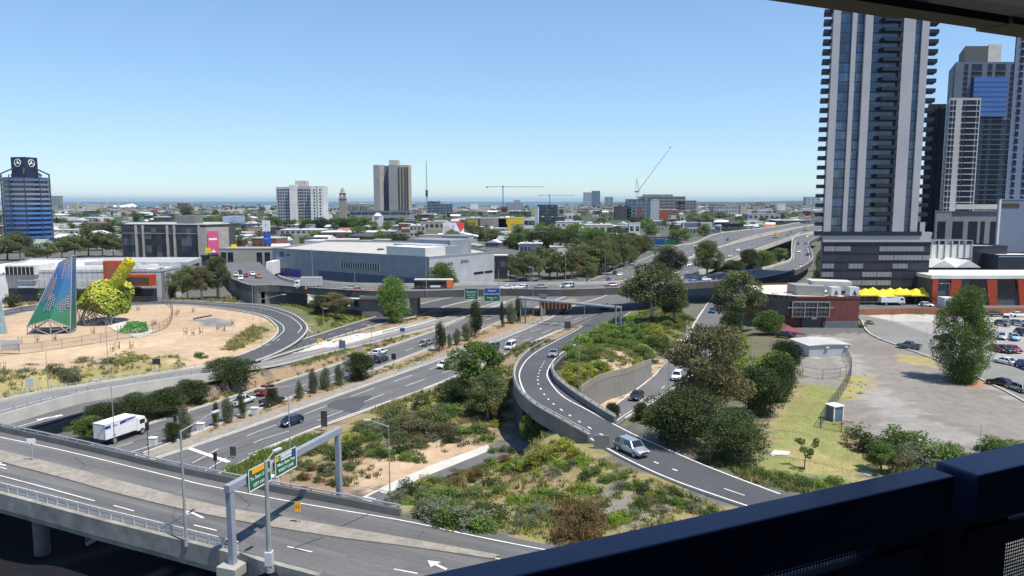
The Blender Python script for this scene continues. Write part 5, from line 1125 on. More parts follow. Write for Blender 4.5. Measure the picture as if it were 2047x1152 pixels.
def balc(x0,x1,y0,y1,skew=0):
 b=MB();b.add([(x0,y0,0),(x1,y0+skew,0),(x1,y1,0),(x0,y1,0),(x0,y0,1.15),(x1,y0+skew,1.15),(x1,y1,1.15),(x0,y1,1.15)],[(3,2,1,0),(4,5,6,7),(0,1,5,4),(1,2,6,5),(2,3,7,6),(3,0,4,7)]);return meshdata(b.build('balcony',M_NAVY))
bm_=[balc(tx(1630),tx(1649),.8,6),balc(tx(1743),tx(1782),-1.1,1.4,.7),balc(tx(1831),tx(1854),.6,6)]
for k in range(min(nfl,33)):
 for j,me_ in enumerate(bm_):
  if j==1 and k<1:continue
  q=new('balcony',me_,o);q.location=(0,0,z0+k*FL+(.3 if j==1 else 0));
b=MB();b.box(tx(1838),tx(1848),0,3,z0-.1,z0+4.2);b.build('terrace_wall',M_TOWERW,o)
o['label']='tall navy and pale striped apartment tower with stacked dark balconies'
um=MB();um.add([(-2.5,-2.5,2.8),(2.5,-2.5,2.8),(2.5,2.5,2.8),(-2.5,2.5,2.8),(0,0,4.7),(-2.5,-2.5,2.45),(2.5,-2.5,2.45),(2.5,2.5,2.45),(-2.5,2.5,2.45)],[(0,1,4),(1,2,4),(2,3,4),(3,0,4),(5,6,1,0),(6,7,2,1),(7,8,3,2),(8,5,0,3)]);um=meshdata(um.build('canopy',mat('yellow_canvas',(.78,.62,.02),.7,var=.04)))
pl=MB();pl.tube((0,0,0),(0,0,3.5),.05);pl=meshdata(pl.build('pole',M_STEEL))
for i,u in enumerate((1706,1722,1740,1757,1775,1790,1806,1822,1838,1850)):
 p=W(u,606,3.0);p.z=T(p.x,p.y)+.3;p.y=TY-4.2-(i%2)*1.1
 t_=thing('umbrella','square yellow cafe umbrella at the tower foot','umbrella',p+Vector((0,0,(i%3)*.22)),0,'yellow umbrellas in front of the tower');t_.scale=(1.05,1,1.02);new('canopy',um,t_);new('pole',pl,t_)
def mk_tower(u0,u1,Y,vt,zg,depth,name,label,mw,floors,cols,slab,glassm,edge=0.0,pen=None):
 x0=PY(u0,440,Y).x;x1=PY(u1,440,Y).x;z1=PY(u0,vt,Y).z
 t_=thing(name,label,'tower',(x0,Y,zg));Wd=x1-x0;H_=z1-zg
 b=MB();b.box(0,Wd,0,depth,-1,H_);b.build('wall',mw,t_)
 for c in cols:
  a,e=c[0]*Wd,c[1]*Wd
  b=MB();b.box(a,e,-.15,.3,1,H_-1.2,glassm);
  n=int((H_-2)/floors)
  for k in range(n):b.box(a-.1,e+.1,-(c[2] if len(c)>2 else .5),.2,1+k*floors,1+k*floors+.45,slab)
  b.build('balcony_column' if len(c)>2 else 'window_column',None,t_)
 b=MB();b.box(-.1,.05,depth*.2,depth*.8,2,H_-2,glassm)
 for k in range(int((H_-4)/floors)):b.box(-.3,.05,depth*.15,depth*.85,2+k*floors,2.4+k*floors,slab)
 b.build('window_column',None,t_)
 if pen:b=MB();b.box(pen[0]*Wd,pen[1]*Wd,1,depth-1,H_,H_+pen[2]);b.build('plant_room',pen[3],t_)
 return t_,Wd,H_
M_TW2=mat('tower_cool_grey',(.10,.12,.16),.7,var=.08,scale=.1)
t2,w2,h2=mk_tower(1884,1945,420,196,3,26,'apartment_tower','slender pale tower with open balconies, in front of the one with the blue glass',mat('tower_white',(.44,.44,.44),.7,var=.05,scale=.1),3.1,[(.02,.10),(.14,.2),(.42,.50),(.52,.86,1.2),(.9,.96)],mat('slab_white',(.42,.42,.42),.7,var=.05),M_NAVY)
t3,w3,h3=mk_tower(1891,2034,480,124,3,34,'apartment_tower','wide dark tower with a patch of bright blue glass high on its face',M_TW2,3.2,[(.12,.17),(.22,.36),(.44,.5),(.55,.68),(.76,.86),(.88,.98)],mat('slab_grey',(.10,.115,.15),.7,var=.1),M_NAVY)
b=MB();b.box(w3*.12,w3*.44,2,30,h3,h3+10);b.build('plant_room',mat('dark_brown_panel',(.09,.085,.09),.7,var=.1),t3)
b=MB();b.box(w3*.44,w3*.62,2,30,h3,h3+11);b.build('plant_room',M_PALE,t3)
zt=PY(1950,155,478).z;zb=PY(1950,234,478).z
x0_=PY(1945,200,478).x-PY(1891,440,480).x;x1_=PY(2012,200,478).x-PY(1891,440,480).x
b=MB();b.box(x0_,x1_,-2.2,.1,zb-3,zt-3,mat('bright_blue_glass',(.015,.08,.30),.1,var=.25,scale=.1,spec=1.0))
for k in range(8):z=zb-3+(zt-zb)*k/8;b.box(x0_-.1,x1_+.1,-2.3,.1,z,z+.35,M_NAVY)
b.build('blue_glass_front',None,t3)
b=MB()
for k in range(20):
 z=PY(1940,240+k*10,478).z-3;b.box(x0_-4,x1_+12-(k%3)*6,-1.6,0,z,z+.35,M_TW2)
b.build('balcony_slabs',None,t3)
t4,w4,h4=mk_tower(2006,2110,330,-60,3,30,'apartment_tower','bluish tower cut by the right edge of the photo',mat('tower_blue_grey',(.14,.17,.25),.7,var=.08,scale=.1),3.1,[(.10,.16,.6),(.30,.36),(.55,.6),(.75,.8)],mat('slab_bg',(.22,.25,.33),.7,var=.05),M_NAVY)
t5,w5,h5=mk_tower(1842,1882,520,208,3,26,'apartment_tower','plain dark tower seen in the gap behind the striped tower',M_CHAR,3.2,[(.2,.3),(.5,.6)],M_NAVY,M_NAVY)
o,hw,hd,H_,Y_=facade_thing(1868,1998,497,424,4,30,'podium_building','grey podium with tall dark openings below the pale tower','building',mat('podium_grey',(.24,.25,.26),.8,var=.12),M_ROOFG,Y=400)
for(a,e) in((.03,.15),(.26,.42),(.50,.64),(.69,.75),(.84,.95)):
 b=MB();b.box(-hw+a*2*hw,-hw+e*2*hw,-hd-.15,-hd+.05,2,H_-5);b.build('tall_opening',M_NAVY,o)
b=MB();b.box(-hw+.55*hw,hw+1,-hd-1.0,-hd-.4,H_+1.5,H_+4);b.build('white_beam',M_OFFW,o)
o,hw,hd,H_,Y_=facade_thing(1992,2140,506,400,3,30,'podium_building','plain blue-grey block with a small dark sign at the right edge','building',mat('plain_blue_grey',(.17,.20,.27),.8,var=.06),M_ROOFG,Y=310)
b=MB();b.box(-hw+1,-hw+8,-hd-.15,-hd,H_-3,H_-1.4);b.build('small_sign',mat('brown_sign',(.06,.045,.03),.6),o)
b=MB();b.box(-hw-.3,-hw+.4,-hd-.3,-hd+4,0,H_+.3);b.build('pale_corner_pier',M_OFFW,o)
o,hw,hd,H_,Y_=facade_thing(1940,2010,552,494,3,16,'low_building','low dark shopfront under the white beam','building',M_CHAR,M_ROOFG,Y=300)
o,hw,hd,H_,Y_=facade_thing(1995,2090,540,512,3,14,'low_building','low open-fronted building with a bright roof edge at far right','building',M_CHAR,M_ROOFW,Y=290)
bands(o,-hw,hw,-hd,[H_-.4],.5,M_WHITE)
fo=thing('steel_frame','grey steel framed structure standing behind the orange-finned shed','steel frame',(PY(1903,500,275).x,275,3));b=MB();fx_=PY(1943,500,275).x-PY(1862,500,275).x
zt=PY(1900,481,275).z-3
for i in range(7):
 x=-fx_/2+fx_*i/6
 for y in(0,8):b.bar((x,y,0),(x,y,zt),.25)
 b.bar((x,0,zt),(x,8,zt),.2)
for z in(zt,zt*.62,zt*.45,zt*.2):
 for y in(0,8):b.bar((-fx_/2,y,z),(fx_/2,y,z),.22)
b.build('frame',M_STEEL,fo)
for i in range(6):
 b=MB();x=-fx_/2+fx_*(i+.5)/6;b.box(x-1.4,x+1.4,.3,.5,zt*.65,zt*.92);b.build('pale_panel',M_OFFW,fo)
o,hw,hd,H_,Y_=facade_thing(1858,1958,566,535,3,20,'shed','white-roofed shed with maroon walls behind the orange-finned one','shed',mat('maroon_wall',(.12,.03,.045),.8),M_ROOFW,par=0,Y=262)
b=MB()
for k in(-1,1):b.add([(k*hw/2-hw/2,-hd-.5,H_),(k*hw/2+hw/2,-hd-.5,H_),(k*hw/2+hw/2,hd,H_),(k*hw/2-hw/2,hd,H_),(k*hw/2,-hd-.5,H_+2.6),(k*hw/2,hd,H_+2.6)],[(0,1,4),(1,2,5,4),(2,3,5),(3,0,4,5)])
b.build('gabled_roof',M_ROOFW,o)
bo=thing('crane_boom','thin dark green crane boom leaning up right behind the sheds','crane',W(1880,552,3));a=PY(1926,478,W(1880,552,3).y);q=W(1880,552,3);b=MB();b.bar((0,0,0),a-q,.7,.9,mat('green_boom',(.03,.10,.04),.5));b.build('boom',None,bo);b=MB();b.box(-1.5,1.5,-2,2,-.2,1.6);b.build('base',M_DARK,bo)
o,hw,hd,H_,Y_=facade_thing(1858,2150,613,557,3,18,'shed','long charcoal shed with leaning orange fins and a pale roof edge','shed',mat('charcoal_shed_wall',(.085,.09,.10),.7,var=.12),M_ROOFW,par=0,Y=237)
b=MB();b.box(-hw-.4,hw+.4,-hd-1.0,hd,H_,H_+1.1);b.build('roof_edge',M_ROOFW,o)
sc=2*hw/(2150-1858)
for(ua,ub,lean) in((1861,1868,1.2),(1896,1912,2.0),(1976,1992,-2.2),(2037,2052,-2.0),(2090,2104,1.5)):
 xa=-hw+(ua-1858)*sc;xb=-hw+(ub-1858)*sc;b=MB();b.add([(xa,-hd-.5,0),(xb,-hd-.5,0),(xb+lean*.4,-hd-.9,H_),(xa+lean*.4-.8,-hd-.9,H_),(xa,-hd,0),(xb,-hd,0),(xb+lean*.4,-hd,H_),(xa+lean*.4-.8,-hd,H_)],[(0,1,2,3),(4,7,6,5),(0,3,7,4),(1,5,6,2)]);b.build('orange_fin',M_RED,o)
for(ua,ub) in((1936,1962),(1990,2030),(2058,2086)):
 b=MB();xa=-hw+(ua-1858)*sc;xb=-hw+(ub-1858)*sc;b.box(xa,xb,-hd-.12,-hd+.05,2.2,H_-.3);b.build('dark_glazing',M_CARGL,o)
o_,a1,a2,a3,a4=facade_thing(1888,1912,613,596,3,4,'kiosk','small white framed kiosk in front of the orange-finned shed','kiosk',M_GREYP,M_ROOFW,par=0,Y=230)
bands(o_,-a1+.3,a1-.3,-a2,[.9],1.2,M_GLASS,mull=1)
fe=thing('timber_fence','brown timber fence along the street behind the empty lot','fence')
P=[G(u,v,T) for u,v in((1718,631),(1780,629),(1850,628),(1900,628),(1990,628),(2100,628))];P=[Vector(c) for c in catmull([tuple(p) for p in P],3)]
b=MB();rail_strip(b,P,.1,-.3,1.8);b.build('boards',ribmat('timber_boards',(.30,.13,.06),(.20,.085,.04),2.4,.9,'x',.06),fe)
zr=1.8;A_=W(1716,655,2.5);H_r=PY(1716,597,A_.y).z-2.5
pA=W(1591,652,2.3);pA.y=A_.y+1.0;pA.x=PY(1591,620,pA.y).x
pL=PY(1482,600,pA.y+26)
poly=[(A_.x,A_.y),(pA.x,pA.y),(PY(1527,602,pA.y+6).x,pA.y+5),(PY(1486,600,pA.y+28).x,pA.y+30),(A_.x+3,pA.y+34)]
M_RB=mat('dark_red_brick',(.165,.05,.042),.85,var=.18,scale=.8,fine=.1,fscale=4);M_RG=mat('grey_brown_render',(.15,.125,.105),.85,var=.12)
o=block('red_building','dark red building with a cream flat roof and big gridded window','building',poly,2.2,2.5+H_r,M_RB,M_ROOFC,.5);c=o.location
yb=A_.y-c.y;xl=pA.x-c.x;xr_=A_.x-c.x
b=MB();b.add([(xl+.0,yb+.95,H_r+.1),(PY(1527,602,pA.y+6).x-c.x,yb+5.9,H_r+.1),(PY(1527,602,pA.y+6).x-c.x,yb+5.9,H_r*.42),(xl,yb+.95,H_r*.42)],[(0,1,2,3)]);b.v=[(x,y-.06,z) for x,y,z in b.v];b.build('grey_render_panel',M_RG,o)
sc2=(A_.x-pA.x)/(1716-1591)
gx0=PY(1586,600,A_.y-1).x-c.x;gx1=PY(1660,600,A_.y-1).x-c.x
gz1=H_r*.93;gz0=H_r*.42
t_=MB();t_.box(gx0,gx1,yb-.7,yb+.9,gz0,gz1,M_CARGL);gw=t_.build('gridded_window',None,o)
b=MB()
for i in range(10):x=gx0+(gx1-gx0)*i/9;w_=.11 if i%3==0 else .025;b.box(x-w_,x+w_,yb-(.95 if i%3==0 else .78),yb-.6,gz0-.2,gz1+.1)
for z,w_ in((gz1,.12),(gz0+(gz1-gz0)*.62,.13),(gz0+(gz1-gz0)*.33,.03),(gz0,.06)):b.box(gx0-(1.2 if w_==.13 else .1),gx1+(1.2 if w_==.13 else .1),yb-.85,yb-.6,z-w_,z+w_)
b.build('white_frame',mat('window_frame_grey',(.26,.25,.24),.6),o)
b=MB();b.box(xr_-9.5,xr_-.2,yb-.12,yb+.1,0,2.0);b.build('grey_plinth',mat('blue_grey_plinth',(.13,.15,.17),.8),o)
b=MB();b.box(gx0+3,gx0+8,yb-.1,yb+.3,0,3.0);b.build('door',M_DARK,o)
b=MB();b.box(xr_-12.6,xr_-11.4,yb-.5,yb,2.6,3.4);b.build('wall_unit',M_OFFW,o)
ra=PY(1596,600,A_.y+8).x-c.x
b=MB();b.prism([(ra-1,yb+7),(ra+6,yb+5),(ra+7,yb+13),(ra-1,yb+14)],H_r+.4,H_r+3.0);b.build('plant_screen',mat('ribbed_plant_screen',(.28,.27,.26),.7,var=.1),o)
b=MB();b.prism([(ra+4,yb+9),(ra+14,yb+6.5),(ra+15,yb+12),(ra+5,yb+16)],H_r+1.6,H_r+4.0);b.build('plant_screen',M_PALE,o)
for x in(ra+7,ra+12):
 b=MB();b.box(x,x+2.6,yb+3.2,yb+6,H_r+.6,H_r+2.9);w_=b.build('cooling_unit',M_GREYP,o);b=MB();b.add([(x+.7,yb+3.15,H_r+.9),(x+1.9,yb+3.15,H_r+.9),(x+1.3,yb+3.15,H_r+2.2)],[(0,1,2)]);b.build('vent',M_BLACK,w_)
for x,y in((ra-12,yb+12),(ra-7,yb+8),(ra-4,yb+5)):b=MB();b.box(x,x+1.3,y,y+1,H_r,H_r+.8);b.build('roof_vent',M_OFFW,o)
b=MB()
q=[(PY(1527,602,pA.y+6).x-c.x,yb+5),(xl,yb+1),(xr_,yb)]
for(x0_,y0_),(x1_,y1_) in zip(q[:-1],q[1:]):
 for z in(1.5,):b.bar((x0_,y0_,H_r+z),(x1_,y1_,H_r+z),.05)
 for k in range(6):t__=k/5;b.bar((x0_+(x1_-x0_)*t__,y0_+(y1_-y0_)*t__,H_r),(x0_+(x1_-x0_)*t__,y0_+(y1_-y0_)*t__,H_r+1.5),.05)
b.build('roof_railing',M_STEEL,o)
ss=thing('shade_sail','maroon shade sail sloping down beside the red building','shade sail');a=W(1562,655,3.5);b=MB()
q0=PY(1566,646,a.y+2);q1=PY(1560,660,a.y-2);q2=PY(1612,668,a.y-5)
b.add([q0,q1,q2,q0-Vector((0,0,.1)),q1-Vector((0,0,.1)),q2-Vector((0,0,.1))],[(0,1,2),(5,4,3),(0,3,4,1),(1,4,5,2),(2,5,3,0)]);b.build('sail',mat('maroon_canvas',(.22,.05,.075),.9),ss)
b=MB()
for q in(q1,q2,q0):b.tube((q.x,q.y,T(q.x,q.y)),q,.06)
b.build('post',M_STEEL,ss)
p=W(1652,722,2.5);rr=R(8);o=thing('site_shed','pale portable shed with a ribbed roof in front of the red building','shed',W(1650,712,2.5)+Vector((0,3.2,-.1)),rr)
b=MB();b.box(-4.7,4.7,-4,4,-.3,2.7);b.build('wall',CLAD_L,o)
b=MB();b.add([(-5,-4.3,2.7),(5,-4.3,2.7),(5,4.3,2.7),(-5,4.3,2.7),(0,-4.3,3.05),(0,4.3,3.05)],[(0,1,4),(1,2,5,4),(2,3,5),(3,0,4,5)]);b.build('roof',ribmat('ribbed_roof',(.50,.48,.44),(.40,.385,.35),.6,.6,'x',.15),o)
for x in(-1.0,3.4):b=MB();b.box(x,x+.7,-4.4,-4.1,2.1,2.3);b.build('floodlight',M_WHITE,o)
Yr=246.0
def X(u,Y=Yr,v=560):return PY(u,v,Y).x
def Zv(v,Y=Yr,u=200):return PY(u,v,Y).z
o=block('retail_shed','long white retail shed with grey ribbed cladding and an orange box window','building',[(X(14),Yr),(X(312),Yr+4),(X(362,Yr+18),Yr+18),(X(330,Yr+50),Yr+58),(X(60,Yr+48),Yr+50),(X(14,Yr+20),Yr+20)],2.6,Zv(545),CLAD_S,M_ROOFW,.8);c=o.location
LX=lambda u:X(u)-c.x;LY=Yr-c.y;LZ=lambda v:Zv(v)-2.6
b=MB();b.box(LX(15),LX(310),LY-.3,LY+1,-.3,LZ(577));b.build('dark_ground_floor',M_CHAR,o)
b=MB();b.box(LX(17),LX(76),LY-1.2,LY+10,LZ(549),LZ(530));q=b.build('upper_box',M_OFFW,o);b=MB();b.box(LX(18),LX(75),LY-1.35,LY-1.15,LZ(549),LZ(533),M_CARGL)
for i in range(8):x=LX(18)+(LX(75)-LX(18))*i/7;b.box(x-.08,x+.08,LY-1.45,LY-1.1,LZ(549),LZ(533),M_GREYP)
b.build('window',None,q)
for(ua,ub,va,vb) in((38,78,561,575),(158,172,562,578),(180,213,562,576),(78,95,560,590)):
 b=MB();b.box(LX(ua),LX(ub),LY-.9,LY-.2,LZ(vb),LZ(vb)+.5);b.box(LX(ua),LX(ub),LY-.9,LY-.2,LZ(va),LZ(va)+.4)
 b.build('awning_frame',M_GREYP,o)
for(ua,ub,va,vb) in((218,247,521,568),(242,312,548,570)):
 b=MB();b.box(LX(ua),LX(ub),LY-3.0,LY+.1,LZ(vb),LZ(va),M_RED);b.box(LX(ua+5),LX(ub-5),LY-3.15,LY-2.9,LZ(vb-4),LZ(va+5),M_CARGL if ua>230 else mat('terracotta',(.3,.1,.05),.8));b.build('orange_box_window',None,o)
ps=MB()
b=MB();b.box(LX(95),LX(215),LY+6,LY+9,LZ(545),LZ(536));b.build('roof_parapet',M_OFFW,o)
rr_=random.Random(3)
for i in range(16):
 x=LX(100)+rr_.uniform(0,1)*(LX(310)-LX(100));y=LY+rr_.uniform(10,38);s=rr_.uniform(.8,2.2);b=MB();b.box(x,x+s*1.5,y,y+s,LZ(545)+.1,LZ(545)+rr_.uniform(.7,1.8));b.build('rooftop_unit',M_GREYP if i%3 else M_OFFW,o)
b=MB();b.prism([(LX(95),LY+22),(LX(320),LY+22),(LX(290),LY+46),(LX(110),LY+46)],LZ(545),LZ(545)+1.6);b.build('raised_roof',M_ROOFG,o)
o,hw,hd,H_,Y_=facade_thing(-130,12,606,548,3,55,'retail_shed','plain white flat shed at the left edge behind the glass sculpture','building',M_WHITE,M_ROOFW,Y=244)
Yc=560.0;xc=PY(56,420,Yc).x;zt=PY(56,350,Yc).z;Rr_=(PY(97,420,Yc).x-PY(12,420,Yc).x)/2
o=thing('ringed_tower','round blue office tower ringed by louvre bands with a dark box sign on top','tower',(xc,Yc,1))
def ringmat():
 m=bpy.data.materials.new('blue_ring_gradient');m.use_nodes=True;t=m.node_tree;b=t.nodes['Principled BSDF'];b.inputs['Roughness'].default_value=.35
 tc=t.nodes.new('ShaderNodeTexCoord');sx=t.nodes.new('ShaderNodeSeparateXYZ');t.links.new(tc.outputs['Object'],sx.inputs[0])
 mr=t.nodes.new('ShaderNodeMapRange');mr.inputs[1].default_value=0;mr.inputs[2].default_value=zt;cr=t.nodes.new('ShaderNodeValToRGB');t.links.new(sx.outputs[2],mr.inputs[0]);t.links.new(mr.outputs[0],cr.inputs[0])
 e=cr.color_ramp.elements;e[0].position=.0;e[0].color=(.03,.09,.30,1);e[1].position=1;e[1].color=(.07,.12,.26,1)
 k=e.new(.45);k.color=(.07,.19,.45,1);k=e.new(.62);k.color=(.18,.26,.42,1);k=e.new(.75);k.color=(.24,.25,.26,1)
 t.links.new(cr.outputs[0],b.inputs['Base Color']);return m
RM=ringmat()
b=MB();b.tube((0,0,0),(0,0,zt-3),Rr_*.93,Rr_*.93,40);b.build('glass_drum',mat('deep_blue_glass',(.01,.02,.10),.15,var=.2,scale=.1,spec=.9),o,smooth=False)
nb=15
for k in range(nb):
 z=1+(zt-3)*k/nb;b=MB();b.tube((0,0,z),(0,0,z+1.5),Rr_,Rr_*1.0,40);q=b.build('louvre_ring',RM,o);
b=MB()
for k in range(10):
 a=k/10*2*math.pi+.2;b.bar((math.cos(a)*Rr_*1.0,math.sin(a)*Rr_*1.0,0),(math.cos(a)*Rr_*1.0,math.sin(a)*Rr_*1.0,zt-1),.5)
 if k%2==0:b.bar((math.cos(a)*Rr_*1.04,math.sin(a)*Rr_*1.04,zt-1),(math.cos(a)*Rr_*.42,math.sin(a)*Rr_*.42,zt+4),.9)
b.build('vertical_fin',M_DARK,o)
s=Rr_*.37;zt2=PY(56,315,Yc).z-1
b=MB();Mz=Matrix.Rotation(R(-11),4,'Z');b.box(-s,s,-s,s,zt-3,zt2,None,Mz);q=b.build('sign_box',mat('navy_sign_box',(.02,.03,.07),.5),o)
for an in(R(-11),R(79)):
 b=MB();cx_,cy_=math.sin(an),-math.cos(an);Mx=Matrix.Translation((cx_*(s+.2),cy_*(s+.2),zt2-4.2))@Matrix.Rotation(an,4,'Z')
 pr=None
 for k in range(33):
  a=k/32*2*math.pi;p_=Mx@Vector((math.cos(a)*2.6,0,math.sin(a)*2.6))
  if pr is not None:b.bar(pr,p_,.45)
  pr=p_
 for k in range(3):a=math.pi/2+k*2*math.pi/3;b.tube(Mx@Vector((0,0,0)),Mx@Vector((math.cos(a)*2.5,0,math.sin(a)*2.5)),.55,.12,6)
 b.build('star_emblem',M_WHITE,q)
Yo=405.0
o=block('dark_office','dark glazed office block with angled piers and a pink banner','building',[(PY(245,500,Yo).x,Yo),(PY(425,500,Yo).x,Yo-8),(PY(462,500,Yo).x,Yo+8),(PY(450,500,Yo+60).x,Yo+60),(PY(260,500,Yo+50).x,Yo+50)],1.5,PY(300,450,Yo).z,mat('office_brown_grey',(.075,.07,.075),.7,var=.1),M_ROOFG,.5);c=o.location
X3=lambda u:PY(u,500,Yo).x-c.x
Ht=PY(300,450,Yo).z-1.5
yl=lambda x:(Yo-c.y)-8*(x-X3(245))/(X3(425)-X3(245))
for(ua,ub) in((250,277),(295,342),(366,410)):
 b=MB();xa,xb=X3(ua),X3(ub);b.add([(xa,yl(xa)-.25,2),(xb,yl(xb)-.25,2),(xb,yl(xb)-.25,Ht-1.6),(xa,yl(xa)-.25,Ht-1.6)],[(0,1,2,3)]);b.build('glazing',M_OGL,o)
b=MB()
for u in(278,293,345,360,412):x=X3(u);b.bar((x,yl(x)-.5,0),(x,yl(x)-.5,Ht),1.0)
for z in(Ht*.8,):b.bar((X3(250),yl(X3(250))-.4,z),(X3(412),yl(X3(412))-.4,z),.3)
b.build('pale_pier',M_CONC,o)
xa,xb,y0_=X3(413),X3(460),yl(X3(425))-.4
b=MB();b.add([(xa,y0_,Ht*.28),(X3(427),y0_-.3,Ht*.28),(xb,y0_+8,Ht*.28),(xb,y0_+8,Ht-1),(X3(427),y0_-.3,Ht-1),(xa,y0_,Ht-1)],[(0,1,4,5),(1,2,3,4)]);b.build('concrete_front',M_CONC,o)
b=MB();d_=Vector((xb-X3(427),8.3,0)).normalized();p0=Vector((X3(427),y0_-.5,0))
b.add([p0+d_*.6+Vector((0,0,Ht*.32)),p0+d_*6.4+Vector((0,0,Ht*.32)),p0+d_*6.4+Vector((0,0,Ht*.86)),p0+d_*.6+Vector((0,0,Ht*.86))],[(0,1,2,3)]);b.v=[(x+.3,y-.35,z) for x,y,z in b.v];bn=b.build('pink_banner',mat('pink_banner',(.62,.09,.20),.6,var=.03),o)
qb=p0+Vector((.3,-.45,0));b=MB();b.add([qb+d_*1.3+Vector((0,0,Ht*.64)),qb+d_*5.6+Vector((0,0,Ht*.64)),qb+d_*5.6+Vector((0,0,Ht*.69)),qb+d_*1.3+Vector((0,0,Ht*.69))],[(0,1,2,3)]);b.add([qb+d_*2+Vector((0,0,Ht*.34)),qb+d_*5+Vector((0,0,Ht*.34)),qb+d_*3.5+Vector((0,0,Ht*.42))],[(0,1,2)]);b.build('printed_mark',M_WHITE,bn)
b=MB();b.box(X3(320),X3(358),0,12,Ht,Ht+4.5);b.build('plant_room',M_CONC_D,o);b=MB();b.box(X3(400),X3(430),12,26,Ht,Ht+4);b.build('plant_room',mat('pale_blue_panel',(.3,.38,.48),.6),o)
A=PY(545,500,345);B_=PY(858,516,290);Cc=PY(988,506,322)
poly=[(A.x,A.y),(B_.x,B_.y),(Cc.x,Cc.y),(Cc.x-30,Cc.y+78),(A.x+8,A.y+70)]
ZS=13.6
o=block('showroom','huge blue-grey metal-clad showroom behind the overpass','building',poly,1.0,ZS,CLAD_G,mat('pale_roof_deck',(.44,.415,.365),.85,var=.12,scale=.2),1.0);c=o.location
def wallM(P,Q):d=(Q-P);d.z=0;d.normalize();M=Matrix.Identity(4);M.col[0]=(d.x,d.y,0,0);M.col[1]=(-d.y,d.x,0,0);M.translation=Vector((P.x-c.x,P.y-c.y,0));return M
ML=wallM(A,B_);MRr=wallM(B_,Cc);LL=math.hypot(B_.x-A.x,B_.y-A.y);LR=math.hypot(Cc.x-B_.x,Cc.y-B_.y)
b=MB();b.box(0,LR,-.12,.2,-1,ZS,None,MRr);b.build('sunlit_cladding',CLAD_L,o)  # sunlight on this side is put into the lighter cladding colour
b=MB();b.box(LL*.33,LL*.98,-.1,.1,-1,4.8,None,ML);b.build('dark_base',mat('dark_blue_base',(.07,.10,.15),.7),o)
b=MB();b.box(LL*.48,LL*.72,-.15,.1,6.7,9.2,M_GLASS,ML)
for i in range(17):x=LL*.48+LL*.24*i/16;b.box(x-.1,x+.1,-.22,.1,6.7,9.2,M_GREYP,ML)
b.build('window_strip',None,o)
b=MB();b.box(0.4,LL*.20,-.2,.1,.3,4.6,None,ML);b.build('open_bay',M_CARGL,o);b=MB();b.box(LL*.03,LL*.2,-.5,-.22,1.0,4.2,None,ML);b.build('blue_showroom_wall',mat('royal_blue',(.04,.03,.30),.5,var=.15),o)
for x in(.02,.09,.115):b=MB();b.box(LL*x,LL*x+.5,-.8,-.3,0,4.8,None,ML);b.build('column',M_DARK,o)
b=MB();b.box(LL*.055,LL*.085,-.25,.1,ZS-3.9,ZS-1.6,None,ML);b.build('logo_panel',mat('dark_blue_logo',(.03,.06,.16),.5),o);b=MB();b.box(LL*.105,LL*.125,-.25,.1,ZS-3.4,ZS-2.4,None,ML);b.build('logo_panel',MATS['dark_blue_logo'],o)
for(x0_,x1_) in((.66,.82),(.84,.97)):b=MB();b.box(LR*x0_,LR*x1_,-.25,.05,4.6,5.5,None,MRr);b.build('slot_window',M_CARGL,o)
def wtext(s,size,M,x,z,m,parent):
 t_=text('lettering',s,size,m,parent,(0,0,0));t_.matrix_local=M@Matrix.Translation((x,-.3,z))@Matrix.Rotation(math.pi/2,4,'X');return t_
wtext('Automobile',2.1,MRr,LR*.22,ZS-3.4,M_DARK,o);wtext('Jones',2.3,MRr,LR*.52,ZS-2.9,M_DARK,o)
P1=PY(780,480,322);b=MB();hx=11
q=Vector(((B_.x-c.x),(B_.y-c.y),0))
b.box(LL-24,LL-2.2,2.0,22,ZS-1.05,ZS+3.2,None,ML);b.build('roof_block',CLAD_G,o)
b=MB();b.box(.3,11.8,2.2,24,ZS-1.05,ZS+3.25,None,MRr);b.build('roof_block',mat('sunlit_white_block',(.62,.61,.58),.7,var=.06),o)  # one rooftop box: sunlit side coloured white, shaded side coloured grey
b=MB();b.box(LL-30,LL-6,20,34,ZS-1.05,ZS+5.2,None,ML);b.build('roof_block',CLAD_G,o)
b=MB();b.box(10,24,8,30,ZS-1.05,ZS+3.6,None,MRr);b.build('roof_block',CLAD_L,o)
for i,(x,y) in enumerate(((-8,0),(-3,6),(2,7),(6,9),(10,10),(14,12))):
 car('suv' if i==0 else 'sedan',('navy','white','white','black','white','navy')[i],Vector((-52+x,345+y,ZS-.98)),(1,.4),('dark blue four wheel drive parked on the showroom roof','white car parked on the showroom roof left of the others','second white car parked on the showroom roof','black car parked on the showroom roof','third white car parked on the showroom roof','dark car nearest the grey block on the showroom roof')[i],'cars parked on the showroom roof',0)
o,hw,hd,H_,Y_=facade_thing(438,545,517,498,4,14,'service_building','low grey rendered building with arched openings and a dark awning','building',mat('grey_render',(.33,.31,.27),.8,var=.1),M_ROOFG,Y=372)
for x in(-.92,-.66,.42,.72):b=MB();b.box(x*hw,x*hw+hw*.2,-hd-.1,-hd+.1,.6,H_*.8);b.build('arched_opening',M_CARGL,o)
o,hw,hd,H_,Y_=facade_thing(533,545,552,524,5,14,'wall_panel','white free-standing wall panel left of the showroom','wall',M_WHITE,M_WHITE,par=0,Y=330)
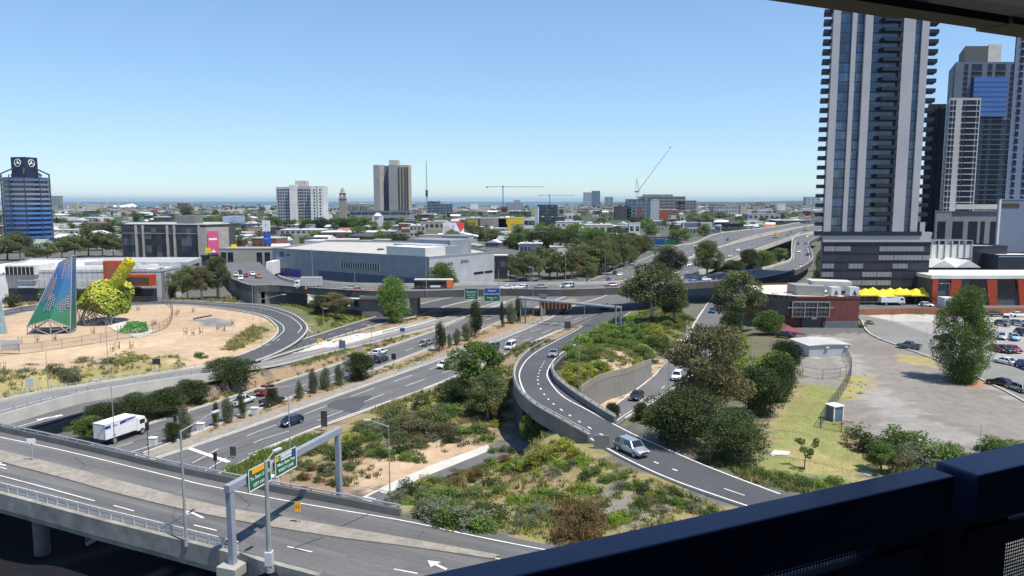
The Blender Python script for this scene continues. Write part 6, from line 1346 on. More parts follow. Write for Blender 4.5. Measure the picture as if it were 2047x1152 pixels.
# ================================================================== THE CITY BEYOND
def shear(o,k,y0):
 for ch in o.children_recursive:
  if ch.type=='MESH' and ch.data.users>=1 and not ch.data.get('sheared'):
   me=ch.data;n=len(me.vertices);co=np.empty(n*3);me.vertices.foreach_get('co',co);co=co.reshape(-1,3)
   oy=ch.location.y;y=co[:,1]+oy;co[:,0]+=np.clip(y-y0,0,None)*k;me.vertices.foreach_set('co',co.ravel());me['sheared']=1;me.update()
shear(tower,.415,1.6)
for o_ in list(SC.objects):
 if o_.name.startswith('podium_building') and o_.parent is None:t_=o_.location;shear(o_,t_.x/t_.y*.93,-14.6)
for t_,k in((t2,.5),(t3,.45),(t4,.66),(t5,.53)):shear(t_,k,.4)
FARW={}
M_FGL=paneglass('far_glass',(.03,.045,.06),(.16,.17,.18),2.2,3.0,.2,.15)
for k,c_ in dict(white=(.64,.63,.60),cream=(.46,.42,.34),brick=(.24,.11,.08),grey=(.27,.27,.28),dark=(.06,.06,.07),blue=(.13,.16,.22),sand=(.42,.35,.26),red=(.30,.07,.04),yellow=(.62,.45,.03),charcoal=(.03,.033,.045),pale=(.38,.39,.41),tan=(.30,.26,.22)).items():FARW[k]=mat('far_'+k,c_,.8,var=.12,scale=.12)
FARR={}
for k,c_ in dict(white=(.68,.67,.65),pale=(.48,.47,.45),grey=(.28,.28,.28),terracotta=(.36,.12,.06),brown=(.14,.09,.07),dark=(.07,.07,.08),green=(.25,.32,.24)).items():FARR[k]=mat('far_roof_'+k,c_,.7,var=.14,scale=.2)
def fb(u0,u1,vb,vt,wall,roof,label,floors=0,cols=0,name='building',cat='building',depth=None,zg=1.0,par=.5,wm=None,yaw=0.0,pent=None,zwin=None):
 """a building of the far city: front edge u0..u1, base vb, top vt"""
 p=W((u0+u1)/2,vb,zg);Y=p.y;wd_=PY(u1,vb,Y).x-PY(u0,vb,Y).x;h=PY(u0,vt,Y).z-zg;depth=depth or wd_*.6
 o=thing(name,label,cat,(p.x,Y+depth/2*math.cos(yaw),zg),yaw);hw=wd_/2;hd=depth/2
 b=MB();b.box(-hw,hw,-hd,hd,-1,h);b.build('wall',FARW[wall],o)
 b=MB();b.box(-hw-.2,hw+.2,-hd-.2,hd+.2,h,h+par);b.build('roof',FARR[roof],o)
 if floors:
  fh=h/floors
  for k in range(floors):
   z=k*fh+fh*.35;b=MB()
   if cols:
    dx=2*hw/cols
    for i in range(cols):b.box(-hw+dx*(i+.2),-hw+dx*(i+.8),-hd-.12,-hd,z,z+fh*.42)
    nd=max(1,int(cols*depth/wd_));dy=depth/nd
    for i in range(nd):
     for sg in(-1,1):b.box(sg*hw-.12,sg*hw+.12,-hd+dy*(i+.2),-hd+dy*(i+.8),z,z+fh*.42)
   else:
    b.box(-hw+.4,hw-.4,-hd-.12,-hd,z,z+fh*.45)
    for sg in(-1,1):b.box(sg*hw-.12,sg*hw+.12,-hd+.5,hd-.5,z,z+fh*.45)
   b.build('window_row',wm or M_FGL,o)
 ru=random.Random(label)
 for _ in range(3 if wd_>12 else 0):s_=ru.uniform(1,3);x=ru.uniform(-hw*.8,hw*.8);y=ru.uniform(-hd*.7,hd*.6);b=MB();b.box(x,x+s_*1.4,y,y+s_,h+par,h+par+s_*.6);b.build('rooftop_unit',FARW[ru.choice(['pale','grey','white'])],o)
 if pent:b=MB();b.box(hw*pent[0],hw*pent[1],-hd*.6,hd*.6,h,h+pent[2]);b.build('plant_room',FARW[pent[3]],o)
 return o,hw,hd,h
Yf=1050;o=thing('apartment_block','white block of flats with three wings, left of the clock tower','building',(PY(599,420,Yf).x,Yf,1));XF=lambda u:PY(u,420,Yf).x-PY(599,420,Yf).x;ZF=lambda v:PY(600,v,Yf).z-1
for(ua,ub,vt,y0,y1,m_) in((551,584,374,6,30,'pale'),(580,592,370,0,26,'white'),(590,632,372,8,34,'pale'),(586,608,361,14,30,'cream'),(622,648,372,0,26,'white')):
 b=MB();b.box(XF(ua),XF(ub),y0,y1,-1,ZF(vt));b.build('wing',FARW[m_],o)
for k in range(12):
 z=3+k*(ZF(372)-5)/12
 b=MB()
 for u in(554,559,564,569,574,594,598,602,607,612,617):b.box(XF(u),XF(u+3.2),5.7 if u<584 else 7.7,8.2,z,z+1.9)
 for u in(628,640):b.box(XF(u),XF(u+3),-.25,.2,z,z+1.7)
 b.build('window_row',M_NAVY,o)
b=MB();b.box(XF(634),XF(636),-.3,.2,0,ZF(372));b.build('dark_joint',FARW['tan'],o)
Yf=1250;o=thing('slab_tower','tall grey public housing tower with fluted balconies on its lit side','tower',(PY(783,400,Yf).x,Yf,1));XF=lambda u:PY(u,400,Yf).x-PY(783,400,Yf).x;ZF=lambda v:PY(783,v,Yf).z-1
for(ua,ub,vt,y0,y1,m_) in((748,760,330,0,30,'grey'),(759,767,330,1,30,'cream'),(766,782,331,12,40,'blue'),(779,795,330,-4,34,'grey'),(794,818,330,0,34,'sand')):
 b=MB();b.box(XF(ua),XF(ub),y0,y1,-1,ZF(vt));b.build('wing',FARW[m_],o)
b=MB();b.box(XF(779),XF(797),2,26,ZF(330),ZF(320));b.build('plant_room',FARW['cream'],o)
for u in(797,803,809,814):
 b=MB()
 for k in range(28):z=2+k*(ZF(330)-4)/28;b.box(XF(u),XF(u+3.4),-.8,.2,z,z+1.6)
 b.build('balcony_column',M_NAVY,o)
Yf=1400;o=thing('clock_tower','ornate stone clock tower with a tapering spire','clock tower',(PY(686,410,Yf).x,Yf,1));ZF=lambda v:PY(686,v,Yf).z-1
b=MB();b.box(-6,6,-6,6,-1,ZF(398));b.box(-6.8,6.8,-6.8,6.8,ZF(398),ZF(397));b.box(-5,5,-5,5,ZF(397),ZF(387));b.build('shaft',FARW['tan'],o)
b=MB();b.box(-5.8,5.8,-5.8,5.8,ZF(387),ZF(386));b.tube((0,0,ZF(386)),(0,0,ZF(380)),4.5,3.5,8);b.build('belfry',FARW['sand'],o);b=MB();b.tube((0,0,ZF(380)),(0,0,ZF(375)),3.6,.6,8);b.build('spire',FARW['tan'],o)
b=MB();b.tube((0,-5.1,ZF(392)),(0,-5.3,ZF(392)),2.2,2.2,16);b.build('clock_face',M_WHITE,o)
FB=[(692,735,428,408,'tan','white','long stone hall beside the clock tower',1,8),(640,680,425,414,'cream','pale','cream building left of the clock tower foot',1,6),(732,748,424,408,'sand','pale','yellowish building between the hall and the grey tower',2,3),(103,121,412,392,'tan','pale','small pinkish flats tower on the horizon beside the blue ringed tower',7,3),(855,880,431,403,'blue','dark','dark blue office block right of the radio mast',5,0),(880,905,430,408,'blue','pale','lower dark blue office block with white balconies',4,4),(700,820,445,422,'grey','dark','long low dark-glazed building in front of the grey tower',2,0),(812,832,432,416,'white','white','stepped white building right of the grey tower',1,0),(745,765,453,432,'white','pale','pale ribbed silo-like building with a white dome',0,0),(640,760,478,465,'brick','white','long red brick shed with a white roof',1,10),(755,790,478,463,'red','white','bright orange brick shed at the end of the long red one',1,3),(820,850,475,452,'cream','pale','cream building left of the billboard with dark windows',2,4),(838,900,460,445,'sand','grey','sandstone building with a long grey roof left of the billboard',1,6),(932,960,465,437,'dark','pale','dark wall of the warehouse carrying a yellow sign',0,0),(960,1015,463,437,'tan','pale','windowless grey-brown warehouse beside the yellow-striped one',0,0),(997,1048,463,436,'sand','pale','sand-coloured warehouse end with tall yellow stripes',0,0),(1048,1070,457,437,'white','white','white building between the yellow stripes and the dark offices',1,0),(1018,1070,436,424,'charcoal','dark','black flat building behind the yellow stripes',1,0),(1010,1046,424,406,'grey','grey','plain grey block behind the left crane',0,0),(1028,1040,410,400,'tan','pale','small plant tower on the plain grey block',0,0),(1068,1077,452,415,'pale','pale','slim pale slab with a white edge and a green sign',0,0),(1077,1130,452,435,'charcoal','dark','black glass office with a white roof line',2,8),(1075,1115,438,410,'charcoal','dark','stepped dark glass office with a flying roof',4,0),(1128,1160,442,428,'white','white','white boxy building right of the dark offices',1,4),(1167,1183,412,385,'pale','dark','left tower of the joined blue and white pair on the horizon',9,3),(1184,1200,412,382,'blue','dark','right tower of the joined blue and white pair on the horizon',9,3),(1210,1226,412,394,'grey','pale','small curved grey tower right of the blue pair',5,2),(1230,1262,440,413,'dark','dark','dark purple-grey windowless block left of the luffing crane',0,0),(1254,1300,440,399,'blue','dark','blue glass office below the luffing crane',6,5),(1299,1318,440,400,'pale','pale','pale grey side block with a white edge joined to the blue glass office',0,0),(1275,1283,441,415,'red','dark','orange-red strip block in front of the blue glass office',4,1),(1318,1338,438,420,'red','pale','plum red block in front of the concrete frame',0,0),(1338,1358,438,420,'brick','pale','small brick block right of the plum one',2,3),(1282,1370,425,393,'tan','grey','half-built block with a wide roof below the construction crane',5,8),(1352,1392,425,401,'sand','pale','open concrete framed block with stacked white slabs',4,6),(1290,1345,415,389,'pale','dark','upper glazed block with a flat dark roof',3,0),(1427,1480,433,413,'pale','grey','long office with two dark window bands',3,9),(1480,1494,436,411,'sand','pale','cream stair tower at the end of the long office',0,0),(1360,1395,445,432,'cream','terracotta','ochre shop building left of the long billboard',1,4),(1170,1225,470,450,'cream','white','cream warehouse with a bright roof right of the dark trees',1,4),(1258,1280,470,447,'white','white','white gabled shed beside the dark green tree',1,2),(1440,1508,466,452,'pale','white','white-roofed warehouse beside the freeway',1,6),(1370,1430,468,458,'grey','pale','low grey building beneath the long billboard',1,8),(1270,1340,492,475,'grey','dark','low grey building with purple windows behind the direction signs',1,8),(1040,1085,512,488,'blue','white','blue-walled shed with a broad white roof right of the showroom',1,6),(988,1015,560,512,'charcoal','white','dark glass shopfront with a white roof right of the showroom',1,6),(1100,1140,512,494,'white','white','white flat shed among the gum belt',0,0),(1165,1192,512,496,'brick','white','small brick shed with a white roof among the gum belt',1,2),(500,545,470,455,'dark','grey','dark workshop left of the blue pylon sign',1,3),(480,525,460,448,'blue','grey','dark blue building with a white balcony frame',1,3),(560,645,470,460,'cream','white','white shed row in front of the flats',1,8),(590,604,452,434,'sand','pale','tan windowless block among the street trees',0,0),(545,650,438,430,'white','white','low white building at the foot of the flats',0,0),(165,210,462,447,'brick','terracotta','terracotta-roofed building with a cream front',1,4),(180,205,476,462,'red','terracotta','orange brick shop with a cream base',1,3),(128,165,452,440,'white','white','white long-roofed building right of the blue ringed tower',1,0),(105,150,472,460,'cream','white','cream shed at the foot of the blue ringed tower',1,4),(390,430,446,432,'pale','pale','pale blue-grey house behind the dark office',1,3),(0,22,470,452,'brick','white','brown building at the left edge',2,3),(1495,1560,441,428,'pale','grey','grey-blue sheds beyond the long office',1,6),(1550,1610,452,441,'dark','white','dark shed row beside the far freeway',1,5),(1612,1640,412,394,'pale','pale','hazy grey tower blocks at the edge of the striped tower',5,3),]
FOOT=[]
for r_ in FB:
 u0,u1,vb,vt,wl,rf,lab,fl,cl=r_
 o,hw,hd,h=fb(u0,u1,vb,vt,wl,rf,lab,fl,cl,par=.35 if vb<450 else .5)
 FOOT.append((o.location.x,o.location.y,max(hw,hd)+6));
 if 'yellow stripes' in lab and 'sand' in lab:
  for a in(.35,.62):b=MB();b.box(-hw+a*2*hw,-hw+(a+.12)*2*hw,-hd-.3,-hd,.5,h);b.build('yellow_stripe',FARW['yellow'],o)
  b=MB();b.box(-hw+.3*2*hw,-hw+.98*2*hw,-hd-.2,-hd+.1,h*.55,h+.3);b.build('yellow_panel',FARW['yellow'],o)
 if 'carrying a yellow sign' in lab:b=MB();b.box(-hw+1,hw*.7,-hd-.3,-hd,h*.4,h*.95);b.build('yellow_sign',mat('olive_yellow',(.35,.30,.03),.6),o);text('lettering','TOOLS',2.6,M_DARK,o,(-1,-hd-.4,h*.66))
 if 'silo' in lab:b=MB();b.tube((0,0,h),(0,0,h+4),6,2,12);b.build('dome',M_WHITE,o)
 if 'green sign' in lab:b=MB();b.box(-hw-4,-hw-.3,-hd-.2,-hd+1,h*.55,h*.95);b.build('green_sign',mat('lime_sign',(.2,.5,.05),.6),o);b=MB();b.box(hw-1.2,hw+.3,-hd-.3,-hd+1,0,h+.3);b.build('white_edge',M_WHITE,o)
 if 'half-built' in lab or 'open concrete' in lab:
  for k in range(5):
   b=MB();b.box(-hw-1.5,hw+1.5,-hd-2,hd,h*(k+1)/5.2,h*(k+1)/5.2+.5);b.build('floor_slab',FARW['pale'],o)
LAND=[(56,420,'the blue ringed tower'),(350,480,'the dark office'),(599,400,'the white flats'),(686,400,'the clock tower'),(783,370,'the tall grey tower'),(853,400,'the radio mast'),(907,460,'the white billboard'),(1000,450,'the yellow-striped warehouse'),(1110,430,'the black glass offices'),(1183,395,'the blue tower pair'),(1285,400,'the luffing crane'),(1400,450,'the long billboard'),(1460,425,'the long office'),(1560,440,'the far freeway'),(220,430,'the white sails'),(500,450,'the blue pylon sign')]
def rel(u,v):
 d=min(LAND,key=lambda L:abs(L[0]-u)+1.5*abs(L[1]-v));dx=u-d[0]
 if abs(dx)<22:return('beyond ' if v<d[1]+8 else 'in front of ')+d[2]
 return('right of ' if dx>0 else 'left of ')+d[2]
rh=random.Random(11)
WN=['white','white','cream','grey','brick','pale','sand','white','blue','dark'];RN=['white','white','pale','pale','grey','white','terracotta','brown','dark','white','green']
def housemesh(kind,wl,rf):
 b=MB();w=FARW[wl];r_=FARR[rf]
 if kind=='flat':b.box(-.5,.5,-.5,.5,0,.9,w);b.box(-.51,.51,-.51,.51,.9,1,r_)
 elif kind=='gable':b.box(-.5,.5,-.5,.5,0,.65,w);b.add([(-.53,-.53,.65),(.53,-.53,.65),(.53,.53,.65),(-.53,.53,.65),(-.53,0,1),(.53,0,1)],[(0,1,5,4),(2,3,4,5),(1,2,5),(3,0,4)],r_)
 elif kind=='gablex':b.box(-.5,.5,-.5,.5,0,.65,w);b.add([(-.53,-.53,.65),(.53,-.53,.65),(.53,.53,.65),(-.53,.53,.65),(0,-.53,1),(0,.53,1)],[(0,4,5,3),(1,2,5,4),(0,1,4),(2,3,5)],r_)
 else:
  b.box(-.5,.5,-.5,.5,0,.65,w);b.add([(-.53,-.53,.65),(.53,-.53,.65),(.53,.53,.65),(-.53,.53,.65),(-.25,0,1),(.25,0,1)],[(0,1,5,4),(2,3,4,5),(1,2,5),(3,0,4)],r_)
 for k in range(4):b.box(-.42+k*.22,-.42+k*.22+.11,-.507,-.5,.22,.5,M_GLASS)
 for k in range(3):b.box(.5,.507,-.4+k*.28,-.4+k*.28+.12,.22,.5,M_GLASS);b.box(-.507,-.5,-.4+k*.28,-.4+k*.28+.12,.22,.5,M_GLASS)
 return meshdata(b.build('house',None))
HM={}
def free(x,y,r_):
 if y<420:return False
 for(a,b_,c_) in FOOT:
  if(x-a)**2+(y-b_)**2<(c_+r_)**2:return False
 for rd in(f1,f2,bB):
  d=np.hypot(rd.C[:,0]-x,rd.C[:,1]-y).min()
  if d<16+r_:return False
 if math.hypot(x+398,y-560)<40+r_:return False
 if y<470 and x<-70:return False
 return True
WRD=dict(white='white',cream='cream',grey='grey',brick='brick',pale='pale grey',sand='sandstone',blue='blue-grey',dark='dark');RRD=dict(white='white',pale='pale',grey='grey',terracotta='terracotta',brown='brown',dark='dark',green='green')
nh=0;placed=[]
for _ in range(14000):
 if nh>=470:break
 v=413+92*(rh.random()**1.5);u=rh.uniform(-20,1640 if v<470 else 1240)
 p=W(u,v,1)
 if p.y<430:continue
 big=rh.random()<.35;w_=rh.uniform(16,34) if big else rh.uniform(9,16);d_=w_*rh.uniform(.6,1.3);h_=rh.uniform(4.5,8.5)*(1.15 if big else 1)
 if not free(p.x,p.y,w_*.5):continue
 if any((p.x-a)**2+(p.y-b_)**2<((w_+c_)*.52)**2 for a,b_,c_ in placed):continue
 placed.append((p.x,p.y,w_));kind=rh.choice(['flat','flat','gable','gablex','hip'] if not big else['flat','flat','gable','gablex']);wl=rh.choice(WN);rf=rh.choice(RN)
 if kind=='flat' and rf=='terracotta':rf='white'
 key=(kind,wl,rf)
 if key not in HM:HM[key]=housemesh(*key)
 o=new('house' if not big else 'shed',HM[key]);o.location=(p.x,p.y,.9);o.scale=(w_,d_,h_);o.rotation_euler=(0,0,R(rh.choice([-14,-14,76,5])+rh.uniform(-3,3)))
 sh=dict(flat='flat-roofed',gable='gabled',gablex='gable-fronted',hip='hip-roofed')[kind]
 tag(o,f"{sh} {'shed' if big else 'house'} with {WRD[wl]} walls and {RRD[rf]} roof {rel(u, v)}",'shed' if big else 'house','houses and sheds of the far suburb')
 nh+=1
nt_=0
for _i in range(150):
 for _t in range(20):
  v=412+80*(rh.random()**1.2);u=rh.uniform(-20,1600 if v<475 else 1240);p=W(u,v,1)
  if p.y>430 and free(p.x,p.y,2):break
 else:continue
 h_=rh.uniform(7,13);plant('fargreen' if _i%3 else 'fargum',Vector((p.x,p.y,.9)),h_*1.35,h_,'broad leafy garden tree '+rel(u,v),'tree','garden trees of the far suburb','garden_tree')
fk=['fargum','farround','farround','fargreen','fargreen','fargum']
kn=dict(fargum='olive gum',farround='dark round',fargreen='mid green',farcone='pointed dark')
for _ in range(5000):
 if nt_>=215:break
 v=411+88*(rh.random()**1.35);u=rh.uniform(-20,1640 if v<475 else 1240);p=W(u,v,1)
 if p.y<430 or not free(p.x,p.y,3):continue
 k=rh.choice(fk) if rh.random()>.04 else 'farcone';h_=rh.uniform(7,14);w_=h_*rh.uniform(.8,1.25)*(.45 if k=='farcone' else 1)
 plant(k,Vector((p.x,p.y,.9)),w_*1.2,h_,f"{kn[k]} tree among the houses {rel(u, v)}",'tree','street trees of the far suburb','tree');nt_+=1
av=[(u,458+3*math.sin(u),rh.uniform(13,17)) for u in range(385,500,12)]+[(u,456,rh.uniform(11,16)) for u in list(range(545,592,11))+list(range(608,735,11))]+[(u,440,12) for u in range(395,480,14)]
for u,v,hh in av:
 p=W(u,v,1);plant('fargreen' if rh.random()<.6 else 'farround',Vector((p.x,p.y,.9)),hh*1.3,hh,'dense mid green street tree in the avenue before the white flats','tree','avenue of street trees before the white flats','street_tree')
for(u,v,hh,k) in((374,436,26,'farround'),(463,424,20,'farcone'),(473,424,20,'farcone'),(525,425,18,'farround'),(545,424,16,'farround'),(1010,428,20,'gumb'),(985,428,16,'farround'),(800,424,14,'fargum'),(1385,448,18,'fargum')):
 p=W(u,v,1);w_=hh*(1.3 if k!='farcone' else .5);plant(k,Vector((p.x,p.y,.9)),w_,hh,{'farcone':'tall pointed pine on the skyline left of the flats','gumb':'wide brown-tinged tree beside the left crane base'}.get(k,'large dome-shaped tree standing above the roofs '+rel(u,v)),'tree',None,'tree')
b=MB();r2=random.Random(5);cs=list(FARW.values())[:4]+[FARW['brick'],FARW['sand']];rs=[FARR['white'],FARR['pale'],FARR['grey'],FARR['white'],FARR['terracotta']]
for _ in range(2600):
 v=405.5+22*r2.random()**1.3;u=r2.uniform(-20,1660);p=W(u,v,1)
 if p.y>4200+max(0,p.x-200)*7 or p.y<1500:continue
 if not free(p.x,p.y,12):continue
 w_=r2.uniform(12,45);d_=r2.uniform(10,25);h_=r2.uniform(4,9) if r2.random()>.03 else r2.uniform(14,30);M_=Matrix.Translation((p.x,p.y,0))@Matrix.Rotation(R(r2.choice([-14,0,10])),4,'Z')
 b.box(-w_/2,w_/2,-d_/2,d_/2,0,h_,r2.choice(cs),M_);b.box(-w_/2-.3,w_/2+.3,-d_/2-.3,d_/2+.3,h_,h_+.8,r2.choice(rs),M_)
o=b.build('far_suburb');tag(o,'mass of distant roofs fading toward the horizon','suburb',kind='stuff')
r3=np.random.default_rng(9)
def mass(name,n,vlo,vhi,ulo,uhi,hmin,hmax,m,seed,leaf,label):
 pts=[];sz=[];tt=[]
 for _ in range(n):
  v=vlo+(vhi-vlo)*r3.random()**1.3;u=r3.uniform(ulo,uhi);p=W(u,v,1)
  if p.y>4150+max(0,p.x-200)*7 or p.y<900 or not free(p.x,p.y,6):continue
  h_=r3.uniform(hmin,hmax);k=70;d=r3.normal(size=(k,3));d/=np.linalg.norm(d,axis=1)[:,None];q=r3.uniform(.5,1,k)[:,None]**.5
  P_=d*q*np.array([h_*r3.uniform(.6,1.2),h_*.6,h_*.5])+np.array([p.x,p.y,h_*.55]);P_[:,2]=np.abs(P_[:,2]);pts.append(P_);sz.append(np.full(k,leaf*h_));tt.append(np.clip(r3.uniform(0,.7)+r3.uniform(0,.3,k),0,1))
 o=new(name,leafmesh(name,np.concatenate(pts),np.concatenate(sz),np.concatenate(tt),m,seed));tag(o,label,'woods',kind='stuff')
mass('distant_woods',900,405.2,421,-20,1660,7,13,L_DARK,91,.2,'dark belt of distant tree tops below the horizon')
mass('distant_woods',500,408,436,-20,1660,6,11,L_EUC,93,.2,'olive tree tops scattered between the distant roofs')
so_=thing('tensile_roof','long white tent-like roof with slim white masts on the horizon','roof',W(225,416.5,1));s_=so_.location.y/FPX;b=MB()
for(ua,ub,hh) in((150,205,3),(205,235,5),(215,272,9)):
 x0_,x1_=(ua-225)*s_,(ub-225)*s_;xm=x1_-(x1_-x0_)*.15;b.add([(x0_,0,3),(x1_,0,3),(x1_,40,3),(x0_,40,3),(xm,10,3+hh*s_*.9)],[(0,1,4),(1,2,4),(2,3,4),(3,0,4),(0,3,2,1)])
b.build('canopy',M_WHITE,so_)
for u,v in((157,392),(196,394),(214,396),(237,394)):b=MB();x=(u-225)*s_;b.tube((x,5,0),(x,5,PY(u,v,so_.location.y).z),1.0,.5,6);b.build('mast',M_WHITE,so_)
p=W(854,428,1);o=thing('radio_mast','tall thin lattice radio mast right of the grey tower','mast',p);zt=PY(854,322,p.y).z;b=MB();z3=zt*.42
for a in range(4):
 x,y=(2.0 if a%2 else-2.0),(2.0 if a//2 else-2.0);b.bar((x,y,0),(x*.8,y*.8,z3),.5);b.bar((x*.8,y*.8,z3),(x*.2,y*.2,zt),.4)
for k in range(30):z=zt*k/30;w_=1.9-1.5*k/30;b.bar((-w_,-w_,z),(w_,w_,z+zt/30),.3);b.bar((w_,-w_,z),(-w_,w_,z+zt/30),.3)
b.build('lattice',mat('mast_grey',(.25,.28,.32),.6),o);b=MB();b.box(-3,3,-3,3,zt*.33,zt*.45);b.build('antenna_cluster',M_DARK,o)
def hcrane(u,vb,vt,ul,ur,label,m_):
 p=W(u,vb,1);o=thing('tower_crane',label,'crane',p);zt=PY(u,vt,p.y).z-1;s_=p.y/FPX;w_=1.5;b=MB()
 for a in range(4):x,y=(w_ if a%2 else-w_),(w_ if a//2 else-w_);b.bar((x,y,0),(x,y,zt),1.1)
 for k in range(14):z=zt*k/14;b.bar((-w_,-w_,z),(w_,-w_,z+zt/14),.35);b.bar((w_,-w_,z),(-w_,-w_,z+zt/14),.35)
 b.build('mast',m_,o);b=MB();x0_,x1_=(ul-u)*s_,(ur-u)*s_
 for y,z in((-1,0),(1,0),(0,1.8)):b.bar((x0_,y,zt+z),(x1_,y,zt+z),.95)
 n=26
 for k in range(n):xa,xb=x0_+(x1_-x0_)*k/n,x0_+(x1_-x0_)*(k+1)/n;b.bar((xa,-1,zt),((xa+xb)/2,0,zt+1.8),.25);b.bar(((xa+xb)/2,0,zt+1.8),(xb,1,zt),.25)
 b.build('jib',mat('crane_grey',(.42,.42,.42),.6),o);b=MB();b.box(x0_,x0_+4,-1.6,1.6,zt-3,zt+.6);b.build('counterweight',M_DARK,o);b=MB();b.box(-1.8,1.8,-1.8,1.8,zt-1,zt+3.5);b.build('slewing_cab',M_DARK,o)
hcrane(1006,425,374,973,1088,'flat-topped tower crane with a blue mast, left and larger of two',mat('crane_blue',(.05,.14,.32),.6))
hcrane(1099,420,391,1079,1148,'smaller flat-topped tower crane right of the blue-masted one',mat('crane_blue',(.05,.14,.32),.6))
p=W(1274,428,1);o=thing('luffing_crane','white luffing crane with its long jib raised up to the right','crane',p);s_=p.y/FPX;zt=PY(1274,384,p.y).z-1;tip=Vector(((1338-1274)*s_,0,PY(1338,294,p.y).z-1));b=MB()
for a in range(4):x,y=(1.8 if a%2 else-1.8),(1.8 if a//2 else-1.8);b.bar((x,y,0),(x,y,zt),.6)
for k in range(12):z=zt*k/12;b.bar((-1.8,-1.8,z),(1.8,-1.8,z+zt/12),.4);b.bar((1.8,-1.8,z),(-1.8,-1.8,z+zt/12),.4)
b.build('mast',M_WHITE,o)
a0=Vector((2,0,zt+3));b=MB();d=tip-a0
for dy,dz in((-1.2,-.6),(1.2,-.6),(0,1.0)):b.bar(a0+Vector((0,dy,dz)),tip+Vector((0,0,0)),1.1)
for k in range(22):q=a0+d*(k/22);q2=a0+d*((k+1)/22);b.bar(q+Vector((0,-1,-.6)),q2+Vector((0,0,.8)),.9)
b.build('jib',mat('jib_grey',(.45,.45,.46),.6),o);b=MB();b.box(tip.x-2.5,tip.x+.5,-1,1,tip.z-2.5,tip.z+.5);b.build('jib_tip',M_DARK,o)
b=MB();top=Vector((-3,0,PY(1270,358,p.y).z-1));b.bar((2,0,zt+2),top,.7);b.bar((-7,0,zt+1),top,.7);b.bar((6,0,zt+1),top,.4);b.box(-7.5,4,-2,2,zt-1,zt+2.5);b.bar(top,tip.lerp(a0,.35),.2);b.build('a_frame',mat('crane_dark',(.1,.11,.11),.6),o)
# ================================================================== POLES, SIGNS, GANTRIES, FENCES, SCULPTURES
M_POLE=mat('weathered_pole',(.33,.335,.33),.6,.2,var=.12,scale=1.0)
M_SGREEN=mat('sign_green',(.012,.12,.06),.5,var=.06);M_SBLUE=mat('sign_blue',(.02,.06,.28),.5,var=.06);M_AMBER=mat('sign_amber',(.85,.38,.01),.5,var=0)
def lamp(u,vb,vt,ua,va,label,zf=None,r0=.11,zadd=0.0,grp='street lamps',side=None):
 """pole base/top in the photo, head position at (ua,va)"""
 p=G(u,vb,zf or T)+Vector((0,0,zadd));zt=PY(u,vt,p.y).z;h=zt-p.z
 o=thing('street_lamp',label,'street lamp',p,0,grp)
 b=MB();b.tube((0,0,-.2),(0,0,h),r0,r0*.55,10);b.tube((0,0,-.2),(0,0,.5),r0*1.5,r0*1.4,10);b.build('pole',M_POLE,o)
 if ua is not None:
  q=PY(ua,va,p.y);dx=q.x-p.x;dz=max(-.3,min(1.0,q.z-zt))
  d=Vector((dx,0,dz)) if side is None else Vector((side[0],side[1],.5))
  b=MB();b.tube((0,0,h-.1),Vector((0,0,h))+d,.06,.045,8);b.build('arm',M_POLE,o)
  e=Vector((0,0,h))+d;f=d.copy();f.z=0;f.normalize() if f.length>0 else None
  b=MB();b.bar(e-f*.1,e+f*.75,.3,.14);b.build('lamp_head',M_GREYP,o)
 return o
lamp(373,1087,861,420,828,'tall street lamp on the near edge of the viaduct, left of the gantry',viaA.zc,.14,side=(1.3,3.6))
o=lamp(540,1138,922,545,925,'thick grey lamp post right beside the gantry leg',viaA.zc,.24,side=(.4,.9));b=MB();b.box(-.28,.28,-.35,.25,.4,1.5);b.build('control_box',M_GREYP,o)
for a in((231,903,774,195,757,'slim street lamp in front of the white truck',None),(583,975,772,528,778,'tall street lamp whose arm reaches over the freeway, behind the right-hand sign',None),(780,988,852,740,840,'street lamp on the sandy verge with its arm to the left',None),(98,790,702,None,0,'plain tall pole at the edge of the exit bridge, left one',None),(219,768,640,None,0,'plain tall pole at the edge of the exit bridge, right one',None),(525,716,598,565,588,'street lamp inside the loop road bend',None),(507,640,552,None,0,'thin pole by the grassy bank outside the loop',None),(1157,800,655,None,0,'tall thin pole standing on the hill inside the ramp',None),(1336,790,685,None,0,'tall thin pole at the edge of the slip road',None),(1168,688,605,None,0,'thin pole just below the wide gantry',None),(1066,646,536,1062,534,'street lamp in the freeway median at the wide gantry',None),(805,645,572,770,571,'street lamp with an arm to the left in front of the overpass',None),(745,750,648,741,653,'street lamp beside the broad median tree',None),(647,651,615,649,617,'short lamp on the green bank inside the loop',None),(248,625,565,232,560,'lamp behind the yellow sculpture',None)):
 lamp(*a[:5],a[5],a[6],.08)
for a in((626,577,497,'lamp post on the overpass in front of the white truck'),(853,585,510,'lamp post on the overpass at the bus'),(997,581,540,'thin lamp post on the overpass right of the bus'),(1131,582,497,'lamp post on the overpass beside the white van'),(1385,566,520,'lamp post on the overpass by the bright blue car'),(1551,550,480,'lamp post on the overpass near the tower shadow'),(710,580,545,'thin pole on the left part of the overpass')):
 lamp(a[0],a[1],a[2],None,0,a[3],bB.zc,.09,.4)
for i,(u,vb,vt,lab) in enumerate(((1363,523,478,'dark pole beside the outbound freeway'),(1210,560,500,'lamp pole between the freeway carriageways above the overpass'),(1448,500,455,'dark sign pole between the elevated carriageways'),(1440,480,430,'thin pole above the dark billboard'),(1503,480,395,'tall thin mast in the distance above the freeway'),(1480,480,445,'small pole beside the far freeway'))):
 r_=f2 if u!=1448 else f1;lamp(u,vb,vt,None,0,lab,T if u<1300 else(lambda x,y:6.5),.12)
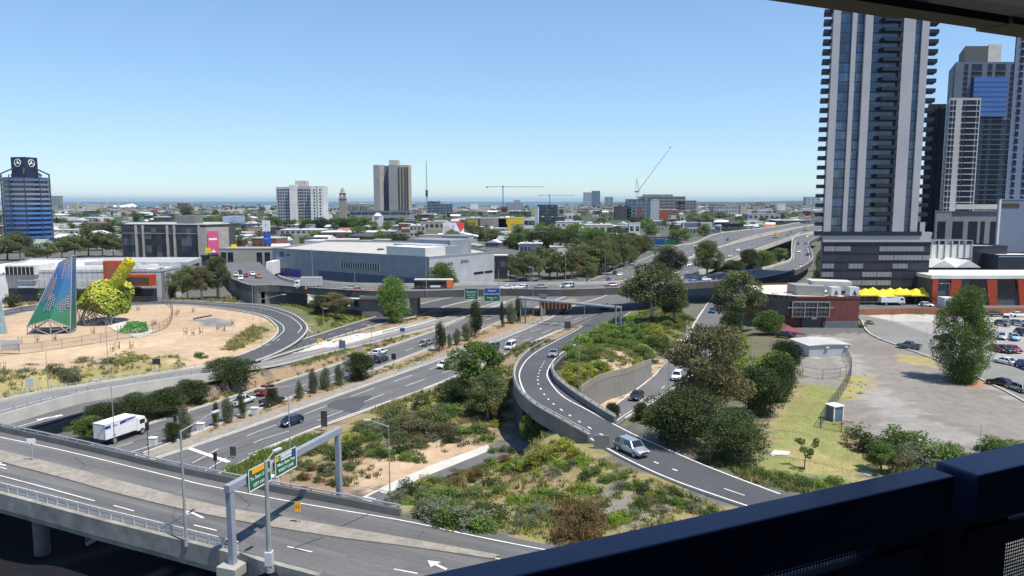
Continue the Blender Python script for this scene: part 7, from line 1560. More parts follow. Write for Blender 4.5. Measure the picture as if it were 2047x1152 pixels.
lamp(1628,545,468,None,0,'thin pole left of the dark podium',None,.09);lamp(1896,613,566,1884,567,'curved street lamp in front of the orange-finned shed',None,.09);lamp(1948,652,600,None,0,'thin post at the car park edge',None,.07)
for a in((1782,650,633,'short post on the empty lot, left of two'),(1853,678,655,'short post on the empty lot, right of two'),(1958,912,850,'thin pole with a wire right of the bushes')):lamp(a[0],a[1],a[2],None,0,a[3],None,.05,grp=None)
def textmesh():
 dg=bpy.context.evaluated_depsgraph_get();dg.update()
 for o in[o for o in SC.objects if o.type=='FONT']:
  me_=bpy.data.meshes.new_from_object(o.evaluated_get(dg));c=new('lettering',me_,o.parent);c.matrix_local=o.matrix_local.copy();nm_=o.name;bpy.data.objects.remove(o)
p1=viaA.g(466,1122);p1.z=7.0;p2=W(679,992,6.4);h=PY(463,968,p1.y).z-.35
M_GANT=mat('gantry_grey',(.27,.29,.33),.5,var=.08)
gt=thing('sign_gantry','grey portal gantry over the viaduct carrying two green lane signs','gantry',p1);d=p2-p1;d.z=0;L=d.length;ang=math.atan2(d.y,d.x);gt.rotation_euler=(0,0,ang);hh=h-p1.z
b=MB();b.box(-.24,.24,-.24,.24,-.3,hh+.3);b.build('post',M_GANT,gt);b=MB();b.box(L-.24,L+.24,-.24,.24,-1.5,hh+.3);b.build('post',M_GANT,gt)
b=MB();b.box(-.35,L+.35,-.28,.28,hh-.25,hh+.35);b.build('beam',M_GANT,gt)
b=MB();b.box(-.9,.9,-.9,.9,-1.0,-.22);b.build('base_plate',M_CONC,gt)
def gsign(x0,x1,z0,z1,lines,parent,extra=None,y=-.45,m_=None):
 b=MB();b.box(x0,x1,y-.05,y+.05,z0,z1);s=b.build('sign_panel',m_ or M_SGREEN,parent)
 b=MB()
 for q in((x0,x1,z1-.07,z1),(x0,x1,z0,z0+.07),(x0,x0+.07,z0,z1),(x1-.07,x1,z0,z1)):b.box(q[0],q[1],y-.08,y-.02,q[2],q[3])
 b.build('border',M_WHITE,s)
 for t_,sz,zz,m2,*xx in lines:text('lettering',t_,sz,m2,s,(xx[0] if xx else(x0+x1)/2,y-.07,zz))
 if extra:
  for(a,b_,c_,d_,m2) in extra:q=MB();q.box(a,b_,y-.075,y-.03,c_,d_);q.build('plate',m2,s)
 return s
s1=gsign(L*.105,L*.29,hh-.95,hh+.95,[('To Sturt St  20',.42,hh+.05,M_WHITE),('LEFT LANE',.38,hh-.55,M_WHITE)],gt,[(L*.135,L*.245,hh+.42,hh+.85,M_AMBER)])
s2=gsign(L*.325,L*.52,hh-.95,hh+.95,[('KINGSWAY',.42,hh+.55,M_DARK),('West Gate Fwy',.40,hh+.0,M_WHITE),('RIGHT LANE',.38,hh-.5,M_WHITE)],gt,[(L*.375,L*.475,hh+.33,hh+.80,M_WHITE),(L*.482,L*.51,hh+.1,hh+.7,M_SBLUE),(L*.335,L*.365,hh+.4,hh+.75,M_AMBER)])
q1=W(1046,645,0);q1=Vector((q1.x,q1.y,T(q1.x,q1.y)));q2=PY(1236,660,q1.y-14);q2.z=T(q2.x,q2.y)
g2_=thing('tubular_gantry','wide pale tubular gantry spanning the near freeway lanes before the overpass','gantry',q1);d=q2-q1;z1=PY(1046,597,q1.y).z-q1.z;z2=PY(1236,615,q2.y).z-q1.z
b=MB();b.tube((-1.2,.3,z1+.1),Vector((d.x*1.03,d.y*1.03,z2)),.42,.42,12);b.build('beam',M_GANT,g2_)
for s_,zt_ in((0,z1),(1,z2)):
 for k in(-1,1):b=MB();c_=Vector((d.x*s_+k*.7,d.y*s_,d.z*s_));b.tube(c_+Vector((0,0,-1)),Vector((c_.x,c_.y,zt_+.5)),.22,.22,10);b.build('post',M_GANT,g2_)
a=W(1105,609,3.5)
o=thing('sign_board','rusty brown framed sign board seen from behind below the overpass','sign',PY(1112,612,222));w_=62*222/1500;z_=2.3
b=MB();M_=Matrix.Rotation(R(-10),4,'Z');b.box(-w_/2,w_/2,-.1,.1,-z_*.35,z_*.45,mat('rust_brown',(.10,.035,.02),.8),M_);b.build('board',None,o);b=MB()
for i in range(9):x=-w_/2+w_*i/8;b.box(x-.1,x+.1,-.35,-.12,-z_*.35,z_*.7,None,M_)
b.build('frame',mat('pale_brown_steel',(.3,.22,.16),.7),o);b=MB();b.box(-w_/2+.1,-w_/2+.5,-.2,.2,-PY(1112,612,222).z,0,None,M_);b.build('post',M_STEEL,o)
def board(u,vb,vt,wpx,label,m_,name='road_sign',posts=2,zf=None,lines=None,hpx=None,rz=0,cat='sign',border=None,zadd=0.0):
 p=G(u,vb,zf or T)+Vector((0,0,zadd));s_=p.y/FPX;zt=PY(u,vt,p.y).z-p.z;w_=wpx*s_;hh_=(hpx or wpx)*s_*1.02
 o=thing(name,label,cat,p,rz);b=MB();b.box(-w_/2,w_/2,-.06,0,zt-hh_,zt);b.build('panel',m_,o)
 for x in((-w_*.3,w_*.3) if posts==2 else(0,)):b=MB();b.tube((x,.04,-.2),(x,.04,zt-.05),.05);b.build('post',M_STEEL,o)
 if border:b=MB();[b.box(q[0],q[1],-.1,-.04,q[2],q[3]) for q in((-w_/2,w_/2,zt-.08,zt),(-w_/2,w_/2,zt-hh_,zt-hh_+.08),(-w_/2,-w_/2+.08,zt-hh_,zt),(w_/2-.08,w_/2,zt-hh_,zt))];b.build('border',border,o)
 for t_,sz,fr in(lines or[]):text('lettering',t_,sz*hh_,M_WHITE if m_ is not M_AMBER else M_DARK,o,(0,-.08,zt-hh_*fr))
 return o
board(66,923,877,18,'small white sign on a post on the viaduct median at left',M_WHITE,posts=1,zf=viaA.zc,hpx=9)
board(597,1047,1003,12,'small amber warning sign on two posts on the viaduct median',M_AMBER,zf=viaA.zc,hpx=21,lines=[('11',.5,.5)])
board(62,797,757,16,'white square sign with a green foot beside the exit bridge',mat('pale_sign',(.55,.6,.62),.5),posts=1,hpx=16)
board(315,755,717,16,'dark sign back on two legs in the dry strip',M_DARK,hpx=12)
board(649,862,822,13,'tall dark sign back on two posts beside the freeway verge',M_DARK,hpx=32);board(467,918,893,12,'small square dark grid sign back in the freeway verge',M_DARK,hpx=19)
board(685,710,681,13,'blue-grey sign back beside the paved island',mat('slate_sign',(.10,.13,.2),.6),hpx=16);board(788,742,707,9,'narrow dark sign back in the median right of the broad tree',M_BLACK,hpx=12,posts=1);board(1135,660,643,13,'small dark sign back on the shoulder before the gantry',M_DARK,hpx=14);board(893,742,725,8,'black narrow sign back on the near freeway lane edge',M_BLACK,hpx=16,posts=1);board(805,666,656,10,'small blue sign at the tip of the paved island',M_SBLUE,hpx=7)
board(178,622,613,7,'tiny white sign before the retail shed',M_WHITE,posts=1);board(640,690,677,10,'yellow chevron sign at the nose of the paved island',M_AMBER,hpx=7)
def olight(u,vb,vt,label,hx=None):
 p=GT(u,vb);zt=PY(u,vt,p.y).z-p.z;o=thing('signal',label,'signal',p,0,'ramp signals by the freeway');b=MB();b.tube((0,0,-.2),(0,0,zt),.06);b.build('pole',M_DARK,o);b=MB();b.box(-.2,.2,-.18,.18,zt-1.1,zt);b.build('signal_head',M_BLACK,o)
olight(432,944,905,'black signal on a pole at the stop line, right side');olight(298,915,845,'black signal on a tall pole at the stop line, left side');olight(352,868,830,'black signal on the bare verge behind the truck cab')
for(u,v,lab) in((307,892,'pale roadside cabinet in the median near the viaduct'),(402,862,'pale roadside cabinet in the median, middle of three'),(510,830,'pale roadside cabinet in the median behind the black pickup'),(549,972,'white roadside cabinet on the verge behind the gantry')):
 p=GT(u,v);o=thing('cabinet',lab,'cabinet',p);b=MB();b.box(-.55,.55,-.35,.35,-.1,1.25);b.build('body',M_OFFW,o);b=MB();b.box(-.62,.62,-.42,.42,1.25,1.35);b.build('lid',M_WHITE,o);b=MB();b.box(-.45,.45,-.37,-.35,.15,1.15);b.build('door',M_GREYP,o)
def hung(u0,u1,v0,v1,label,m_,Y,lines,top=None):
 a=PY(u0,v1,Y);c_=PY(u1,v0,Y);o=thing('direction_sign',label,'sign',((a.x+c_.x)/2,Y,a.z));w_=c_.x-a.x;h_=c_.z-a.z
 b=MB();b.box(-w_/2,w_/2,-.08,.08,0,h_);b.build('panel',m_,o)
 if top:b=MB();b.box(-w_/2+.05,w_/2-.05,-.1,.0,h_*.42,h_-.1);b.build('upper_panel',top,o)
 b=MB();[b.box(q[0],q[1],-.13,-.05,q[2],q[3]) for q in((-w_/2,w_/2,h_-.1,h_),(-w_/2,w_/2,0,.1),(-w_/2,-w_/2+.1,0,h_),(w_/2-.1,w_/2,0,h_))];b.build('border',M_GREYP,o)
 for t_,sz,fr in lines:text('lettering',t_,sz*h_,M_WHITE,o,(0,-.15,h_*fr))
 b=MB();b.bar((-w_*.3,.1,h_*.6),(-w_*.3,1.8,h_*.6),.12);b.bar((w_*.3,.1,h_*.6),(w_*.3,1.8,h_*.6),.12);b.build('bracket',M_STEEL,o)
Ys=bB.g(945,583).y-1.2
hung(929,956,576.5,599,'green direction sign hung on the overpass, left of two',M_SGREEN,Ys,[('Kingsway',.22,.68),('City  Port',.18,.42),('2 LANES',.16,.18)]);hung(968,1000,576,603,'blue and green direction sign hung on the overpass, right of two',M_SGREEN,Ys,[('Airport',.2,.8),('West Gate Fwy',.17,.56),('Power St',.18,.28),('M1',.16,.12)],M_SBLUE)
for(u0,u1,v0,v1,lab,m_,tp) in((1288,1331,478,502,'blue and green overhead direction board beyond the gum trees',M_SGREEN,M_SBLUE),(1332,1352,479,500,'dark green overhead board right of the blue and green one',M_SGREEN,None)):
 Y_=500;a=PY(u0,v1,Y_);c_=PY(u1,v0,Y_);o=thing('overhead_sign',lab,'sign',((a.x+c_.x)/2,Y_,a.z));w_=c_.x-a.x;h_=c_.z-a.z;b=MB();b.box(-w_/2,w_/2,-.1,.1,0,h_);b.build('panel',m_,o)
 if tp:b=MB();b.box(-w_*.1,w_*.42,-.15,-.1,h_*.5,h_*.92);b.build('upper_panel',tp,o)
 b=MB();b.box(-w_/2,w_/2,-.16,-.1,h_*.46,h_*.49);b.build('divider',M_WHITE,o);text('lettering','West Gate Fwy' if tp else 'Port',h_*.2,M_WHITE,o,(-w_*.0,-.2,h_*.28));b=MB();b.box(-w_/2-.2,-w_/2+.2,.1,.5,-a.z,h_);b.build('post',M_STEEL,o)
def billboard(u0,u1,v0,v1,vb,label,face,deco=None,zg=1.0):
 p=W((u0+u1)/2,vb,zg);Y_=p.y;a=PY(u0,v1,Y_);c_=PY(u1,v0,Y_);w_=c_.x-a.x;h_=c_.z-a.z;o=thing('billboard',label,'billboard',((a.x+c_.x)/2,Y_,zg));z0_=a.z-zg
 b=MB();b.box(-w_/2,w_/2,-.2,.6,z0_,z0_+h_);b.build('panel',face,o)
 b=MB()
 for i in range(4):x=-w_/2+w_*(i+.5)/4;b.bar((x,.5,0),(x,.5,z0_+h_*.5),.5)
 b.build('frame',M_DARK,o)
 if deco:deco(o,w_,h_,z0_)
def deco_white(o,w_,h_,z0_):
 b=MB();b.add([(w_*.12,-.25,z0_+h_),(w_/2,-.25,z0_+h_),(w_/2,-.25,z0_+h_*.62),(w_*.32,-.25,z0_+h_*.33)],[(0,3,2,1)]);b.build('red_wedge',mat('billboard_red',(.65,.06,.05),.6,var=0),o)
 b=MB();b.tube((0,-.3,z0_+h_*.3),(0,-.3,z0_+h_*.62),w_*.05,w_*.04,8);b.tube((0,-.3,z0_+h_*.62),(0,-.3,z0_+h_*.82),w_*.025,w_*.03,8);b.build('printed_figure',FARW['pale'],o)
 text('lettering','START\nYOUR NEW\nCAREER\nHERE',h_*.11,MATS['billboard_red'],o,(-w_*.3,-.3,z0_+h_*.55));text('lettering','enrol now online',h_*.08,M_DARK,o,(-w_*.1,-.3,z0_+h_*.1))
billboard(886,928,445,474,484,'white billboard with a red wedge and red writing behind the showroom',mat('billboard_white',(.66,.66,.70),.6,var=.03),deco_white)
def deco_long(o,w_,h_,z0_):
 b=MB();b.box(-w_*.45,w_*.02,-.3,-.2,z0_+h_*.3,z0_+h_*.85);b.build('printed_picture',mat('picture_slate',(.12,.15,.22),.6,var=.5,scale=.5),o);b=MB();b.tube((w_*.05,-.25,z0_+h_*.6),(w_*.05,-.35,z0_+h_*.6),h_*.35,h_*.35,12);b.build('printed_spot',mat('picture_plum',(.16,.03,.07),.6),o)
 for k in range(2):b=MB();b.box(w_*.2,w_*.42,-.3,-.2,z0_+h_*(.5+.15*k),z0_+h_*(.53+.15*k));b.build('printed_line',M_DARK,o)
billboard(1366,1424,444,458,470,'long pale billboard with a dark picture and a plum spot',mat('billboard_lilac',(.45,.46,.52),.6,var=.03),deco_long)
billboard(1443,1487,447,454,474,'dark blue-black billboard beside the outbound freeway',M_NAVY)
p=W(534,508,3);o=thing('pylon_sign','tall pylon with a white top box and a bright blue sign below it','sign',p);s_=p.y/FPX
Zp=lambda v:PY(534,v,p.y).z-3
b=MB();b.box(-7.5*s_,7.5*s_,0,1.2,Zp(463),Zp(441));b.build('white_box',M_WHITE,o);b=MB();b.box(-5.5*s_,8*s_,-.2,1,Zp(487),Zp(466));b.build('blue_panel',mat('bright_blue_sign',(.03,.13,.55),.5),o);text('lettering','repco',4*s_,M_WHITE,o,(1.2*s_,-.3,Zp(477)));text('lettering','t',8*s_,M_DARK,o,(0,-.1,Zp(450)));b=MB();b.box(-.5,.5,.2,.8,0,Zp(441));b.build('pole',M_STEEL,o);b=MB();b.box(-4*s_,6*s_,0,1,0,Zp(494));b.build('brick_base',FARW['sand'],o)
for(u,v,lab) in((416,501,'yellow box sign hanging by the dark office'),(468,494,'yellow traffic box on a pole right of the pink banner')):
 p=PY(u,v,385);o=thing('yellow_box',lab,'sign',p);b=MB();b.box(-1.2,1.2,-.6,.6,-1.3,1.3);b.build('box',mat('sign_yellow',(.8,.65,.02),.6,var=0),o);b=MB();b.tube((1.0,.7,-p.z+1),(1.0,.7,1.3),.12);b.build('pole',M_STEEL,o)
def fence(P,h,spacing,label,name='wire_fence',m_post=None,mesh=True,maxp=90,bend=0):
 P=[Vector(c) for c in catmull([tuple(p) for p in P],1.5)];P=[Vector((p.x,p.y,T(p.x,p.y))) for p in P];o=thing(name,label,'fence',P[0]);org=P[0];Q=[p-org for p in P]
 pmx=MB();pmx.tube((0,0,-.2),(0,0,h),.045,.045,6);pmx=meshdata(pmx.build('post',m_post or M_STEEL))
 for p,d in walk(Q,spacing)[:maxp]:q=new('post',pmx,o);q.location=p
 b=MB();rail_strip(b,Q,.05,h-.08,h-.03);rail_strip(b,Q,.03,.12,.15);rail_strip(b,Q,.03,h*.5,h*.5+.03);b.build('rail',m_post or M_STEEL,o)
 if mesh:b=MB();n=len(Q);b.add(Q+[q+Vector((0,0,h-.05)) for q in Q],[(i,i+1,n+i+1,n+i) for i in range(n-1)]);b.build('wire_mesh',wiremat(),o)
 return o
def wiremat():
 if 'chain_wire' in MATS:return MATS['chain_wire']
 m=bpy.data.materials.new('chain_wire');m.use_nodes=True;t=m.node_tree;b=t.nodes['Principled BSDF'];b.inputs['Base Color'].default_value=(.22,.2,.18,1);b.inputs['Roughness'].default_value=.6
 tr=t.nodes.new('ShaderNodeBsdfTransparent');mx=t.nodes.new('ShaderNodeMixShader');mx.inputs[0].default_value=.22;t.links.new(tr.outputs[0],mx.inputs[1]);t.links.new(b.outputs[0],mx.inputs[2]);t.links.new(mx.outputs[0],t.nodes['Material Output'].inputs[0]);MATS['chain_wire']=m;return m
M_BROWNP=mat('brown_post',(.12,.09,.07),.8)
fence([GT(u,v) for u,v in((-60,718),(0,712),(65,706),(120,698),(180,689),(235,680),(290,671),(325,660),(342,645),(346,625),(338,612),(300,606),(240,606))],2.2,4.2,'curving wire fence around the sculptures on the sand',m_post=M_BROWNP)
fence([GT(u,v) for u,v in((1690,712),(1702,740),(1695,768),(1676,800),(1655,830),(1640,856))],2.2,2.0,'dark chain wire fence running from the shed down to the lawn corner',m_post=M_DARK)
fence([GT(u,v) for u,v in((1640,856),(1665,862),(1700,868))],1.8,3.0,'short wire fence turning right at the lawn corner',m_post=M_DARK)
fence([GT(u,v) for u,v in((1605,752),(1640,758),(1668,757),(1692,752))],1.9,4.0,'low pipe fence across the small yard behind the shed',m_post=M_DARK,mesh=False)
fence([GT(u,v) for u,v in((1540,690),(1552,700),(1560,715),(1556,735))],1.8,3.0,'pale fence at the corner of the red building yard',mesh=True)
p=GT(1672,843);o=thing('booth','small glazed white booth by the wire fence','booth',p+Vector((0,.8,0)),R(20));b=MB();b.box(-.85,.85,-.85,.85,-.1,2.3);b.build('body',mat('booth_glass',(.10,.16,.2),.15),o);b=MB();b.box(-1,1,-1,1,2.3,2.45)
b.build('roof',M_WHITE,o);b=MB();[b.box(x-.08,x+.08,y-.08,y+.08,0,2.3) for x in(-.85,.85) for y in(-.85,.85)];b.build('corner_post',M_WHITE,o)
for nm_,pts,rr_,lab in(('a',((1040,720),(1055,706),(1075,694),(1100,680)),T,'steel guard rail on the outer shoulder where the ramp leaves the freeway'),('b',((1318,748),(1345,715),(1368,680),(1374,655)),T,'steel guard rail along the left edge of the slip road'),('c',((765,668),(800,659),(840,648),(872,640)),T,'steel guard rail at the tip of the paved island')):
 P=[Vector(c) for c in catmull([tuple(G(u,v,T)) for u,v in pts],1.5)];o=thing('guard_rail',lab,'guard rail',P[0]);Q=[p-P[0] for p in P];b=MB();rail_strip(b,Q,.1,.45,.75);b.build('rail',M_STEEL,o)
 gpm=MB();gpm.box(-.06,.06,-.06,.06,-.3,.6);gpm=meshdata(gpm.build('post',M_STEEL))
 for q,d in walk(Q,2.5):x=new('post',gpm,o);x.location=q
spm=MB();
for a in range(3):x,y=math.cos(a*2.1)*.45,math.sin(a*2.1)*.45;spm.tube((x,y,-.1),(x,y,1.7),.05,.05,6)
spm=meshdata(spm.build('stake',M_WOOD));slf=TREES['young'][0]
for(u,v) in((8,742),(40,688),(75,685),(110,682),(187,668),(240,664),(226,703),(237,698),(263,697),(306,652),(311,650),(357,627),(353,632),(387,625),(372,669),(387,671),(402,668),(436,661),(448,663),(277,622),(44,622),(210,648),(465,650)):
 p=GT(u,v);o=thing('staked_sapling','tiny sapling between three timber stakes on the sand','sapling',p,rnd.uniform(0,6),'staked saplings on the sand');new('stake',spm,o)
 q=new('foliage',slf,o);q.scale=(.7,.7,1.2);q.location=(0,0,-.2)
p=GT(400,716);
o=thing('log','row of dark timber logs lying beside the gravel patch','log',GT(405,636));a=GT(388,639)-o.location;c_=GT(425,632)-o.location;b=MB()
for k in range(6):b.bar(a.lerp(c_,k/6)+Vector((0,0,.2)),a.lerp(c_,(k+.6)/6)+Vector((0,0,.2)),.4,.4)
b.build('logs',M_DARK,o)
p=GT(22,708);o=thing('hoarding','pale translucent hoarding panel fixed to the fence at the far left','panel',p);b=MB();b.box(-1.9,1.9,-.1,.1,.8,3.0);b.build('panel',mat('hoarding',(.5,.5,.5),.5),o);b=MB();b.tube((-1.8,0,-.2),(-1.8,0,.9),.05);b.tube((1.8,0,-.2),(1.8,0,.9),.05);b.build('post',M_STEEL,o)
def gradmat(name,stops,z0,z1,rough=.6,trn=0.0):
 m=bpy.data.materials.new(name);m.use_nodes=True;t=m.node_tree;b=t.nodes['Principled BSDF'];b.inputs['Roughness'].default_value=rough
 tc=t.nodes.new('ShaderNodeTexCoord');sx=t.nodes.new('ShaderNodeSeparateXYZ');t.links.new(tc.outputs['Object'],sx.inputs[0]);mr=t.nodes.new('ShaderNodeMapRange');mr.inputs[1].default_value=z0;mr.inputs[2].default_value=z1;cr=t.nodes.new('ShaderNodeValToRGB');t.links.new(sx.outputs[2],mr.inputs[0])
 n=t.nodes.new('ShaderNodeTexNoise');n.inputs['Scale'].default_value=.5;t.links.new(tc.outputs['Object'],n.inputs['Vector']);ad=t.nodes.new('ShaderNodeMath');ad.operation='MULTIPLY_ADD';t.links.new(n.outputs['Fac'],ad.inputs[0]);ad.inputs[1].default_value=.35;t.links.new(mr.outputs[0],ad.inputs[2]);sb_=t.nodes.new('ShaderNodeMath');sb_.operation='SUBTRACT';t.links.new(ad.outputs[0],sb_.inputs[0]);sb_.inputs[1].default_value=.17;t.links.new(sb_.outputs[0],cr.inputs[0])
 e=cr.color_ramp.elements;e[0].position,e[0].color=stops[0][0],(*stops[0][1],1);e[1].position,e[1].color=stops[-1][0],(*stops[-1][1],1)
 for pos,c_ in stops[1:-1]:k=e.new(pos);k.color=(*c_,1)
 t.links.new(cr.outputs[0],b.inputs['Base Color']);return m
base=GT(100,668);sc_=thing('lattice_sculpture','tall leaning mesh sculpture fading from green to blue with pink and white slats','sculpture',base)
def LP(u,v,Y):return PY(u,v,Y)-base
Y0=base.y
A1=LP(55,652,Y0);A0=LP(55,668,Y0);B1=LP(141,655,Y0+.5);B0=LP(141,664,Y0+.5);M1=LP(100,639,Y0-1.5);C1=LP(152,606,Y0+9);C0=LP(152,636,Y0+9);D1=LP(72,636,Y0+9);D0=LP(70,650,Y0+9)
T1=LP(118,526,Y0+5);T2=LP(144,512,Y0+5);T3=LP(152,511,Y0+9);T4=LP(125,528,Y0+9)
for q in(A0,B0,C0,D0):q.z=0
b=MB();b.add([A1,M1,B1,T2,T1],[(0,1,2,3,4)]);b.add([B1,C1,T3,T2],[(0,1,2,3)]);b.add([D1,A1,T1,T4],[(0,1,2,3)]);b.add([C1,D1,T4,T3],[(0,1,2,3)])
b.add([B1,B0,C0,C1],[(0,1,2,3)])
gmz=gradmat('green_blue_mesh',[(0.1,(.02,.13,.045)),(.32,(.02,.16,.09)),(.48,(.02,.12,.22)),(.75,(.02,.10,.28)),(.95,(.14,.17,.22))],0,T2.z)
b.build('mesh_skin',gmz,sc_)
slw=mat('pink_white_slat',(.62,.48,.48),.6,var=0);
ws=MB();rw_=MB()
def facept(s,t):
 lo=A1.lerp(B1,s) if abs(s-.5)>.5 else(A1.lerp(M1,s*2) if s<.5 else M1.lerp(B1,s*2-1));return lo.lerp(T1.lerp(T2,s),t)
rs_=random.Random(4)
for(s0,s1,t0,t1,n) in((.30,.92,.14,.46,9),(.10,.40,.30,.80,5),(.60,1.0,.62,.97,5),(.88,1.0,.22,.5,3)):
 for i in range(n):
  sa=s0+(s1-s0)*i/n;ta=t0+rs_.uniform(0,.08);tb=t1-rs_.uniform(0,.1)
  nn=int((tb-ta)*60)
  for k in range(nn):
   f=ta+(tb-ta)*k/nn;p_=facept(sa+(.5-sa)*.06*k/nn,f)+Vector((0,-.25,0));d_=(facept(sa,min(1,f+.01))-facept(sa,f)).normalized();(ws if k%2 else rw_).bar(p_,p_+d_*.26,.16,.08)
ws.build('mesh_pattern',mat('pale_pink_slat',(.46,.38,.40),.6,var=0),sc_);rw_.build('mesh_pattern',mat('plum_slat',(.15,.07,.11),.6,var=0),sc_)
b=MB()
for q0,q1 in((A0,A1),(B0,B1),(M1*1.0,Vector((M1.x,M1.y,0))),(A0,M1),(B0,M1),(Vector((M1.x,M1.y,0)),B1),(Vector((M1.x,M1.y,0)),A1),(A0,Vector((M1.x,M1.y,0))),(Vector((M1.x,M1.y,0)),B0),(A0,D0),(D0,D1),(D0,M1),(A1,M1),(M1,B1),(C0,C1),(D0,C0),(B0,C0)):b.tube(q0,q1,.13,.13,6)
for k in range(14):x=k/14;f=A0.lerp(B0,x);g_=(A1.lerp(M1,x*2) if x<.5 else M1.lerp(B1,x*2-1));b.tube(f+Vector((0,2,0)),g_+Vector((0,2,0)),.05,.05,5)
for q0,q1 in((T1,A1),(T2,B1),(T1,T2),(T2,T3),(T3,C1)):b.tube(q0,q1,.12,.12,6)
b.build('steel_frame',mat('grey_frame',(.28,.29,.3),.6),sc_)
base=GT(190,652);Y0=base.y;s3=thing('petal_sculpture','bulky sculpture covered in yellow and green petals with a long arm leaning right','sculpture',base)
P1=[LP(152,612,Y0),LP(181,598,Y0-2),LP(222,632,Y0+1),LP(234,585,Y0+3),LP(226,572,Y0+5),LP(212,566,Y0+4),LP(186,565,Y0+3),LP(170,588,Y0+5)]
b=MB()
bmx=bmesh.new();
for q in P1+[p_+Vector((1.0,7,0)) for p_ in P1]:bmx.verts.new(q)
bmesh.ops.convex_hull(bmx,input=bmx.verts);mex=bpy.data.meshes.new('core');bmx.to_mesh(mex);bmx.free()
pg=gradmat('petal_colour',[(.05,(.10,.17,.03)),(.3,(.28,.34,.03)),(.62,(.42,.42,.025)),(.9,(.56,.50,.03))],0,17,.5)
mex.materials.append(mat('dark_green_core',(.05,.09,.02),.7));core=new('core',mex,s3)
def petals(me_src,n,size,seed,mt,parent,arm=None):
 r=random.Random(seed);b=MB();fs=[(f.center.copy(),f.normal.copy(),[me_src.vertices[i].co.copy() for i in f.vertices],f.area) for f in me_src.polygons];tot=sum(f[3] for f in fs)
 for c_,nrm,vs,ar in fs:
  for _ in range(int(n*ar/tot)):
   a,bb=r.random(),r.random()
   if a+bb>1:a,bb=1-a,1-bb
   k=r.randrange(1,len(vs)-1);p_=vs[0]+(vs[k]-vs[0])*a+(vs[k+1]-vs[0])*bb
   t1=nrm.orthogonal().normalized();t2=nrm.cross(t1);an=r.uniform(0,6.28);e1=t1*math.cos(an)+t2*math.sin(an);e2=nrm.cross(e1);s_=size*r.uniform(.6,1.3);up=nrm*s_*r.uniform(.3,.9)
   b.add([p_-e1*s_*.6,p_-e2*s_*.45+up*.6,p_+e1*s_*.7+up,p_+e2*s_*.45+up*.6],[(0,1,2,3)])
 return b.build('petals',mt,parent)
petals(mex,3200,.55,3,pg,s3)
a=LP(216,588,Y0+5);c_=LP(262,521,Y0+5);b=MB();b.tube(a,c_,1.55,1.35,10);ar=b.build('arm',pg,s3);petals(ar.data,1100,.42,5,gradmat('arm_petal_colour',[(.1,(.25,.34,.04)),(.4,(.36,.46,.04)),(.7,(.48,.48,.03)),(.95,(.62,.55,.03))],a.z,c_.z,.5),s3)
b=MB();B_s=[LP(152,637,Y0),LP(172,646,Y0-1),LP(222,638,Y0+1),LP(228,628,Y0+6),LP(160,626,Y0+7)]
for q in B_s:q.z=0
for i in range(5):
 b.tube(B_s[i],B_s[(i+1)%5],.1,.1,5)
 for P_ in(P1[0],P1[1],P1[2],P1[3]):b.tube(B_s[i],P_,.09,.09,5)
rs_=random.Random(8)
for _ in range(36):i=rs_.randrange(5);q0=B_s[i].lerp(B_s[(i+1)%5],rs_.random());q1=P1[rs_.randrange(4)].lerp(P1[rs_.randrange(4)],rs_.random());b.tube(q0,q1,.05,.05,5)
b.build('steel_base',mat('dark_strut',(.16,.16,.17),.6),s3)
base=GT(-2,668);Y0=base.y;s4=thing('glass_sculpture','pale blue-green leaning sculpture cut by the left photo edge','sculpture',base);b=MB();q=[LP(-30,668,Y0),LP(14,664,Y0),LP(15,655,Y0+4),LP(-28,655,Y0+5)]
for x in q:x.z=0
b.add(q+[LP(-12,602,Y0+2),LP(3,604,Y0+3)],[(0,1,5,4),(1,2,5),(2,3,4,5),(3,0,4)]);b.build('skin',mat('pale_teal',(.20,.28,.28),.3,var=.3,scale=.8),s4);b=MB();[b.tube(x,y,.1) for x,y in((q[0],LP(-12,602,Y0+2)),(q[1],LP(3,604,Y0+3)))];b.build('frame',M_STEEL,s4)
for(u0,u1,vb,vt,lab,seed) in((240,284,666,644,'low green petal-covered piece lying between two concrete pads',11),(233,250,622,606,'small green piece with a glass end behind the petal sculpture',12)):
 base=GT((u0+u1)/2,vb);s5=thing('fallen_piece',lab,'sculpture',base);w_=(u1-u0)*base.y/FPX/2;h_=PY(u0,vt,base.y).z-base.z;b=MB();b.add([(-w_,-1,0),(w_,-1,0),(w_,3.5,0),(-w_,3.5,0),(-w_*.3,0,h_*.9),(w_,0,h_*.6),(w_*.9,3,h_*.8),(-w_*.2,3,h_*.9)],[(0,1,5,4),(1,2,6,5),(2,3,7,6),(3,0,4,7),(4,5,6,7)]);cr_=b.build('core',mat('deep_green_paint',(.04,.14,.03),.6),s5);petals(cr_.data,160,.45,seed,mat('leaf_green_paint',(.10,.30,.04),.5,var=.2,scale=1),s5)
 b=MB();[b.tube((x,-1.3,0),(x*.6,-1.1,h_*.5),.06) for x in(-w_,-w_*.5,0,w_*.5,w_)];b.build('struts',M_STEEL,s5)
cm_=MB();cm_.tube((0,0,0),(0,0,.9),.25,.05,8);cm_=meshdata(cm_.build('cone',M_ORANGE))
for(u,v) in((612,578),(632,578),(742,579),(754,580),(766,580),(800,580),(1395,564),(1432,562)):
 p=bB.g(u,v);o=new('traffic_cone',cm_);o.location=p+Vector((0,0,.02));o.scale=(1.4,1.4,1.3);tag(o,'orange traffic cone on the overpass roadworks','traffic cone','orange cones on the overpass')
p=GT(1530,600)
bm2=MB();bm2.tube((0,0,0),(0,0,1.0),.07,.07,8);bm2=meshdata(bm2.build('bollard',M_DARK))
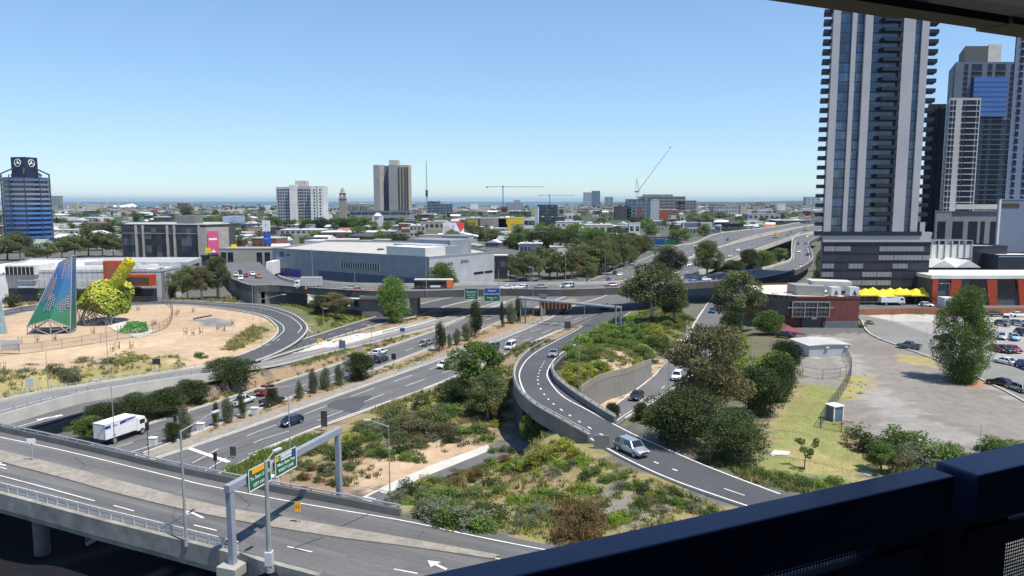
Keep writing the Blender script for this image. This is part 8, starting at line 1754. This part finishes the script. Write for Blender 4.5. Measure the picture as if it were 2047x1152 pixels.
for i in range(11):
 p=G(580+i*14,705-i*4.2,T);o=new('bollard',bm2);o.location=p+Vector((0,0,.2));tag(o,'thin dark bollard on the paved island','bollard','bollards along the paved island')
for(u,v,w_,lab) in((600,603,34,'white site hut under the left end of the overpass'),(713,613,26,'white doorway hut in the dark under the overpass')):
 p=W(u,v,1.0);o=thing('site_hut',lab,'hut',p);s_=p.y/FPX*w_/2;b=MB();b.box(-s_,s_,0,3,-.6,2.3);b.build('wall',M_OFFW,o);b=MB();b.box(-s_*.3,s_*.3,-.05,0,0,2.0);b.build('door',M_DARK,o);b=MB();b.box(-s_-.15,s_+.15,-.2,3.2,2.3,2.45);b.build('roof',M_WHITE,o)
textmesh()
# ================================================================== THE CAR PARK WE LOOK OUT OF
DV=Vector((0.9082,0.4185,0));NV=Vector((-0.4185,0.9082,0))
def along(s,n,z):return DV*s+NV*n+Vector((0,0,CAM_H+z))
def hbox(b,s0,s1,n0,n1,z0,z1,m=None):
 vs=[along(s,n,z) for z in(z0,z1) for n in(n0,n1) for s in(s0,s1)]
 b.add(vs,[(0,2,3,1),(4,5,7,6),(0,1,5,4),(2,6,7,3),(0,4,6,2),(1,3,7,5)],m)
def sn(u,v,h):
 p=W(u,v,CAM_H+h);return p.dot(DV),p.dot(NV)
M_RAILB=mat('dark_blue_rail',(.018,.032,.105),.5,.0,var=.15,scale=6,coat=.2)
H1=-.52
s_f,n_f=sn(1855,930,H1);s_n,n_n=sn(1890,955,H1);s0_,n_f2=sn(870,1145,H1)
def rail(s0,s1,n0,n1,top,label):
 o=thing('balcony_rail',label,'railing');b=MB();hbox(b,s0,s1,n0,n1,top-.10,top);q=b.build('rail',M_RAILB,o);md=q.modifiers.new('bevel','BEVEL');md.width=.004;md.segments=2
 return o
nf=(n_f+n_f2)/2;
r1=rail(-3.0,s_f-.005,n_n-.002,nf,H1,'dark blue rail in the foreground, longer left length')
r2=rail(s_f+.02,s_f+3.5,n_n-.03,nf,H1+.006,'dark blue rail in the foreground, shorter right length')
def perfmat():
 m=bpy.data.materials.new('perforated_metal');m.use_nodes=True;t=m.node_tree;b=t.nodes['Principled BSDF'];b.inputs['Base Color'].default_value=(.02,.03,.06,1);b.inputs['Roughness'].default_value=.5
 tc=t.nodes.new('ShaderNodeTexCoord');mp=t.nodes.new('ShaderNodeMapping');mp.inputs['Scale'].default_value=(130,130,130);t.links.new(tc.outputs['UV'],mp.inputs[0])
 vo=t.nodes.new('ShaderNodeTexVoronoi');vo.inputs['Randomness'].default_value=0;vo.inputs['Scale'].default_value=1;vo.voronoi_dimensions='2D';t.links.new(mp.outputs[0],vo.inputs['Vector'])
 lt=t.nodes.new('ShaderNodeMath');lt.operation='LESS_THAN';lt.inputs[1].default_value=.33;t.links.new(vo.outputs['Distance'],lt.inputs[0])
 tr=t.nodes.new('ShaderNodeBsdfTransparent');mx=t.nodes.new('ShaderNodeMixShader');t.links.new(lt.outputs[0],mx.inputs[0]);t.links.new(b.outputs[0],mx.inputs[1]);t.links.new(tr.outputs[0],mx.inputs[2]);t.links.new(mx.outputs[0],t.nodes['Material Output'].inputs[0]);return m
PM_=perfmat()
def perf(s0,s1,n,z0,z1,parent):
 me_=bpy.data.meshes.new('perforated_panel');me_.from_pydata([along(s0,n,z0),along(s1,n,z0),along(s1,n,z1),along(s0,n,z1)],[],[(0,1,2,3)])
 uv=me_.uv_layers.new();q=[(s0,z0),(s1,z0),(s1,z1),(s0,z1)]
 for i,l in enumerate(uv.data):l.uv=q[i]
 me_.materials.append(PM_);return new('perforated_panel',me_,parent)
nm_=(n_n+nf)/2
for o_,s0,s1,tp in((r1,-3.0,s_f-.08,H1),(r2,s_f+.06,s_f+3.5,H1)):
 perf(s0,s1,nm_,tp-.128,tp-.10,o_)
 b=MB();hbox(b,s0,s1,n_n+.005,nf-.005,tp-.172,tp-.128);b.build('lower_rail',M_RAILB,o_)
 perf(s0+(.13 if o_ is r2 else .05),s1-.15,nm_,tp-1.0,tp-.172,o_)
 b=MB();hbox(b,(s1-.12 if o_ is r1 else s0-.12),(s1+.07 if o_ is r1 else s0+.13),n_n+.012,nf-.008,tp-1.0,tp-.1);b.build('end_post',M_RAILB,o_)
HB=.35
_,nb1=sn(1745,31,HB);_,nb0=sn(1745,6,HB);sb_,_=sn(1945,66,HB)
cp_=thing('car_park','concrete car park level around the viewpoint with an olive brown beam overhead','building')
b=MB();hbox(b,-3,sb_-.25,nb0,nb1,HB,HB+.24);hbox(b,sb_-.25,sb_,nb0+.01,nb1,HB+.004,HB+.35);hbox(b,sb_,6,nb0,nb1+.012,HB+.002,HB+.35);b.build('overhead_beam',mat('olive_beam',(.24,.205,.13),.8,var=.15,scale=5),cp_)
b=MB();hbox(b,-3,6,nb0-.06,nb0-.01,HB+.012,HB+.24);b.build('beam_lining',M_DARK,cp_)
perf(1.75,6,nb0-.1,HB+.03,HB+.45,cp_)
b=MB();hbox(b,-7,22,-16,nf+.05,-1.75,-1.5);b.build('floor_slab',M_CONC_D,cp_)
b=MB();hbox(b,-7,22,-16,nb0-.6,1.3,1.6);b.build('ceiling_slab',M_CONC_D,cp_)
b=MB();hbox(b,-7,22,-16.3,-16,-1.75,1.6);hbox(b,-7.3,-7,-16,.6,-1.75,1.6);hbox(b,22,22.3,-16,nf,-1.75,1.6);b.build('inner_wall',mat('unlit_inner_wall',(.06,.06,.06),.9),cp_)
b=MB();hbox(b,-7,-6.2,-16,.4,-CAM_H,-1.75);hbox(b,-7,22,-16.3,-15.9,-CAM_H,-1.75);b.build('outer_wall',M_CONC_D,cp_)
# ================================================================== sea haze
b=MB();b.box(-42000,62000,-120,56000,-9.5,190);hz=b.build('haze');tag(hz,kind='stuff')
m=bpy.data.materials.new('haze_air');m.use_nodes=True;t=m.node_tree;t.nodes.clear();pv=t.nodes.new('ShaderNodeVolumePrincipled');pv.inputs['Color'].default_value=(.60,.80,.95,1);pv.inputs['Density'].default_value=2.8e-5;pv.inputs['Anisotropy'].default_value=.2
mo=t.nodes.new('ShaderNodeOutputMaterial');t.links.new(pv.outputs[0],mo.inputs['Volume']);hz.data.materials.append(m)
# ================================================================== labels: give look-alikes their place in the row
ORD=['first','second','third','fourth','fifth','sixth','seventh','eighth','ninth','tenth','eleventh','twelfth','thirteenth','fourteenth','fifteenth','sixteenth','seventeenth','eighteenth','nineteenth','twentieth']
bpy.context.view_layer.update()
from collections import defaultdict
by=defaultdict(list)
for o in SC.objects:
 if o.parent is None and 'label' in o and o.get('kind')!='stuff':by[o['label']].append(o)
for lab,os_ in by.items():
 if len(os_)<2:continue
 os_.sort(key=lambda o:o.location.x/max(o.location.y,1))
 n=len(os_)
 for i,o in enumerate(os_):
  if n==2:s=('left one','right one')[i]
  elif n==3:s=('leftmost','middle one','rightmost')[i]
  elif i==n-1:s='rightmost'
  elif i<len(ORD):s=ORD[i]+' from left' if i else 'leftmost'
  elif n-1-i<len(ORD):s=ORD[n-1-i]+' from right'
  else:s=None
  if s:
   base_=lab.split()
   L_=' '.join(base_)+', '+s
   if len(L_.split())>16:L_=L_.replace('with ','').replace(' and ',' ')
   o['label']=L_
for o in SC.objects:
 if 'label' in o and len(o['label'].split())>16:print('LONG',o['label'])
